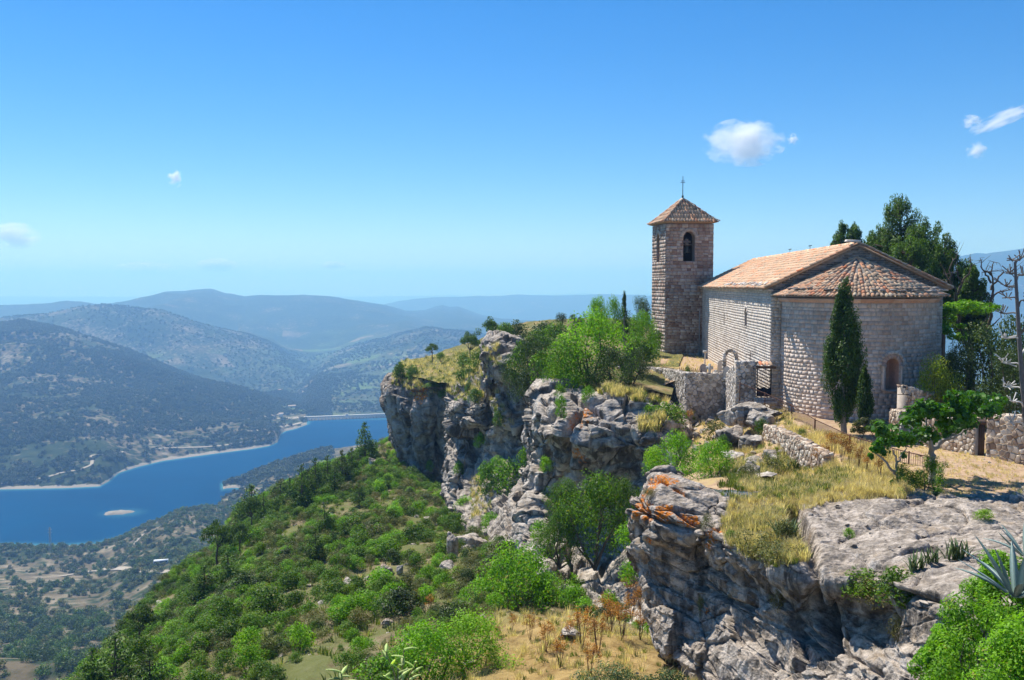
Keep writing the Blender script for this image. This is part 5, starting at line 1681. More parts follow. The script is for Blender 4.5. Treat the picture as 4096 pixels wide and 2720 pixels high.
# gate: steps, lintel beam, five tiles, ironwork
gl, gr = np.array(XY(757.5, 53.0)), np.array(XY(773.0, 52.9))
gd = gr - gl; gw = np.linalg.norm(gd); gd = gd / gw; gn = np.array([gd[1], -gd[0]])
if gn[1] > 0: gn = -gn
gate = empty('graveyard_gate', (*gl, GZ), 0, 'iron graveyard gate under a wooden lintel with a row of orange tiles', 'gate')
A3 = [[gd[0], gd[1], 0], [gn[0], gn[1], 0], [0, 0, 1]]
def gp(s, d, z): q = gl + gd * s + gn * d; return (q[0], q[1], z)
m = MB(); m.box(gp(gw / 2, -.1, GZ + 1.76), (gw + .45, .3, .14), A3); part(m, 'lintel', M_WOOD, gate)
rgt = np.random.default_rng(5)
for k in range(5):
    m = MB(); x = -0.02 + (gw + .08) * (k + .5) / 5
    tile_row(m, gp(x, -.45, GZ + 2.02), gp(x, .18, GZ + 1.85), np.array([0, 0, 1.0]), .19, .21, 1, 0, ty=rgt)
    part(m, 'roof_tile', M_TILE, gate)
for x in (0.04, gw - .04):
    m = MB(); m.tube([gp(x, 0, GZ), gp(x, 0, GZ + 1.68)], .025); part(m, 'gate_post', M_DARK, gate)
for k in range(11):
    x = gw * (k + 1) / 12
    m = MB(); m.tube([gp(x, 0, GZ + .5), gp(x, 0, GZ + 1.6)], .012, 4); part(m, 'bar', M_DARK, gate)
for z in (1.15, 1.6):
    m = MB(); m.tube([gp(0, 0, GZ + z), gp(gw, 0, GZ + z)], .014, 4); part(m, 'rail', M_DARK, gate)
for (a, b) in ((0.05, .5), (.5, .95)):
    m = MB(); n = 9
    xs = np.linspace(a * gw, b * gw, n); top = .56 + .05 * np.cos((xs / gw) * 4 * math.pi)
    v = [gp(x, .01, GZ + .04) for x in xs] + [gp(x, .01, GZ + t) for x, t in zip(xs, top)] + [gp(x, -.01, GZ + .04) for x in xs] + [gp(x, -.01, GZ + t) for x, t in zip(xs, top)]
    m.add(v, [[i, i + 1, n + i + 1, n + i] for i in range(n - 1)] + [[2 * n + i, 3 * n + i, 3 * n + i + 1, 2 * n + i + 1] for i in range(n - 1)] + [[n + i, n + i + 1, 3 * n + i + 1, 3 * n + i] for i in range(n - 1)])
    part(m, 'sheet_panel', M_DARK, gate)
steps = empty('gate_steps', gp(gw / 2, .5, GZ - .2), 0, 'two worn stone steps in front of the graveyard gate', 'steps')
for k in range(2):
    m = MB(); m.box(gp(gw / 2, .25 + .32 * k, GZ - .10 - .15 * k), (gw + .35, .42, .16), A3, .6, .02); part(m, 'step', M_RUB, steps)
# a cross on the gate wall
ccx = empty('iron_cross', (*XY(750.8, 53.2), -4.55), 0, 'thin rusty iron cross standing on the wall left of the gate', 'cross')
m = MB(); m.tube([(0, 0, -.1), (0, 0, .66)], .022); m.build('upright', M_RUST, ccx)
m = MB(); m.tube([(-.26, 0, .42), (.26, 0, .42)], .022); m.build('crossbar', M_RUST, ccx)

# graveyard pieces
M_MARBLE = simple_mat('pale_gravestone', (0.52, 0.50, 0.46), 0.8, 0, .25, 8)
M_MARBLE2 = simple_mat('grey_gravestone', (0.32, 0.31, 0.30), 0.9, 0, .3, 8)
def gpt(u, v):
    p = P(u, v, 60.0); h = hit(u, v)
    return h[0] if h[0] is not None else p
def disc_stone(name, u, Y, zb, h, w, label, mat, square=False, crossed=False):
    e = empty(name, (*XY(u, Y), zb), RNG.uniform(-.4, .4), label, 'gravestone')
    m = MB()
    if crossed:
        m.box((0, 0, h * .45), (w * .34, .12, h * .95), None, .5, .01); m.box((0, 0, h * .66), (w, .11, h * .22), None, .5, .01)
        m.build('cross_stone', mat, e)
        m = MB(); m.box((0, 0, .06), (w * 1.1, .35, .2), None, .5, .02); m.build('base', mat, e)
        return e
    n = 12
    out = [(w / 2, -.1), (w / 2, h - w / 2)] + [(w / 2 * math.cos(a), h - w / 2 + w / 2 * math.sin(a)) for a in np.linspace(.2, math.pi - .2, n)] + [(-w / 2, h - w / 2), (-w / 2, -.1)]
    k = len(out)
    v = [(x, -.06, z) for x, z in out] + [(x, .06, z) for x, z in out] + [(0, -.06, h * .5), (0, .06, h * .5)]
    m.add(v, [[i, (i + 1) % k, k + (i + 1) % k, k + i] for i in range(k)])
    m.add(v, [[i, (i + 1) % k, 2 * k] for i in range(k)] + [[k + (i + 1) % k, k + i, 2 * k + 1] for i in range(k)])
    m.build('slab', mat, e)
    m = MB(); m.box((0, 0, .04), (w * 1.15, .3, .16), None, .5, .02); m.build('base', mat, e)
    return e
GZ2 = -6.55
disc_stone('gravestone', 704.3, 65, GZ2, .85, .5, 'round-topped dark grey gravestone nearest the iron graveyard railing', M_MARBLE2)
disc_stone('stone_cross', 710.3, 63.6, GZ2, 1.05, .5, 'pale stone cross behind the terrace wall, left of the broken stub', M_MARBLE, crossed=True)
disc_stone('stone_cross', 716.6, 63.4, GZ2, .6, .5, 'small pale broken stone cross at the wall edge', M_MARBLE, crossed=True)
disc_stone('gravestone', 722, 66.5, GZ2, 1.0, .55, 'tall pale rounded gravestone by the flowering bush', M_MARBLE)
disc_stone('gravestone', 727.6, 62.4, GZ2, .9, .45, 'pale leaning gravestone beside the wall step', M_MARBLE)
mm = empty('grave_post', (*XY(705.6, 71), -6.7), 0, 'slim white post with a square cap standing in the graveyard', 'post')
m = MB(); m.tube([(0, 0, -.1), (0, 0, 1.35)], .05); m.build('shaft', M_MARBLE, mm)
m = MB(); m.box((0, 0, 1.42), (.3, .2, .2)); m.build('cap', M_MARBLE, mm)
rl = empty('grave_railing', (*XY(686, 64.5), GZ2), 0, 'low black iron railing of a grave along the terrace wall', 'railing')
p0 = np.array([*XY(680, 64.6), GZ2]); p1 = np.array([*XY(703, 63.6), GZ2])
for k in range(24):
    q = p0 + (p1 - p0) * k / 23
    m = MB(); hh = .42 if k % 2 else .56
    m.tube([q + [0, 0, -.1], q + [0, 0, hh]], .02, 4); m.tube([q + [0, 0, hh], q + [0, 0, hh + .09]], [.035, .005], 4); part(m, 'picket', M_DARK, rl)
m = MB(); m.tube([p0 + [0, 0, .3], p1 + [0, 0, .3]], .02, 4); part(m, 'rail', M_DARK, rl)
# arched ruin of rubble against the nave
ar = MB()
c0 = np.array([*XY(731, 62.8)]); 
for k in range(13):
    a = k / 12 * math.pi
    ar.box((c0[0] + .42 * math.cos(a), c0[1], -6.2 + 1.1 + .55 * math.sin(a)), (.2, .35, .2), [[math.cos(a), 0, math.sin(a)], [0, 1, 0], [-math.sin(a), 0, math.cos(a)]], RNG.uniform(0, 1), .02)
root = empty('stone_niche', (c0[0], c0[1], -6.6), 0, 'small stone arch of a niche grave by the gate wall', 'grave')
for s in (-1, 1):
    for k in range(6): ar.box((c0[0] + s * .42, c0[1], -6.6 + k * .27), (.24, .35, .25), None, RNG.uniform(0, 1), .02)
part(ar, 'arch_stones', M_RUB, root, True)

# wall lamp
lz = Vector((*XY(905.3, 45.3), -5.55))
lp = empty('wall_lamp', lz, 0, 'black street lantern on a bracket fixed to the rubble wall by the apse', 'lamp')
m = MB(); m.tube([(.45, .1, -.35), (.45, .08, .1)], .02, 6); m.tube([(.45, .08, -.05), (.2, 0, 0.02), (-.28, 0, 0.02)], .018, 6); m.tube([(0, 0, .02), (0, 0, .1)], .03, 6); m.build('bracket', M_DARK, lp)
m = MB()
n = 6
ring = lambda r, z: [(r * math.cos(a), r * math.sin(a), z) for a in np.arange(n) / n * 6.2832]
m.add(ring(.07, .1) + ring(.13, .36), [[k, (k + 1) % n, n + (k + 1) % n, n + k] for k in range(n)])
gm = NT('lantern_glass'); m.build('glass', gm.finish((0.62, 0.66, 0.68), 0.15, None, 0, 0.6), lp)
m = MB()
for k in range(n):
    a = k / n * 6.2832; m.tube([(.075 * math.cos(a), .075 * math.sin(a), .1), (.135 * math.cos(a), .135 * math.sin(a), .36)], .008, 4)
m.build('frame', M_DARK, lp)
m = MB(); v = ring(.17, .36) + ring(.12, .42) + ring(.03, .49)
m.add(v, [[r * n + k, r * n + (k + 1) % n, (r + 1) * n + (k + 1) % n, (r + 1) * n + k] for r in range(2) for k in range(n)]); m.add(ring(.17, .36), [[0, 1, 2], [0, 2, 3], [0, 3, 4], [0, 4, 5]]); m.build('cap', M_DARK, lp)

# the fence down the path
fp = [(740, 383, 52.3), (765, 393.3, 50.8), (791.6, 405, 48.8), (815, 419.5, 45.0), (850, 435.5, 40.5), (884.4, 446, 38.0), (909, 452.5, 36.6), (932, 457.5, 35.5)]
ftop = [np.array(P(*q)) for q in fp]
fence = empty('path_fence', tuple(ftop[0] - [0, 0, .85]), 0, 'long rusty iron railing running down beside the path to the fig tree', 'railing')
for i, q in enumerate(ftop):
    m = MB(); m.box(q + np.array([0, 0, -.5]), (.05, .05, 1.12)); part(m, 'post', M_RUST, fence)
bars = MB()
for a, b in zip(ftop[:-1], ftop[1:]):
    m = MB(); m.tube([a, b], .022, 5); part(m, 'top_rail', M_RUST, fence)
    m = MB(); m.tube([a - [0, 0, .80], b - [0, 0, .80]], .014, 4); part(m, 'bottom_rail', M_RUST, fence)
    n = int(np.linalg.norm(b - a) / .115)
    for k in range(1, n):
        q = a + (b - a) * k / n
        bars.tube([q - [0, 0, .80], q], .009, 4, .5, False)
part(bars, 'fence_bars', M_RUST, fence, True)

# ------------------------------------------------------------------ far things
def mat_flat(name, c): return simple_mat(name, c, .9, 0, .1, .5)
M_CONC = mat_flat('pale_concrete', (0.50, 0.48, 0.44))
d0, d1 = P(303, 421.2, 1655), P(392, 417.8, 1700)
dam = empty('dam', d0, 0, 'long straight concrete dam with a road on top closing the lake', 'dam')
dv = (d1 - d0); dv.z = 0; dL = dv.length; dv.normalize(); dnn = Vector((dv.y, -dv.x, 0))
def dbox(nm, s0, s1, w, z0, z1, mat, off=0):
    m = MB(); c = d0 + dv * ((s0 + s1) / 2) + dnn * off; c.z = (z0 + z1) / 2
    m.box(tuple(c), (s1 - s0, w, z1 - z0), [[dv.x, dv.y, 0], [dnn.x, dnn.y, 0], [0, 0, 1]]); return part(m, nm, mat, dam)
dbox('dam_wall', 0, dL, 14, -300, -245.2, mat_flat('dam_face', (0.30, 0.30, 0.28)))
dbox('road_deck', 0, dL, 16, -245.1, -244.2, M_CONC)
dbox('parapet', 0, dL, .5, -244.1, -242.8, M_CONC, 7.4)
for k in range(26):
    dbox('pier', dL * k / 26 + 1.5, dL * k / 26 + 3, 1.5, -250, -245.2, M_CONC, 7.9)
def house(name, u, v, Y, sx, sy, h, label, roofc=(0.4, 0.3, 0.24), wall=(0.6, 0.57, 0.5), rz=0.3):
    p = P(u, v, Y); z = tz(p.x, p.y); z = p.z if z is None else z
    e = empty(name, (p.x, p.y, z), rz, label, 'house')
    m = MB(); m.box((0, 0, h / 2 - 1), (sx, sy, h + 2)); m.build('wall', mat_flat('house_wall', wall), e)
    m = MB(); q = .6
    m.add([(-sx / 2 - q, -sy / 2 - q, h), (sx / 2 + q, -sy / 2 - q, h), (sx / 2 + q, sy / 2 + q, h), (-sx / 2 - q, sy / 2 + q, h), (-sx / 2 - q, 0, h + sy * .22), (sx / 2 + q, 0, h + sy * .22)], [[0, 1, 5, 4], [2, 3, 4, 5]]); m.add([(-sx / 2 - q, -sy / 2 - q, h), (-sx / 2 - q, sy / 2 + q, h), (-sx / 2 - q, 0, h + sy * .22), (sx / 2 + q, -sy / 2 - q, h), (sx / 2 + q, sy / 2 + q, h), (sx / 2 + q, 0, h + sy * .22)], [[0, 2, 1], [3, 4, 5]])
    m.build('roof', mat_flat('far_roof', roofc), e)
    return e
house('dam_house', 281, 412.5, 1700, 8, 7, 7, 'small pale two-storey house on the bank above the dam')
house('farm_building', 292, 407.6, 1850, 15, 6, 3.4, 'low pale farm building just behind the dam house')
house('farmhouse', 280, 384, 2450, 14, 9, 5, 'tiny reddish-roofed farmhouse in the valley beyond the dam', (0.45, .25, .18))
m_ = P(347, 418.6, 1672)
gh = empty('gatehouse', (m_.x, m_.y, -244.1), math.atan2(dv.y, dv.x), 'small white control hut on top of the dam', 'hut')
m = MB(); m.box((0, 0, 1.6), (4.5, 3.5, 3.2)); m.build('wall', M_CONC, gh)
m = MB(); m.box((0, 0, 3.3), (5.4, 4.4, .35)); m.build('roof', M_CONC, gh)
# the islet
isl = MB(); rg = np.random.default_rng(9)
tag(link('islet', None) if False else empty('islet', (ISLET.x, ISLET.y, WATER)), 'tiny bare rock islet alone in the middle of the lake', 'islet')
isle_root = bpy.data.objects['islet']
n = 28; V = [(0, 0, 2.0)]; rr_ = [0.35, .7, 1.0]
for r in rr_:
    for k in range(n):
        a = k / n * 6.2832; q = r * (1 + .22 * math.sin(a * 2 + .7) + .12 * math.sin(a * 5) + rg.uniform(-.08, .08))
        V.append((15 * q * math.cos(a), 13 * q * math.sin(a), 2.2 * (1 - r) ** .7 + (rg.uniform(-.2, .4) if r < 1 else -1.2)))
f3 = [[0, 1 + k, 1 + (k + 1) % n] for k in range(n)]; f4 = [[1 + r * n + k, 1 + (r + 1) * n + k, 1 + (r + 1) * n + (k + 1) % n, 1 + r * n + (k + 1) % n] for r in range(2) for k in range(n)]
link('rock', mesh_np('islet_rock', np.array(V), [np.array(f3), np.array(f4)], simple_mat('islet_rock', (0.27, .235, .19), .95, 0, .4, .3)), isle_root)
# bus half hidden on the track
bp = thit(161, 564.5)
if bp:
    bus = empty('bus', bp + Vector((0, 0, 0)), 0.25, 'white coach parked among bushes on the shore track', 'bus')
    m = MB(); m.box((0, 0, 1.9), (9.5, 2.6, 2.9)); m.build('body', mat_flat('bus_white', (0.75, .77, .8)), bus)
    m = MB(); m.box((0, -1.32, 2.2), (8.6, .06, 1.0)); m.build('window_strip', simple_mat('bus_window', (0.03, .05, .08), .2), bus)
    for x in (-3.1, 2.9):
        for y in (-1.1, 1.1):
            m = MB(); m.tube([(x, y - .15, .5), (x, y + .15, .5)], .5, 12); m.build('wheel', M_DARK, bus)
# pylon by the shore
pp = thit(50.5, 553)
if pp:
    pyl = empty('lattice_pylon', pp, 0, 'thin grey lattice mast at the water edge on the left', 'mast')
    m = MB()
    for sx in (-1, 1):
        for sy in (-1, 1): m.tube([(sx * 1.1, sy * 1.1, -2), (sx * .3, sy * .3, 24)], .14, 4)
    for k in range(9):
        z = k * 2.6; w = 1.1 - .8 * z / 24; w2 = 1.1 - .8 * (z + 2.6) / 24
        m.tube([(-w, -w, z), (w2, -w2, z + 2.6)], .09, 3); m.tube([(w, -w, z), (-w2, -w2, z + 2.6)], .09, 3)
    m.build('lattice', simple_mat('galvanised', (0.4, .42, .44), .5, .3), pyl)
    for z in (19, 22):
        m = MB(); m.tube([(-2, 0, z), (2, 0, z)], .12, 4); m.build('crossarm', simple_mat('galvanised_arm', (0.4, .42, .44), .5, .3), pyl)
# tracks draped on the hills
M_TRACK = mat_flat('pale_track', (0.36, 0.31, 0.24))
def track(uv, w, label):
    pts = []
    for (a, b) in zip(uv[:-1], uv[1:]):
        n = max(2, int(abs(b[0] - a[0]) + abs(b[1] - a[1])))
        for k in range(n):
            h = thit(a[0] + (b[0] - a[0]) * k / n, a[1] + (b[1] - a[1]) * k / n)
            if h and h.y > 250: pts.append(h)
    if len(pts) < 3: return
    q = np.array([tuple(p) for p in pts])
    k_ = np.ones(5) / 5
    q2 = np.stack([np.convolve(np.pad(q[:, i], 2, mode='edge'), k_, 'valid') for i in range(2)], -1)
    V = []
    for i in range(len(q2)):
        d = q2[min(i + 1, len(q2) - 1)] - q2[max(i - 1, 0)]; d /= np.linalg.norm(d) + 1e-6
        s = np.array([-d[1], d[0]]) * w / 2
        for sg in (-1, 1):
            a = q2[i] + s * sg; z = tz(a[0], a[1]); V.append((a[0], a[1], (z if z is not None else q[i][2]) + .8))
    f = [[2 * i, 2 * i + 1, 2 * i + 3, 2 * i + 2] for i in range(len(q2) - 1)]
    tag(link('dirt_track', mesh_np('dirt_track', np.array(V), np.array(f), M_TRACK)), label, None, None, 'structure')
track([(0, 484), (20, 482), (45, 478), (62, 473), (80, 470), (92, 465), (92, 459), (90, 456), (105, 454.5), (126, 452)], 4, 'pale track above the left shore')
track([(155, 449), (175, 448), (200, 447.5), (222, 446), (245, 442), (262, 441)], 3.5, 'pale track along the far shore')
track([(223, 421.5), (245, 419.5), (262, 417), (275, 415), (284, 414)], 7, 'pale road to the dam')
track([(245, 432), (262, 430), (280, 427), (295, 424.5), (303, 422.5)], 6, 'pale shore road near the dam')
track([(128, 555), (131, 548), (137, 541), (144, 534)], 4, 'pale track climbing over the near shore hill')
track([(60, 577), (90, 572), (120, 569), (150, 572), (185, 573)], 5, 'sandy track on the near shore shelf')
# ------------------------------------------------------------------ growth on the far hills
def far_scatter():
    rg = np.random.default_rng(5)
    far_v = []
    for i in range(4):
        c, r = clumps_dome(9, 40 + i, .55, 1.0, .1, (.22, .36), .4)
        far_v.append(leaf_mesh('far_crown', [leaves(c, r, 260, .17, 50 + i, .8)], L_FARTREE))
    pts, szs, near = [], [], []
    # candidates on the hill behind the lake and on the near shore
    n = 90000
    u = rg.uniform(-30, 330, n); 
    u = np.where(np.arange(n) > 60000, rg.uniform(-20, 540, n), u)
    Y = np.where(rg.random(n) < .62, rg.uniform(1080, 2350, n), rg.uniform(240, 1320, n))
    Y = np.where(np.arange(n) > 60000, rg.uniform(1850, 3700, n), Y)
    x = (u - 512) / FPX * Y
    p = np.stack([x, Y, np.zeros(n)], -1)
    dn = fbm(p / 170, 3, 3) + .5 * fbm(p / 45, 2, 4)
    keep = rg.random(n) < np.where(Y > 1080, np.clip(.74 + dn * 1.4, .05, 1), np.where(Y > 660, np.clip(.40 + dn * 1.1, .03, 1), np.clip(.75 + dn * .9, .2, 1)) * np.clip((Y / 1500) ** .6, .3, 1))
    x, Y = x[keep], Y[keep]
    iu = np.searchsorted(TU, x / Y * FPX + 512).clip(1, len(TU) - 1)
    # heights by bilinear lookup
    uu = x / Y * FPX + 512; a = (uu - TU[iu - 1]) / (TU[iu] - TU[iu - 1])
    iy = np.searchsorted(TY, Y).clip(1, len(TY) - 1); b = (Y - TY[iy - 1]) / (TY[iy] - TY[iy - 1])
    z = (TZ[iu - 1, iy - 1] * (1 - a) + TZ[iu, iy - 1] * a) * (1 - b) + (TZ[iu - 1, iy] * (1 - a) + TZ[iu, iy] * a) * b
    ok = (z > WATER + 3.2) | (Y > 1715)
    x, Y, z = x[ok], Y[ok], z[ok]
    h = rg.uniform(3.5, 8.5, len(x)) * np.where(Y < 1080, .72, 1) * np.where(rg.random(len(x)) < .3, .5, 1.0)
    pp = np.stack([x, Y, z - .3], -1)
    sh = h / Y
    uu = x / Y * FPX + 512
    infr = (uu > 0) & (uu < 300) & (Y < 900)
    order = np.argsort(-(sh * infr))[:300]
    m = np.ones(len(x), bool); m[order] = False
    sz = np.stack([h * .95, h * .95, h * .85], -1)
    near_v = []
    for i in range(4):
        c, r = clumps_dome(12, 80 + i, .55, 1.0, .1, (.20, .34), .4)
        near_v.append(leaf_mesh('shore_wood_crown', [leaves(c, r, 420, .14, 90 + i, .8)], [L_PINE, L_DARK, L_OLIVE, L_DARK][i]))
    m2 = m & (Y < 960); m = m & (Y >= 960)
    scatter('shore_scrub', pp[m2], sz[m2], near_v, 'green and olive scrub covering the near shore slope', 4)
    scatter('woodland', pp[m], sz[m], far_v, 'dark evergreen woodland and scrub covering the hills round the lake', 3)
    return pp[order], h[order]
big_far, big_h = far_scatter()
mv = []
for i in range(4):
    c, r = clumps_dome(16, 140 + i, .58, 1.0, .06, (.17, .30), .4)
    mv.append((leaf_mesh('shore_crown', [leaves(c, r, 620, .11, 150 + i, .7)], L_PINE if i % 2 else L_DARK)))
for i, (p, h) in enumerate(zip(big_far, big_h)):
    o = link('shore_tree', mv[i % 4], None, Vector(p), random.uniform(0, 6.28)); o.scale = (h * 1.05, h * 1.05, h)
    tag(o, 'one of the many rounded dark evergreen trees on the lower left slope', 'tree', 'dark trees scattered on the lower left slope')

# ------------------------------------------------------------------ growth on the hillside
hv, hf = GROUNDS[0][0], GROUNDS[0][1]
def hillside_samples(n, seed, xr=None):
    rg = np.random.default_rng(seed)
    a = hv[hf]
    ar = np.linalg.norm(np.cross(a[:, 1] - a[:, 0], a[:, 3] - a[:, 0]), axis=1)
    c = a.mean(1)
    u = c[:, 0] / np.maximum(c[:, 1], 1) * FPX + 512
    v = HZ - c[:, 2] / np.maximum(c[:, 1], 1) * FPX
    w = ar * ((u > -40) & (u < 700) & (c[:, 1] < 190) & (v < 740))
    w = w / w.sum()
    k = rg.choice(len(hf), n, p=w)
    s, t = rg.random((2, n, 1))
    q = a[k]
    return q[:, 0] * (1 - s) * (1 - t) + q[:, 1] * s * (1 - t) + q[:, 2] * s * t + q[:, 3] * (1 - s) * t
sp = hillside_samples(14000, 8)
rg = np.random.default_rng(77)
uu = sp[:, 0] / sp[:, 1] * FPX + 512; vv = HZ - sp[:, 2] / sp[:, 1] * FPX
dens = fbm(sp / 7.0, 3, 5) + .5 * fbm(sp / 2.5, 2, 6)
strawm = np.hypot((sp[:, 0] - P(565, 650, 31).x) / 5.6, (sp[:, 1] - 31) / 11.5) < 1.0
keep = (rg.random(len(sp)) < np.clip(.60 + dens * 1.3, .05, 1)) & ~strawm
sp, uu, vv = sp[keep], uu[keep], vv[keep]
hh = rg.uniform(.40, 1.15, len(sp)) * np.where(rg.random(len(sp)) < .10, 1.5, 1) * np.where(sp[:, 1] < 45, .72, 1) * np.where(sp[:, 1] > 110, 1.1, 1)
mixv = fbm(sp / 14.0, 3, 15)
kindi = np.where(rg.random(len(sp)) + mixv * .9 < .36, 1, np.where(rg.random(len(sp)) < .46, 2, np.where(rg.random(len(sp)) < .16, 3, 0)))
KN = ['bright_shrub', 'green_shrub', 'olive_shrub', 'dark_shrub']
order = np.argsort(-(hh / sp[:, 1]) * ((uu > 0) & (uu < 660) & (vv < 690)))
take = order[:290]; rest = np.ones(len(sp), bool); rest[take] = False
SL = {'bright_shrub': 'one of many bright green shrubs on the steep hillside', 'green_shrub': 'one of many mid-green shrubs on the steep hillside',
      'olive_shrub': 'one of many low grey-olive scrub bushes on the steep hillside', 'dark_shrub': 'one of many small dark evergreen bushes on the steep hillside'}
for i in take:
    k = KN[kindi[i]]
    plant(k, sp[i], hh[i], hh[i] * random.uniform(1.15, 1.7), SL[k], name='hillside_' + ('scrub' if k == 'olive_shrub' else 'shrub'), cat='shrub', group='shrubs scattered over the hillside', parts=False)
for ki, k in enumerate(KN):
    m = rest & (kindi == ki)
    s = hh[m]; wd = rg.uniform(.9, 1.4, m.sum())
    scatter('undergrowth', sp[m] - np.array([0, 0, .06]), np.stack([s * wd, s * wd, s], -1), [v[0] for v in KINDS[k]], 'smaller %s filling the hillside between the larger shrubs' % {'bright_shrub': 'bright green shrubs', 'green_shrub': 'green shrubs', 'olive_shrub': 'olive scrub', 'dark_shrub': 'dark bushes'}[k], 60 + ki)
# dry tufts and ground herbs
T_STRAW = [tuft_mesh('straw_tuft', L_STRAW, 26, .5, .22, .022, 1), tuft_mesh('straw_tuft', L_STRAW, 22, .42, .25, .022, 2, .9)]
T_GREEN = [tuft_mesh('green_tuft', L_GRASS, 26, .34, .2, .03, 3, .8), tuft_mesh('green_tuft', L_GRASS, 24, .28, .22, .03, 4, .9)]
gs_ = hillside_samples(5200, 18)
g_straw = np.hypot((gs_[:, 0] - P(565, 650, 31).x) / 6.2, (gs_[:, 1] - 31) / 12.5) < 1.0
near_ = gs_[:, 1] < 75
q = gs_[g_straw | (near_ & (np.random.default_rng(2).random(len(gs_)) < .3))]
s = rg.uniform(.5, 1.2, len(q))
scatter('dry_grass', q, np.stack([s, s, s], -1), T_STRAW, 'tawny dry grass on the bank below the cliff', 31, tilt=.12)
q = hillside_samples(40000, 28); q = q[np.hypot((q[:, 0] - P(565, 650, 31).x) / 5.6, (q[:, 1] - 31) / 11.5) < 1.05]
s = rg.uniform(.3, .8, len(q))
scatter('dry_grass', q, np.stack([s, s, s], -1), T_STRAW + T_GREEN[:1], 'dense straw-coloured grass on the bank in front of the cliff', 32, tilt=.15)
q = gs_[~g_straw]; s = rg.uniform(.7, 1.8, len(q))
scatter('herbs', q, np.stack([s * 1.2, s * 1.2, s], -1), T_GREEN, 'low green herbs between the shrubs', 33, tilt=.2)

# individually recognisable trees on the hillside
def named(kind, rows, group=None, **kw):
    for r in rows:
        u, vb, vt, w, lab = r[:5]
        extra = dict(kw); 
        if len(r) > 5: extra.update(r[5])
        if kind == 'pine_tree': vt, w = vb - (vb - vt) * 1.25, w * 1.45
        plant_px(kind, u, vb, vt, w, lab, group=group, **extra)
named('pine_tree', [
    (365, 462, 428, 17, 'dark conical pine standing against the lake beside the cliff foot'),
    (342, 484, 455, 15, 'tall narrow pine next to the lone dark one, second down the ridge'),
    (328, 491, 461, 15, 'pine third from the top of the row along the ridge edge'),
    (316, 497, 464, 15, 'tallest pine in the middle of the ridge-edge row'),
    (302, 509, 471, 17, 'broad pine at the lower end of the ridge-edge row'),
    (281, 500, 482, 19, 'low spreading pine left of the ridge-edge row'),
    (252, 524, 490, 24, 'dark rounded pine overlooking the cove'),
    (325, 533, 509, 14, 'small pine in the open hillside below the ridge row'),
    (359, 506, 484, 10, 'thin young pine high on the open hillside'),
    (316, 563, 534, 17, 'dark pine in the middle of the bright hillside'),
    (344, 549, 527, 13, 'young pine right of the dark mid-slope pine'),
    (333, 552, 533, 12, 'smallest of the three young pines in mid slope'),
    (116, 694, 642, 40, 'large bushy pine at the bottom left', {'var': 2}),
    (94, 702, 655, 30, 'pine at the very bottom left beside the large bushy one', {'var': 1}),
    (150, 700, 655, 30, 'pine right of the large bushy one at the bottom left', {'var': 3}),
    (264, 520, 497, 15, 'dark pine between the cove and the ridge row', {'var': 0}),
    (290, 506, 482, 15, 'short pine below the low spreading one', {'var': 1}),
    (352, 478, 452, 12, 'slender pine just left of the lone tall one', {'var': 3}),
    (308, 503, 474, 14, 'pine pressed between the two largest of the ridge row', {'var': 2}),
    (335, 494, 468, 13, 'pine half hidden at the right end of the ridge row', {'var': 0}),
    (205, 600, 570, 20, 'dark pine above the large pale boulder', {'var': 1}),
    (228, 585, 556, 20, 'dark pine below the big black crowns', {'var': 3}),
])
named('umbrella_pine', [
    (218, 566, 515, 40, 'large nearly black pine crown on the hillside edge above the bus'),
    (240, 556, 520, 28, 'dark rounded pine touching the big black one on its right'),
    (140, 650, 600, 44, 'wide umbrella pine with visible trunk at the hillside foot'),
    (252, 530, 494, 26, 'rounded black pine at the hillside edge over the cove point'),
])
named('bright_shrub', [
    (470, 668, 612, 90, 'big bright green bush at the left end of the straw bank'),
    (425, 690, 622, 96, 'feathery bright green bush at the bottom centre'),
    (382, 688, 655, 60, 'yellowish green bush at the bottom edge left of centre'),
    (250, 672, 645, 34, 'round bright green shrub near the bottom, left of the boulders'),
    (300, 650, 622, 30, 'lime green shrub in the lower middle of the hillside'),
])

# ------------------------------------------------------------------ boulders
def boulder_mesh(seed, fl=0.7):
    bm = bmesh.new(); bmesh.ops.create_icosphere(bm, subdivisions=5, radius=.5)
    v = np.array([x.co[:] for x in bm.verts]); f = np.array([[y.index for y in x.verts] for x in bm.faces]); bm.free()
    n = v / np.linalg.norm(v, axis=1, keepdims=True)
    v = v * (1.12 + .25 * fbm(n * 1.3 + seed, 2, seed)[:, None])
    v[:, 2] *= fl
    rg = np.random.default_rng(seed)
    for k in range(17):          # fracture planes
        d = rg.normal(size=3); d /= np.linalg.norm(d); o = rg.uniform(.28, .42)
        e = v @ d - o * (fl if abs(d[2]) > .7 else 1)
        v = v - np.clip(e, 0, None)[:, None] * d * .97
    f1, f2, c = voronoi(v * 3.2 + seed, seed)
    v = v + n * (.025 * ridged(v * 5 + seed, 4, seed) + .05 * (c - .5) - .05 * np.exp(-((f2 - f1) / .06)))[:, None]
    return mesh_np('boulder_rock', v, f, M_ROCK, True)
BMS = [boulder_mesh(i + 3, f) for i, f in enumerate((.7, .55, .8, .5, .9))]
def boulder(u, v, wpx, hpx, label, i, Y=None, rz=None, group=None, mat=None, sink=.3):
    p = P(u, v, Y) if Y else hit(u, v)[0]
    if p is None: return
    w = wpx * p.y / FPX; h = hpx * p.y / FPX
    o = link('boulder', BMS[i % 5], None, p + Vector((0, w * .3, h * (.5 - sink))), rz if rz is not None else random.uniform(0, 6))
    o.scale = (w * 1.15, w * 1.1, h * 1.5)
    return tag(o, label, 'boulder', group)
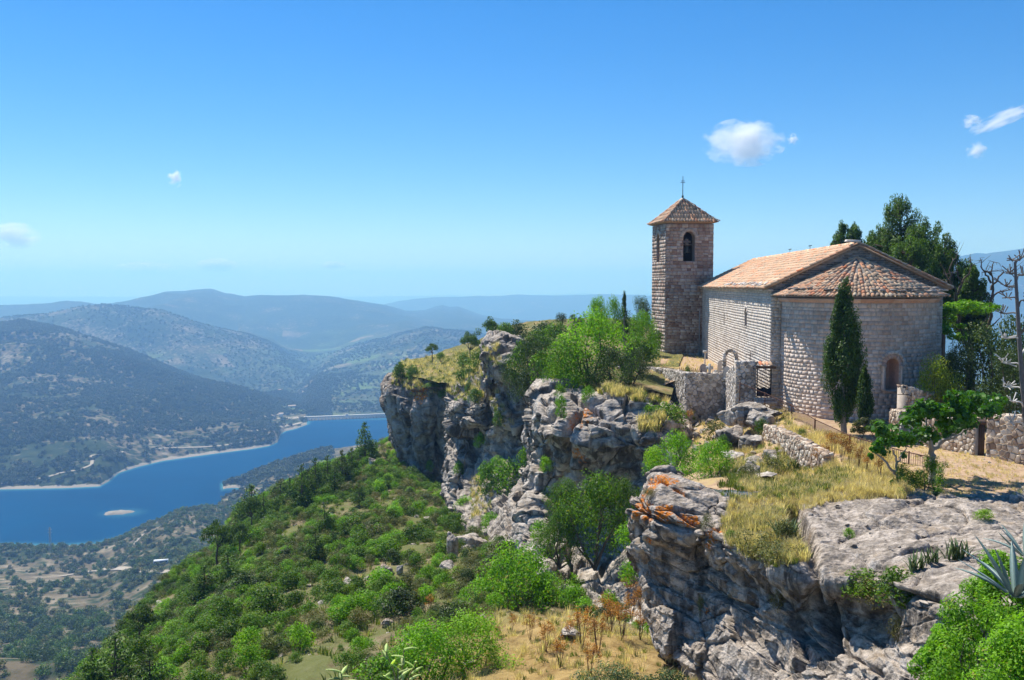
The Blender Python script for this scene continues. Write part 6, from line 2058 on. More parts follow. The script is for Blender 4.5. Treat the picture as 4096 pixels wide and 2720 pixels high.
for r in [(200, 606, 24, 13, 'large pale angular boulder half way down the hillside', 0), (195, 615, 14, 9, 'smaller boulder just below the large pale one', 1),
          (161, 650, 17, 17, 'cracked reddish boulder near the umbrella pine', 2), (176, 640, 11, 11, 'dark boulder right of the cracked reddish one', 4),
          (298, 641, 26, 11, 'flat pale slab of rock in the lower hillside', 3), (385, 577, 14, 14, 'boulder pair in the shrubs below the cliff, left one', 4),
          (400, 575, 9, 13, 'slim boulder in the shrubs below the cliff', 2), (425, 602, 12, 15, 'upright pale boulder beside the rusty bushes', 2),
          (472, 549, 30, 20, 'big fallen block at the foot of the stained buttress', 0), (452, 556, 16, 30, 'pale spur of rock at the cliff toe', 2),
          (355, 517, 9, 7, 'small rock on the upper hillside', 1), (306, 535, 8, 6, 'little grey stone among the young pines', 3), (372, 470, 9, 16, 'pale upright rock by the lone dark pine', 2),
          (184, 633, 9, 7, 'lowest grey stone of the group by the umbrella pine', 1)]:
    boulder(*r)
# ------------------------------------------------------------------ trees and bushes on the cliffs
named('bright_shrub', [
    (588, 392, 312, 84, 'big bright green leafy tree on the clifftop left of the tower', {'Y': 64, 'cat': 'tree', 'name': 'broadleaf_tree', 'var': 0}),
    (566, 388, 338, 52, 'lime green bush at the left foot of the bright clifftop tree', {'Y': 63, 'var': 1}),
    (597, 335, 295, 26, 'thin-crowned green tree rising behind the bright clifftop tree', {'Y': 78, 'cat': 'tree', 'name': 'broadleaf_tree', 'var': 2}),
    (613, 334, 297, 24, 'second thin green tree top just left of the dark cypress', {'Y': 79, 'cat': 'tree', 'name': 'broadleaf_tree', 'var': 3}),
    (643, 352, 311, 34, 'green bush leaning against the bell tower', {'Y': 74, 'var': 1}),
    (520, 622, 540, 96, 'large bright green bush-tree at the foot of the cliffs', {'Y': 44, 'cat': 'tree', 'name': 'broadleaf_tree', 'var': 2}),
    (548, 606, 570, 46, 'right-hand bright shrub under the cliff, beside the large bush-tree', {'Y': 45}),
    (487, 492, 462, 28, 'bright shrub on the left of the cliff ledge', {'Y': 95}),
    (510, 492, 460, 34, 'bright shrub in the middle of the cliff ledge', {'Y': 93}),
    (527, 470, 444, 20, 'small bright bush high in the cleft between the cliffs', {'Y': 91}),
    (530, 541, 524, 16, 'bright shrub low in the cleft', {'Y': 70}),
    (480, 446, 432, 13, 'bright tuft under the overhanging block of the buttress', {'Y': 103, 'var': 1}),
    (497, 470, 456, 20, 'bright bush above the left ledge bush', {'Y': 95, 'var': 2}),
    (466, 512, 496, 22, 'bright bush low on the left buttress', {'Y': 98, 'var': 3}),
    (490, 528, 512, 22, 'bright bush on the lower ledge of the buttress', {'Y': 84, 'var': 0}),
    (545, 470, 456, 14, 'small bright bush on the left edge of the big grey cliff', {'Y': 57, 'var': 1}),
    (650, 420, 404, 22, 'bright green bush at the right end of the big grey cliff', {'Y': 57, 'var': 2}),
    (430, 470, 460, 9, 'tiny bright bush on the sheer pillar', {'Y': 129, 'var': 3}),
    (540, 540, 520, 22, 'bright bush left of the hanging green mass', {'Y': 55, 'var': 0}),
    (655, 470, 446, 26, 'bright green bush in the gully above the lichen rock', {'Y': 50, 'var': 1}),
    (459, 478, 461, 14, 'small bush clinging to the left buttress', {'Y': 106}),
    (559, 398, 384, 14, 'low yellow-green bush in the crack of the grey cliff top', {'Y': 60}),
    (561, 415, 394, 13, 'green tuft of a bush in the cleft of the big grey rock', {'Y': 57}),
    (588, 402, 386, 16, 'dark green bush on the top edge of the big grey rock', {'Y': 58.5}),
    (676, 480, 432, 56, 'bright green bush below the retaining wall, left part', {'Y': 43, 'var': 3}),
    (712, 482, 440, 60, 'bright green bush below the retaining wall, right part', {'Y': 39, 'var': 1}),
    (632, 545, 520, 34, 'yellow-green bush in the gully beside the lichen rock', {'Y': 44}),
    (634, 580, 555, 30, 'lower green bush in the gully beside the lichen rock', {'Y': 41}),
])
named('green_shrub', [
    (595, 556, 466, 84, 'big hanging dark green bush on the cliff face behind the lichen rock', {'Y': 50.5, 'var': 0}),
    (565, 520, 478, 44, 'left shoulder of green bushes on the cliff behind the lichen rock', {'Y': 53, 'var': 1}),
    (560, 560, 505, 50, 'lower left green bush hanging on the cliff', {'Y': 51.5, 'var': 2}),
    (626, 530, 475, 50, 'right green bush on the cliff behind the lichen rock', {'Y': 49.5, 'var': 3}),
    (668, 432, 402, 42, 'dark green bush in front of the terrace wall', {'Y': 57}),
    (640, 370, 338, 40, 'dusty green bush with a reddish top beside the tower foot', {'Y': 68, 'var': 1}),
    (463, 366, 352, 16, 'small bush under the umbrella pines', {'Y': 120}),
    (478, 367, 348, 26, 'dark bush at the foot of the rock outcrop', {'Y': 112}),
    (441, 361, 352, 9, 'tiny bush next to the lone pine', {'Y': 138}),
    (470, 378, 368, 16, 'low bush on the terrace above the buttress', {'Y': 112}),
    (463, 387, 368, 15, 'green bush on the edge of the promontory', {'Y': 116}),
    (400, 382, 362, 16, 'brownish bush on the very tip of the promontory', {'Y': 136}),
    (413, 384, 365, 16, 'green bush hanging over the promontory edge', {'Y': 134}),
    (434, 388, 382, 22, 'low green bush on the pillar ledge', {'Y': 128}),
    (443, 397, 389, 12, 'small bush lower on the pillar ledge', {'Y': 127}),
    (470, 394, 381, 12, 'small bush on the second ledge', {'Y': 106}),
    (463, 404, 395, 14, 'green tuft bush above the overhang', {'Y': 108}),
    (475, 402, 388, 16, 'bush on top of the overhanging block', {'Y': 102}),
    (498, 424, 410, 12, 'bush growing on the grassy niche in the buttress', {'Y': 96}),
    (688, 380, 365, 8, 'tiny shrub at the terrace corner', {'Y': 64}),
])
named('dark_shrub', [
    (530, 396, 334, 48, 'dark holm oak above the cleft, left of the bright tree', {'Y': 74, 'var': 0}),
    (517, 385, 345, 36, 'dark green oak beside the rock outcrop', {'Y': 92, 'var': 1}),
    (531, 392, 366, 30, 'low dark oak bush at the cliff edge', {'Y': 70, 'var': 2}),
    (545, 352, 322, 40, 'olive-dark oak on the plateau behind the cleft', {'Y': 100, 'var': 3}),
    (518, 346, 320, 26, 'dark small oak behind the rock outcrop', {'Y': 112, 'var': 1}),
    (500, 346, 326, 20, 'dark bush between the outcrop and the pines', {'Y': 116, 'var': 2}),
    (612, 386, 345, 56, 'dark shaded oak under the bright clifftop tree', {'Y': 62, 'var': 2}),
    (632, 382, 346, 44, 'dark dense bush near the left end of the terrace wall', {'Y': 63.5, 'var': 1}),
    (561, 323, 312, 13, 'small round dark bush alone on the skyline', {'Y': 124, 'var': 0}),
    (573, 321, 314, 10, 'small grey-green bush on the skyline', {'Y': 126, 'var': 1}),
    (640, 336, 296, 30, 'dark oak just left of the bell tower', {'Y': 92, 'var': 0}),
    (578, 340, 318, 24, 'green oak on the skyline behind the bright tree', {'Y': 95, 'var': 3}),
    (470, 588, 546, 44, 'dark shrub at the foot of the buttress', {'Y': 62, 'var': 0}),
    (502, 568, 538, 34, 'grey-green shrub above the large bush-tree', {'Y': 60, 'var': 1}),
    (434, 596, 566, 40, 'dark evergreen bush left of the large bush-tree', {'Y': 62, 'var': 2}),
    (405, 528, 500, 32, 'dark green bush at the foot of the pillar', {'Y': 118, 'var': 1}),
    (436, 540, 520, 24, 'nearly black bush below the sheer pillar', {'Y': 98, 'var': 3}),
    (610, 700, 664, 80, 'dark bush at the bottom under the rock outcrop', {'Y': 24, 'var': 0}),
    (668, 694, 668, 50, 'grey-green bush at the bottom right of the straw bank', {'Y': 23, 'var': 1}),
    (555, 655, 612, 40, 'dark bush at the cliff foot behind the rusty seed heads', {'Y': 43, 'var': 1}),
])
named('umbrella_pine', [
    (489, 352, 315, 28, 'upper dark round-crowned pine on the promontory', {'Y': 128, 'var': 0}),
    (470, 364, 328, 24, 'lower left dark pine on the promontory', {'Y': 130, 'var': 1}),
    (432.5, 360, 342, 14.5, 'lone little pine on the bare end of the promontory', {'Y': 146, 'var': 2}),
])
named('green_shrub', [
    (538, 352, 330, 34, 'grey-green bush on the rise left of the bright clifftop tree', {'Y': 88, 'var': 0}),
    (556, 345, 322, 30, 'loose green bush on the skyline rise', {'Y': 96, 'var': 2}),
    (505, 338, 322, 22, 'round green bush on top of the rock outcrop', {'Y': 108, 'var': 1}),
    (602, 330, 314, 30, 'green bush below the thin tree tops', {'Y': 100, 'var': 3}),
    (630, 345, 318, 30, 'green bush between the thin cypress and the tower', {'Y': 86, 'var': 0}),
    (655, 350, 330, 20, 'small green bush touching the tower wall', {'Y': 82, 'var': 2}),
    (545, 384, 350, 34, 'mid-green bush in front of the dark oak above the cleft', {'Y': 66, 'var': 2}),
    (640, 358, 336, 34, 'green bush in the shade left of the tower foot', {'Y': 76, 'var': 3}),
    (523, 372, 340, 30, 'green bush hanging at the right of the rock outcrop', {'Y': 84, 'var': 3}),
])
# big pine wood behind the church
for (u, vb, vt, w, Y, lab, var) in [
    (897, 330, 198, 82, 70, 'tallest pine behind the church, its spire top above all others', 0),
    (922, 330, 224, 88, 68, 'broad pine right of the tallest one behind the church', 1),
    (942, 335, 238, 58, 66, 'right-hand slender pine of the group behind the roof', 2),
    (876, 330, 228, 60, 72, 'pine left of the tallest one, behind the ridge', 3),
    (839, 320, 224, 34, 84, 'far left pine peeping over the nave ridge', 1),
    (852, 320, 226, 34, 86, 'second pine at the left end of the group over the ridge', 2),
    (970, 345, 268, 34, 60, 'small dark pine among the bare branches', 3),
    (908, 330, 240, 80, 66, 'dense lower pine in the middle of the group behind the church', 2)]:
    p = P(u, vb, Y); h = (vb - vt) * Y / FPX
    c, r, = [], []
    rg = np.random.default_rng(int(u)); hw = w * Y / FPX / 2
    tb = MB(); tb.tube([(0, 0, -5), (.1, 0, h * .5), (0, 0, h * .96)], [.28, .16, .03], 7)
    for k in range(84):
        z = rg.uniform(.10, .97) ** .85; rad = hw * min(1.0, (1 - z) ** .55 * 1.35) * rg.uniform(.25, 1.08)
        a = rg.uniform(0, 6.28); e = (math.cos(a) * rad, math.sin(a) * rad, z * h + rg.uniform(-.2, .2))
        s = rg.uniform(.38, .70) * (1.2 - z * .6) * (hw / 2.6) ** .5
        c.append(e); r.append((s * .9, s * .9, s * 1.45))
        tb.tube([(0, 0, z * h - .5), e], [.06, .02], 3)
    c.append((0, 0, h * .98)); r.append((.22, .22, .5))
    e_ = empty('pine_tree', p, 0, lab, 'tree')
    link('crown', leaf_mesh('pine_crown', [leaves(c, r, 19000, .22, int(u), .3, .1, shell=.6, updir=1.1)], L_PINE), e_)
    tb.build('trunk', M_BARK, e_)

def cypress(u, vb, vt, w, Y, lab, seed, low, nl, lobes=()):
    p = P(u, vb, Y); H = (vb - vt) * Y / FPX; hw = w * Y / FPX / 2
    rg = np.random.default_rng(seed); c, r = [], []
    for k in range(90):
        z = rg.uniform(low, .985)
        prof = math.sin(min(1, (z - low * .6) / (.40)) * math.pi / 2) * (1 - max(0, (z - .38) / .64) ** 1.5)
        rad = hw * max(.08, prof); a = rg.uniform(0, 6.28); q = rg.uniform(.45, .92)
        s = .16 * hw + .10 * rad + rg.uniform(0, .08)
        c.append((math.cos(a) * rad * q, math.sin(a) * rad * q, z * H)); r.append((s, s, s * 3.0))
    for (dx, z, rr, hgt) in lobes:
        for k in range(12):
            c.append((dx * hw + rg.uniform(-.5, .5) * rr, rg.uniform(-.5, .5) * rr, (z + rg.uniform(-.5, .5) * hgt) * H)); r.append((rr * .5, rr * .5, rr * 1.5))
    e = empty('cypress_tree', p, 0, lab, 'tree')
    link('crown', leaf_mesh('cypress_crown', [leaves(c, r, nl, .13, seed, .42, .1, tonejit=.2, shell=.7, updir=2.0)], L_CYP), e)
    tb = MB(); tb.tube([(.1, 0, -.1), (0, 0, low * H + .3), (0, 0, H * .8)], [.16, .13, .04], 8); tb.build('trunk', M_BARK_PALE, e)
cypress(842, 431.5, 284, 41, 44.5, 'tall dark cypress in front of the apse', 5, .14, 26000, [(-.55, .50, .45, .22), (.5, .38, .5, .25)])
cypress(864, 424, 370, 17, 42.6, 'small leaning cypress at the right side of the tall one', 6, .06, 5000)
cypress(624, 345, 293, 8.5, 82, 'thin black cypress on the skyline left of the bell tower', 7, .05, 2500)

named('dark_shrub', [
    (985, 425, 322, 84, 'dark holm oak filling the right side behind the rubble walls', {'Y': 48, 'var': 0}),
    (1018, 430, 312, 80, 'darkest evergreen oak at the right frame edge', {'Y': 50, 'var': 1}),
    (958, 420, 338, 54, 'grey-green oak between the yellow-green shrub and the dark oaks', {'Y': 47.5, 'var': 2}),
    (1006, 420, 350, 60, 'lower dark oak just over the courtyard wall', {'Y': 45, 'var': 3}),
    (1050, 430, 300, 90, 'dark oak cut by the right frame edge', {'Y': 50, 'var': 2}),
    (948, 400, 350, 34, 'loose grey-green tree right beside the apse', {'Y': 53, 'var': 3}),
])
named('yellow_shrub', [
    (933, 408, 352, 38, 'yellow-green leafy shrub against the right side of the apse', {'Y': 46.6, 'var': 0}),
    (950, 410, 366, 34, 'lower yellow-green shrub above the lamp wall', {'Y': 46.6, 'var': 1}),
])
# acacia with flat bright plates of foliage
def limb_tree(name, u, vb, Y, label, targets, leafsets, mat, bark=M_BARK, r0=.12, cat='tree', seed=1, leaf=.12, n=5000, asp=.5, up=.3, wob=.04):
    """targets, leafsets in pixels: (du, v, dY) ends of limbs; leafsets (du, v, dY, wpx, hpx)"""
    base = P(u, vb, Y)
    e = empty(name, base, 0, label, cat)
    tb = MB(); rg = np.random.default_rng(seed)
    def loc(du, v, dY): q = P(u + du, v, Y + dY) - base; return (q.x, q.y, q.z)
    for path in targets:
        pts = np.array([loc(*q[:3]) for q in path]); n_ = max(6, len(pts) * 3)
        pp = catmull(pts, n_); pp[1:-1] += rg.normal(size=(n_ - 2, 3)) * wob
        ra, rb = (path[0][3] if len(path[0]) > 3 else r0), (path[-1][3] if len(path[-1]) > 3 else r0 * .25)
        tb.tube(pp, np.linspace(ra, rb, n_), 6)
    tb.build('trunk', bark, e)
    if leafsets:
        c = [loc(*q[:3]) for q in leafsets]; r = [(q[3] * Y / FPX / 2, q[3] * Y / FPX / 2, q[4] * Y / FPX / 2) for q in leafsets]
        link('crown', leaf_mesh(name + '_crown', [leaves(c, r, n, leaf, seed, asp, up, shell=.35)], mat), e)
    return e
rg = np.random.default_rng(3)
aset = [(rg.uniform(-30, 24), 304 + abs(rg.uniform(-8, 8)) + .2 * 0, rg.uniform(-2, 2), rg.uniform(10, 18), rg.uniform(6, 11)) for _ in range(22)]
aset += [(rg.uniform(-36, -10), rg.uniform(318, 338), rg.uniform(-1, 1), rg.uniform(8, 15), rg.uniform(4, 7)) for _ in range(14)]
limb_tree('acacia_tree', 974, 400, 55, 'airy bright green tree with flat tiers right of the apse roof', [[(0, 400, 0, .2), (-6, 350, 0, .14), (-20, 315, 0, .05)], [(-6, 350, 0, .13), (8, 325, 0), (16, 305, 0)], [(-4, 345, 0, .1), (-24, 335, 0, .04)], [(-2, 338, 0, .1), (18, 326, 0, .05), (26, 318, 0, .02)]], aset, L_BRIGHT, M_BARK, .1, seed=8, leaf=.16, n=7000, asp=.45)
# bare grey trees
def bare_tree(u, vb, Y, paths, label, bark=M_BARK_PALE, r0=.09, seed=2, twigs=26, cat='tree', name='bare_tree'):
    base = P(u, vb, Y); e = empty(name, base, 0, label, cat); tb = MB(); rg = np.random.default_rng(seed); ends = []
    for path in paths:
        pts = np.array([tuple(P(a, b, Y + (q[0] if q else 0)) - base) for (a, b, *q) in path])
        n_ = len(pts) * 3; pp = catmull(pts, n_); pp[1:-1] += rg.normal(size=(n_ - 2, 3)) * .05
        tb.tube(pp, np.linspace(path is paths[0] and r0 * 1.4 or r0 * .8, r0 * .25, n_), 5); ends += [pp[min(n_ - 1, int(n_ * f))] for f in (.5, .7, .85, 1)]
    for k in range(twigs):
        s = ends[rg.integers(len(ends))]; d = rg.normal(size=3) * np.array([1, 1, .5]) + [0, 0, .5]; L = rg.uniform(.35, 1.0)
        m = s + d * L * .4 + rg.normal(size=3) * .08; tb.tube([s, m, m + d * L * .4 + rg.normal(size=3) * .15], [r0 * .25, r0 * .16, r0 * .06], 4)
    tb.build('branches', bark, e); return e
bare_tree(960, 330, 57, [[(960, 330), (956, 300), (950, 276), (952, 262), (957, 255)], [(956, 300), (960, 283), (955, 268)], [(957, 295), (966, 278), (972, 266), (970, 262)], [(956, 288), (948, 284), (946, 272)]], 'grey bare-branched tree right of the pine group', M_BARK, seed=4)
bare_tree(982, 345, 56, [[(986, 345), (991, 310), (993, 285), (992, 268), (994, 262)], [(991, 290), (1000, 276), (1008, 272), (1014, 277)], [(991, 283), (984, 270), (981, 260)], [(992, 275), (987, 271), (982, 272)], [(990, 300), (998, 292), (1012, 290)]], 'taller bare dead tree against the blue mountain', M_BARK, seed=5, twigs=34)
# agave flower stalk
st = [(1028, 450), (1024, 400), (1020, 350), (1017, 300), (1015, 262)]
M_STALK = simple_mat('dry_stalk', (0.15, 0.135, 0.125), .9, 0, .3, 10)
Ya = 33.5
b0 = P(1028, 452, Ya); ag = empty('dead_agave_stalk', b0, 0, 'tall dry agave flower stalk with pale curved side arms at the right edge', 'plant')
tb = MB(); pts = catmull(np.array([tuple(P(a, b, Ya) - b0) for a, b in st]), 14); tb.tube(pts, np.linspace(.12, .045, 14), 8); tb.build('stalk', M_STALK, ag)
M_ARM = simple_mat('bleached_stalk', (0.62, 0.59, 0.54), .9, 0, .15, 10)
arms = [(1025, 425, -16), (1025, 390, -22), (1023.5, 366, -22), (1022, 340, -20), (1022, 351, 14), (1020, 315, -20), (1024, 405, -14), (1018.5, 300, -13), (1018, 290, -14), (1016.5, 275, -8), (1016.5, 278, 8), (1022, 330, 10), (1019, 303, 9), (1015.5, 262, -4), (1015.5, 262, 5), (1023, 380, 14)]
rg = np.random.default_rng(6)
for (u, v, du) in arms:
    a = np.array(tuple(P(u, v, Ya) - b0)); tip = np.array(tuple(P(u + du, v - 3 + rg.uniform(-2, 1), Ya + rg.uniform(-.8, .8)) - b0))
    m = MB(); mid = a + (tip - a) * .45 + np.array([0, 0, -.02]); mid2 = a + (tip - a) * .8 + [0, 0, -.06]
    a2 = a + np.array([0, 0, -.14]); m.tube(catmull([a2, a + (tip - a) * .2 + [0, 0, .06], mid2 + [0, 0, .04], tip], 8), np.linspace(.036, .022, 8), 5)
    for k in range(9):
        s = a + (tip - a) * rg.uniform(.75, 1.0) + [0, 0, .0]; d = rg.normal(size=3) * .11 + [0, 0, .10]
        m.tube([s, s + d * 1.3], [.014, .026], 3)
    m.build('side_arm', M_ARM if v > 330 else M_STALK, ag)

# ------------------------------------------------------------------ the yard plants
# fig tree with big leaves, cut by its trunk forks
rg = np.random.default_rng(12)
fset = []
for (cu, cv, n_) in [(-42, 428, 7), (-24, 418, 10), (-8, 410, 12), (12, 408, 12), (30, 404, 11), (46, 402, 9), (54, 412, 6), (36, 426, 9), (14, 428, 9), (-8, 434, 8), (-30, 440, 7), (26, 415, 9), (-46, 440, 4), (60, 398, 4)]:
    for _ in range(n_ // 2): fset.append((cu + rg.uniform(-8, 8), cv + rg.uniform(-6, 6), rg.uniform(-1.8, 1.8), rg.uniform(15, 24), rg.uniform(11, 17)))
limb_tree('fig_tree', 932, 483, 32.6, 'big-leaved bright green fig tree with forked trunk in the yard', [[(0, 483, 0, .13), (1, 465, 0, .12), (0, 449, 0, .10)], [(0, 449, 0, .1), (-12, 436, .3), (-24, 425, .5)], [(0, 449, 0, .09), (-4, 434, -.4), (-6, 418, -.6)], [(0, 449, 0, .1), (12, 440, 0), (30, 428, .3), (44, 412, .5)], [(8, 441, 0, .06), (24, 436, -.5), (40, 424, -.6)]], fset, L_FIG, M_BARK_PALE, .1, seed=9, leaf=.19, n=4600, asp=.85, up=.5)
rg = np.random.default_rng(14)
wset = [(rg.uniform(-26, 24), rg.uniform(468, 496) - (8 if abs(k % 3 - 1) == 0 else 0), rg.uniform(-.9, .9), rg.uniform(9, 15), rg.uniform(9, 14)) for k in range(26)] + [(rg.uniform(2, 12), rg.uniform(458, 472), 0, 9, 12) for _ in range(5)]
limb_tree('willowy_shrub', 924, 499, 31.2, 'feathery narrow-leaved green shrub round the fig trunk', [[(0, 500, 0, .03), (-10, 480, 0)], [(0, 500, 0, .03), (8, 478, 0)], [(0, 500, 0, .03), (0, 470, 0)], [(6, 500, 0, .03), (20, 486, 0)]], wset, L_MID, M_BARK, .03, 'shrub', 10, .10, 5200, .22, .1)
limb_tree('small_fig_tree', 899, 486, 32.0, 'small crooked fig sapling with sparse leaves left of the feathery shrub', [[(0, 486, 0, .05), (-3, 472, 0, .045), (-2, 462, 0, .04)], [(-3, 472, 0, .05), (-13, 462, 0), (-24, 452, 0, .03)], [(-2, 462, 0, .04), (4, 452, 0), (8, 444, 0)], [(-2, 462, 0, .04), (-6, 450, 0, .02)]],
          [(-24, 449, 0, 9, 8), (-20, 443, 0, 8, 6), (-14, 440, .2, 8, 6), (-16, 452, 0, 7, 8), (6, 441, 0, 8, 6), (4, 455, 0, 5, 6), (-28, 456, 0, 5, 6), (-6, 484, 0, 6, 9), (12, 440, 0, 6, 6)], L_FIG, M_BARK_PALE, .05, 'tree', 11, .14, 520, .8, .4)
limb_tree('pruned_pine', 877, 449, 41.5, 'small pruned pine with round tufts between the cypresses and the fig', [[(0, 450, 0, .06), (0, 438, 0), (-1, 428, 0)], [(0, 440, 0, .04), (-7, 431, 0)], [(0, 438, 0, .04), (7, 430, 0)]],
          [(0, 423, 0, 12, 8), (-7, 428, 0, 9, 7), (7, 427, 0, 9, 7), (-2, 430, .3, 10, 6), (4, 422, 0, 8, 6)], L_PINE, M_BARK, .05, 'tree', 12, .11, 1800, .3, .4)
limb_tree('grey_shrub', 861, 440, 42.0, 'greyish loose shrub at the foot of the small cypress', [[(0, 441, 0, .03), (-3, 428, 0)], [(0, 441, 0, .03), (5, 426, 0)]],
          [(-4, 424, 0, 9, 8), (4, 421, 0, 9, 8), (0, 430, 0, 12, 7), (7, 428, 0, 7, 7), (-8, 430, 0, 6, 6)], L_OLIVE, M_BARK, .03, 'shrub', 13, .10, 1300, .5, .2)
# dried fennel and rusty seed heads
def fennel_mesh(seed, h=1.0, mat=L_RUST):
    rg = np.random.default_rng(seed); tb = MB(); c = []
    for k in range(5):
        a = rg.uniform(0, 6.28); t = np.array([math.cos(a) * .14, math.sin(a) * .14, rg.uniform(.7, 1.0)]) * h
        tb.tube([(0, 0, -.05), t * .5 + rg.normal(size=3) * .02, t], [.008, .006, .004], 4); c.append(t)
        for j in range(3): q = t * rg.uniform(.6, .9); e = q + np.array([*rg.normal(size=2) * .10, .08]); tb.tube([q, e], [.006, .003], 3); c.append(e)
    o = tb.build('tmp', M_RUST); tm = o.data; bpy.data.objects.remove(o)
    return leaf_mesh('seed_heads', [leaves(c, [.085] * len(c), 700, .035, seed, .6, .3)], mat), tm
FEN = [fennel_mesh(300 + i) for i in range(4)]
def fennel(u, vb, vt, label, Y=None, w=None, group=None):
    p = P(u, vb, Y) if Y else hit(u, vb)[0]
    if p is None: return
    h = (vb - vt) * p.y / FPX; i = random.randrange(4)
    e = empty('dried_fennel', p - Vector((0, 0, .05)), random.uniform(0, 6), label, 'plant', group); e.scale = (h * 1.1, h * 1.1, h)
    tag(link('seed_heads', FEN[i][0], e), kind='stuff'); tag(link('stems', FEN[i][1], e), kind='stuff')
for r in [(582, 648, 604), (598, 655, 612), (611, 634, 596), (622, 640, 600), (632, 622, 588), (530, 640, 612), (546, 652, 618), (568, 640, 618), (512, 632, 612), (640, 640, 606), (497, 640, 624), (430, 612, 592), (418, 606, 588), (640, 607, 580), (628, 600, 574), (606, 622, 592), (560, 668, 632), (590, 676, 640)]:
    fennel(*r, 'one of the rust-brown dried fennel stalks on the straw bank and gully', group='dried fennel stalks below the cliffs')
for r in [(842, 462, 432), (833, 458, 430), (850, 466, 438), (826, 462, 440), (858, 470, 444), (818, 470, 446), (866, 474, 450), (880, 478, 452)]:
    fennel(*r, 'one of the brown dried umbel plants standing along the path fence', group='dried umbels along the path fence')
for r in [(690, 424, 409), (678, 422, 410)]:
    fennel(*r, 'rust-red dried plant at the foot of the terrace wall', Y=59, group='rust-red plants under the terrace wall')

# ------------------------------------------------------------------ grasses up here
def poly_points(poly, n, seed, need=None):
    rg = np.random.default_rng(seed); poly = np.array(poly, float)
    lo, hi = poly.min(0), poly.max(0); out = []
    m = len(poly)
    q = rg.uniform(lo, hi, (n * 4, 2)); ins = np.zeros(len(q), bool)
    j = m - 1
    for i in range(m):
        xi, yi = poly[i]; xj, yj = poly[j]
        c = ((yi > q[:, 1]) != (yj > q[:, 1])) & (q[:, 0] < (xj - xi) * (q[:, 1] - yi) / (yj - yi + 1e-12) + xi)
        ins ^= c; j = i
    q = q[ins][:n]
    for (u, v) in q:
        p, nn, nm = hit(u, v)
        if p is None or p.y > 160: continue
        if nn.z < .35: continue
        if need and nm != need: continue
        out.append(tuple(p))
    return np.array(out)
def grass_area(poly, n, variants, label, seed, s=(.5, 1.1), name='dry_grass', need=None, tilt=.12):
    p = poly_points(poly, n, seed, need)
    if len(p) == 0: return
    k = np.random.default_rng(seed).uniform(*s, len(p))
    scatter(name, p, np.stack([k, k, k], -1), variants, label, seed, tilt=tilt)
pocket = [(735, 492), (760, 484), (790, 478), (850, 476), (896, 478), (896, 498), (860, 500), (826, 503), (800, 512), (802, 540), (796, 560), (768, 562), (740, 548), (722, 532), (728, 512)]
grass_area(pocket, 2300, T_STRAW, 'tall golden dry grass in the hollow behind the foreground rock', 101, (.2, .58))
grass_area([(722, 520), (800, 505), (806, 560), (770, 568), (728, 545)], 1300, T_STRAW + T_GREEN, 'mixed dry and green grass in the rock hollow', 102, (.35, .8), 'wild_grass')
grass_area([(735, 470), (800, 455), (900, 470), (930, 478), (900, 500), (840, 492), (745, 500)], 1500, T_STRAW, 'dry grass on the bank below the path fence', 103, (.3, .75))
grass_area([(690, 405), (790, 405), (800, 440), (800, 470), (700, 475)], 700, T_STRAW + T_GREEN, 'weeds and dry grass among the rocks below the gate', 110, (.4, 1.0), 'wild_grass')
grass_area([(720, 465), (820, 455), (860, 480), (800, 500), (720, 500)], 500, T_GREEN, 'green weeds among the dry grass below the fence', 104, (.5, 1.1), 'weeds')
grass_area([(790, 425), (840, 436), (900, 455), (880, 470), (820, 448), (790, 440)], 500, T_STRAW, 'dry grass strip under the railing', 105, (.3, .8))
grass_area([(585, 384), (660, 394), (668, 404), (640, 402), (600, 394)], 500, T_STRAW + T_GREEN, 'dry grass fringe on top of the big grey rock', 106, (.5, 1.2))
grass_area([(392, 360), (500, 345), (500, 395), (440, 395), (392, 385)], 1500, T_STRAW + T_GREEN[:1], 'dry grass on the promontory', 107, (.6, 1.6))
grass_area([(860, 405), (1024, 410), (1024, 495), (900, 495), (850, 440)], 1500, T_STRAW, 'short dry grass on the yard', 108, (.12, .35))
grass_area([(645, 355), (740, 352), (740, 376), (650, 376)], 500, T_STRAW, 'short dry grass in the graveyard', 109, (.2, .5))
for i, (poly, gr) in enumerate([([(485, 398), (500, 400), (515, 425), (495, 430)], 0), ([(453, 380), (490, 395), (480, 405), (455, 400)], 0), ([(470, 480), (495, 470), (492, 510), (470, 520)], 0), ([(640, 420), (665, 415), (662, 432), (640, 432)], 0), ([(400, 380), (450, 378), (450, 396), (405, 396)], 1)]):
    grass_area(poly, 160, T_STRAW + T_GREEN, 'tufts of grass on cliff ledge %s' % ['of the buttress', 'above the overhang', 'low on the buttress', 'at the right end of the grey rock', 'of the far pillar'][i], 120 + i, (.6, 1.5), 'ledge_grass')
for r in [(731, 541, 529, 15, 'vivid green cushion plant on the rock edge by the hollow'), (849, 538, 527, 13, 'small green tuft in the crack of the slab'), (985, 519, 508, 20, 'green cushion plant in a hollow of the far slab')]:
    plant_px('bright_shrub', *r, name='cushion_plant', cat='plant', sink=.1)
for r in [(862, 592, 566, 50, 'low yellow-green shrub on the rock edge, left part'), (898, 596, 564, 52, 'low yellow-green shrub on the rock edge, right part')]:
    plant_px('green_shrub', *r, sink=.12)
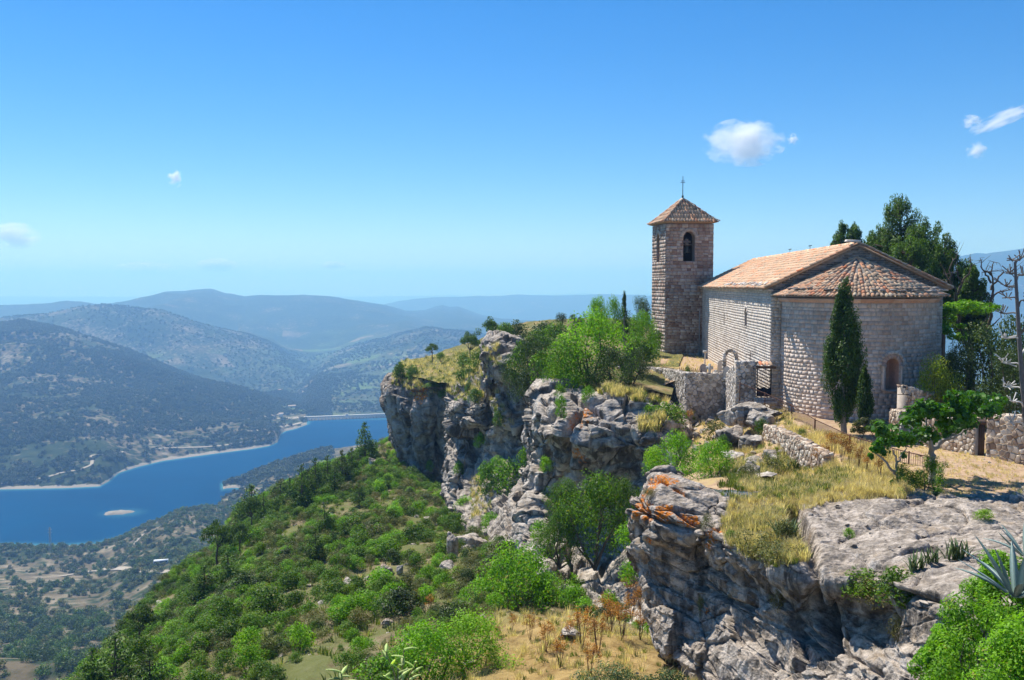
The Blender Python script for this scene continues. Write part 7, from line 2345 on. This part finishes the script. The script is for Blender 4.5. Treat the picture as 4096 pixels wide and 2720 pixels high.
named('olive_shrub', [(878, 600, 578, 44, 'grey-green thyme-like scrub under the yellow-green shrub'), (785, 545, 520, 26, 'dark olive bush in the middle of the rock hollow'), (757, 556, 528, 44, 'brownish dry bush at the front of the rock hollow'), (776, 562, 540, 40, 'dry olive bush hanging over the rock edge'),
                      (733, 598, 588, 8, 'tiny bush on the foreground cliff face'), (778, 607, 588, 16, 'small yellowish bush on the foreground cliff'), (898, 640, 612, 22, 'pale spiky bush low on the foreground cliff'), (650, 500, 488, 14, 'dry grey bush among the orange lichen'), (707, 527, 512, 14, 'spiky grey bush at the end of the lichen block'), (700, 615, 595, 8, 'sprig growing from a crack of the foreground cliff')])
# leaves bottom right, in front of everything
for (u, vb, vt, w, Y, lab, sd) in [(985, 720, 588, 124, 12.6, 'large dense bright green bush in the bottom right corner', 1), (1030, 735, 612, 120, 11.0, 'second bright bush cut off by the bottom right corner', 2), (1000, 620, 548, 66, 16.0, 'bright bush behind the blue-green agave', 3), (945, 700, 618, 60, 13.8, 'left lobe of the bright bushes in the corner', 4)]:
    p = P(u, vb, Y); h = (vb - vt) * Y / FPX; wd = w * Y / FPX
    c, r = clumps_dome(46, 60 + sd, .5, 1.0, .05, (.12, .2), .25)
    c = np.array(c) * np.array([wd, wd, h]); r = np.array(r) * wd * .95
    e = empty('leafy_bush', p, 0, lab, 'bush')
    link('crown', leaf_mesh('leafy_crown', [leaves(c, r, 15000, .055, 70 + sd, .42, .5, tonejit=.22)], L_BRIGHT), e)
    tb = MB(); limbs_to(tb, (0, 0, -.1), [c[j] for j in range(12)], .03, sd, .05, 5); tb.build('branches', M_BARK, e)
# strap leaved plants
M_AGAVE = NT('agave_skin'); _t = M_AGAVE.attr('tone'); M_AGAVE = M_AGAVE.finish(M_AGAVE.mix(_t, (0.10, 0.17, 0.14), (0.33, 0.42, 0.38)), .45, None, 0, .4)
M_IRIS = mat_leaf('iris_leaves', (0.07, 0.14, 0.05), (0.26, 0.34, 0.14), .25, .5, warm=(.4, .3, .12))
def strap_leaf(base, az, L, w, lean, curl, mat, root, name, tone=.5, n=7, thick=.02, twist=0.0):
    m = MB(); d = np.array([math.cos(az), math.sin(az), 0]); s = np.array([-d[1], d[0], 0])
    p = np.array(base, float); th = lean; prev = []
    rows = []
    for k in range(n + 1):
        t = k / n; ww = w * (0.55 + .9 * t) * (1 - t ** 2.2) if t > .0 else w * .55
        ww = max(ww, .002)
        dirv = d * math.sin(th) + np.array([0, 0, math.cos(th)]); nv = np.cross(s, dirv)
        rows.append([p - s * ww / 2 + nv * ww * .18, p - nv * ww * .02, p + s * ww / 2 + nv * ww * .18, p - nv * (thick * (1 - t) + .003)])
        p = p + dirv * L / n; th += curl / n
    v = np.array(rows).reshape(-1, 3); fs = []
    for k in range(n):
        a, b = k * 4, k * 4 + 4
        fs += [[a, a + 1, b + 1, b], [a + 1, a + 2, b + 2, b + 1], [a + 2, a + 3, b + 3, b + 2], [a + 3, a, b, b + 3]]
    m.add(v, fs, tone); return m.build(name, mat, root, True)
def agave(u, v, Y, R, n, label, seed, mat=M_AGAVE):
    p = P(u, v, Y); e = empty('agave_plant', p, 0, label, 'plant'); rg = np.random.default_rng(seed)
    for k in range(n):
        t = k / n; strap_leaf((math.cos(k * 2.4) * .06, math.sin(k * 2.4) * .06, 0), k * 2.4 + rg.uniform(-.2, .2), R * rg.uniform(.85, 1.1), R * .15, 1.15 - 1.0 * t + rg.uniform(-.1, .1), rg.uniform(-.1, .9) * (1 - t * .6), mat, e, 'leaf', rg.uniform(.2, 1))
    return e
agave(1016, 596, 14.6, 1.0, 19, 'blue-green agave rosette standing out of the bright bushes at the right edge', 3)
agave(1026, 556, 16.5, .7, 12, 'smaller agave behind, cut by the right frame edge', 4)
def iris(u, v, wpx, hpx, n, label, seed, Y=None):
    p = P(u, v, Y) if Y else hit(u, v)[0]
    if p is None: return
    e = empty('iris_clump', p, 0, label, 'plant'); rg = np.random.default_rng(seed); w = wpx * p.y / FPX; h = hpx * p.y / FPX
    for k in range(n):
        x, y = rg.uniform(-.42, .42) * w, rg.uniform(-.2, .2) * w
        strap_leaf((x, y, -.04), rg.uniform(0, 6.28), h * rg.uniform(.75, 1.15), h * .13, rg.uniform(.05, .5), rg.uniform(.1, 1.1), M_IRIS, e, 'leaf', rg.uniform(.1, .95), 5, .006)
iris(916, 570, 16, 20, 26, 'iris clump nearest the yellow-green shrub, lowest of the three', 1)
iris(932, 562, 13, 18, 20, 'middle iris clump on the rock slab', 2)
iris(958, 558, 30, 21, 40, 'largest iris clump on the rock slab, top right of the three', 3)
iris(784, 538, 22, 24, 30, 'dark green iris clump in the dry grass hollow', 4)
iris(794, 470, 26, 14, 26, 'low leafy iris row above the hollow', 5)
iris(760, 480, 20, 12, 18, 'iris leaves at the left end of the grassy bank', 6)
# pale sprig right in front of the lens
sg = P(400, 705, 5.2); sprig = empty('leafy_sprig', sg, 0, 'pale green sprig with broad curled leaves at the bottom edge', 'plant')
M_SPRIG = mat_leaf('pale_sprig_leaves', (0.40, 0.50, 0.15), (0.75, 0.80, 0.42), .5, .5)
rg = np.random.default_rng(21)
m = MB(); tops = []
for (du, v) in [(-14, 652), (4, 650), (16, 662), (-2, 668)]:
    q = P(400 + du, v, 5.2 + rg.uniform(-.1, .1)) - sg; m.tube(catmull([(0, 0, 0), (q.x * .4, q.y, q.z * .5), tuple(q)], 6), np.linspace(.008, .003, 6), 5); tops.append(q)
m.build('stem', simple_mat('sprig_stem', (0.30, .24, .10), .8), sprig)
for q in tops:
    for k in range(5):
        f = .45 + .14 * k
        strap_leaf((q.x * f, q.y * f, q.z * f), rg.uniform(0, 6.28), rg.uniform(.07, .10), .034, rg.uniform(.5, 1.2), rg.uniform(.2, 1.2), M_SPRIG, sprig, 'leaf', rg.uniform(.2, 1), 5, .002)
sg = P(343, 700, 5.6); sprig = empty('leafy_sprig', sg, 0, 'small pale sprig left of the larger one at the bottom edge', 'plant')
m = MB(); q = P(341, 672, 5.6) - sg; m.tube([(0, 0, 0), tuple(q)], [.007, .003], 5); m.build('stem', bpy.data.materials['sprig_stem'], sprig)
for k in range(6):
    strap_leaf((q.x * (.6 + .08 * k), 0, q.z * (.6 + .08 * k)), k * 1.9, .10, .036, 1.1, .7, M_SPRIG, sprig, 'leaf', rg.uniform(.2, 1), 5, .002)
named('olive_shrub', [(772, 470, 452, 24, 'grey scrub at the foot of the dry-stone wall'), (716, 440, 420, 26, 'grey-green bush under the terrace wall'), (748, 478, 462, 20, 'olive bush at the top of the grassy hollow')])
named('green_shrub', [(762, 400+38, 418, 16, 'small green bush among the rocks under the path'), (722, 455, 436, 20, 'green bush between the rocks below the gate'), (802, 436, 428, 12, 'low green weed bush under the railing')])
# rocks round the path
for r in [(745, 427, 44, 28, 'pale rounded rock right under the start of the path railing', 0, 49.5), (766, 418, 40, 16, 'long pale rock beside the gate path', 3, 49.3), (733, 452, 34, 26, 'knobbly rock below the retaining wall corner', 2, 46.5), (752, 454, 30, 22, 'grey rock between the bushes and the dry-stone wall', 0, 45.5), (735, 466, 24, 18, 'pale rock at the top of the dry grass bank', 1, 43),
          (762, 432, 28, 20, 'brown-pitted rock against the dry-stone wall', 4, 48.5), (768, 480, 26, 10, 'half-buried pale slab in the golden grass', 3, 36), (640, 412, 24, 16, 'rounded block at the right end of the big grey cliff', 0, 58)]:
    boulder(*r[:6], Y=r[6], sink=.1)
pl = MB(); q = P(779, 408, 52); gpz = GZ - .22

# scattered stones on the hillside
sv = [boulder_mesh(40 + i, .6) for i in range(3)]
q = hillside_samples(900, 58); s = np.random.default_rng(4).gamma(2.0, .22, len(q)).clip(.15, 1.3)
for me_ in sv: me_.materials.clear(); me_.materials.append(M_ROCK)
scatter('loose_stones', q, np.stack([s * 1.2, s, s * .9], -1), sv, 'pale limestone stones lying between the shrubs', 59, tilt=.5)
q = poly_points([(690, 410), (770, 400), (800, 440), (770, 480), (700, 470)], 120, 66); s = np.random.default_rng(6).gamma(2.0, .22, len(q)).clip(.15, 1.2)
scatter('loose_stones', q, np.stack([s * 1.3, s, s], -1), sv, 'broken rocks below the path', 67, tilt=.5)
q = poly_points([(830, 440), (1024, 420), (1024, 498), (900, 498), (850, 470)], 260, 68); s = np.random.default_rng(7).gamma(2.0, .03, len(q)).clip(.03, .2)
scatter('gravel', q, np.stack([s * 1.3, s, s], -1), sv, 'small stones lying on the yard', 69, tilt=.5)
q = poly_points([(650, 475), (1024, 495), (1024, 560), (860, 560), (700, 500)], 200, 70, 'rock_outcrop'); s = np.random.default_rng(8).gamma(2.0, .035, len(q)).clip(.03, .25)
scatter('rock_chips', q, np.stack([s * 1.3, s, s * .7], -1), sv, 'chips of stone lying on the foreground slab', 71, tilt=.4)

# ------------------------------------------------------------------ clouds, above the haze
def cloud(u, v, w, h, Y, label, seed, dens=1.0, rot=0.0, thr=0.40):
    c = P(u, v, Y); W = w * Y / FPX / 2; H = h * Y / FPX / 2
    t = NT('cloud_vapour')
    oc = t.obj()
    n = t.n('TexNoise', {'Scale': 1.9, 'Detail': 6.0, 'Roughness': .62}); n.noise_dimensions = '4D'; n.inputs['W'].default_value = seed * 3.7
    t.link(oc, n.inputs['Vector'])
    ln = t.n('VectorMath', operation='LENGTH'); t.link(oc, ln.inputs[0])
    f = t.math('MULTIPLY_ADD', ln.outputs['Value'], -.42, 1.0)          # fall off from the middle
    d = t.math('SUBTRACT', t.math('MULTIPLY', n.outputs[0], t.math('MULTIPLY_ADD', ln.outputs['Value'], -.15, 1.0)), t.math('MULTIPLY_ADD', ln.outputs['Value'], .20, thr - .10))
    d = t.math('MULTIPLY', t.math('MAXIMUM', d, 0.0), 20.0 * dens / (W * .6))
    vol = t.n('VolumePrincipled', {'Color': (.98, .98, 1, 1), 'Density': d, 'Anisotropy': .3})
    t.link(vol.outputs[0], t.out.inputs['Volume'])
    bm = bmesh.new(); bmesh.ops.create_icosphere(bm, subdivisions=3, radius=1.0)
    V = np.array([x.co[:] for x in bm.verts]); F = np.array([[y.index for y in x.verts] for x in bm.faces]); bm.free()
    me = mesh_np('cloud_body', V, F, t.m, True)
    o = link('cloud', me); o.location = c; o.scale = (W, W * .6, H); o.rotation_euler = (0, rot, 0)
    return tag(o, label, 'cloud')
cloud(743, 143, 86, 50, 8000, 'ragged white cloud right above the bell tower', 3, .8, thr=.36)
cloud(793, 139, 14, 13, 8000, 'tiny cloud scrap right of the big ragged cloud', 4, .5)
cloud(1004, 118, 74, 17, 8000, 'slanting white streak of cloud at the right edge', 5, .6, -.42, .38)
cloud(971, 121, 26, 16, 8000, 'faint wisp left of the slanting cloud streak', 6, .45)
cloud(977, 151, 24, 20, 8000, 'small wispy cloud below the slanting streak', 7, .5)
cloud(175, 178, 18, 20, 8500, 'small white wisp high at the left', 8, .6)
cloud(14, 237, 54, 30, 10500, 'soft cloud at the left frame edge', 9, .8, thr=.36)
cloud(145, 269, 66, 15, 28000, 'low thin bank of cloud above the main mountain, left one', 10, 1.2, thr=.30)
cloud(218, 265, 44, 14, 28000, 'low thin cloud above the summit of the main mountain', 11, 1.2, thr=.30)
cloud(334, 265, 28, 8, 28000, 'faint low cloud at the middle of the skyline', 12, 1.0, thr=.30)
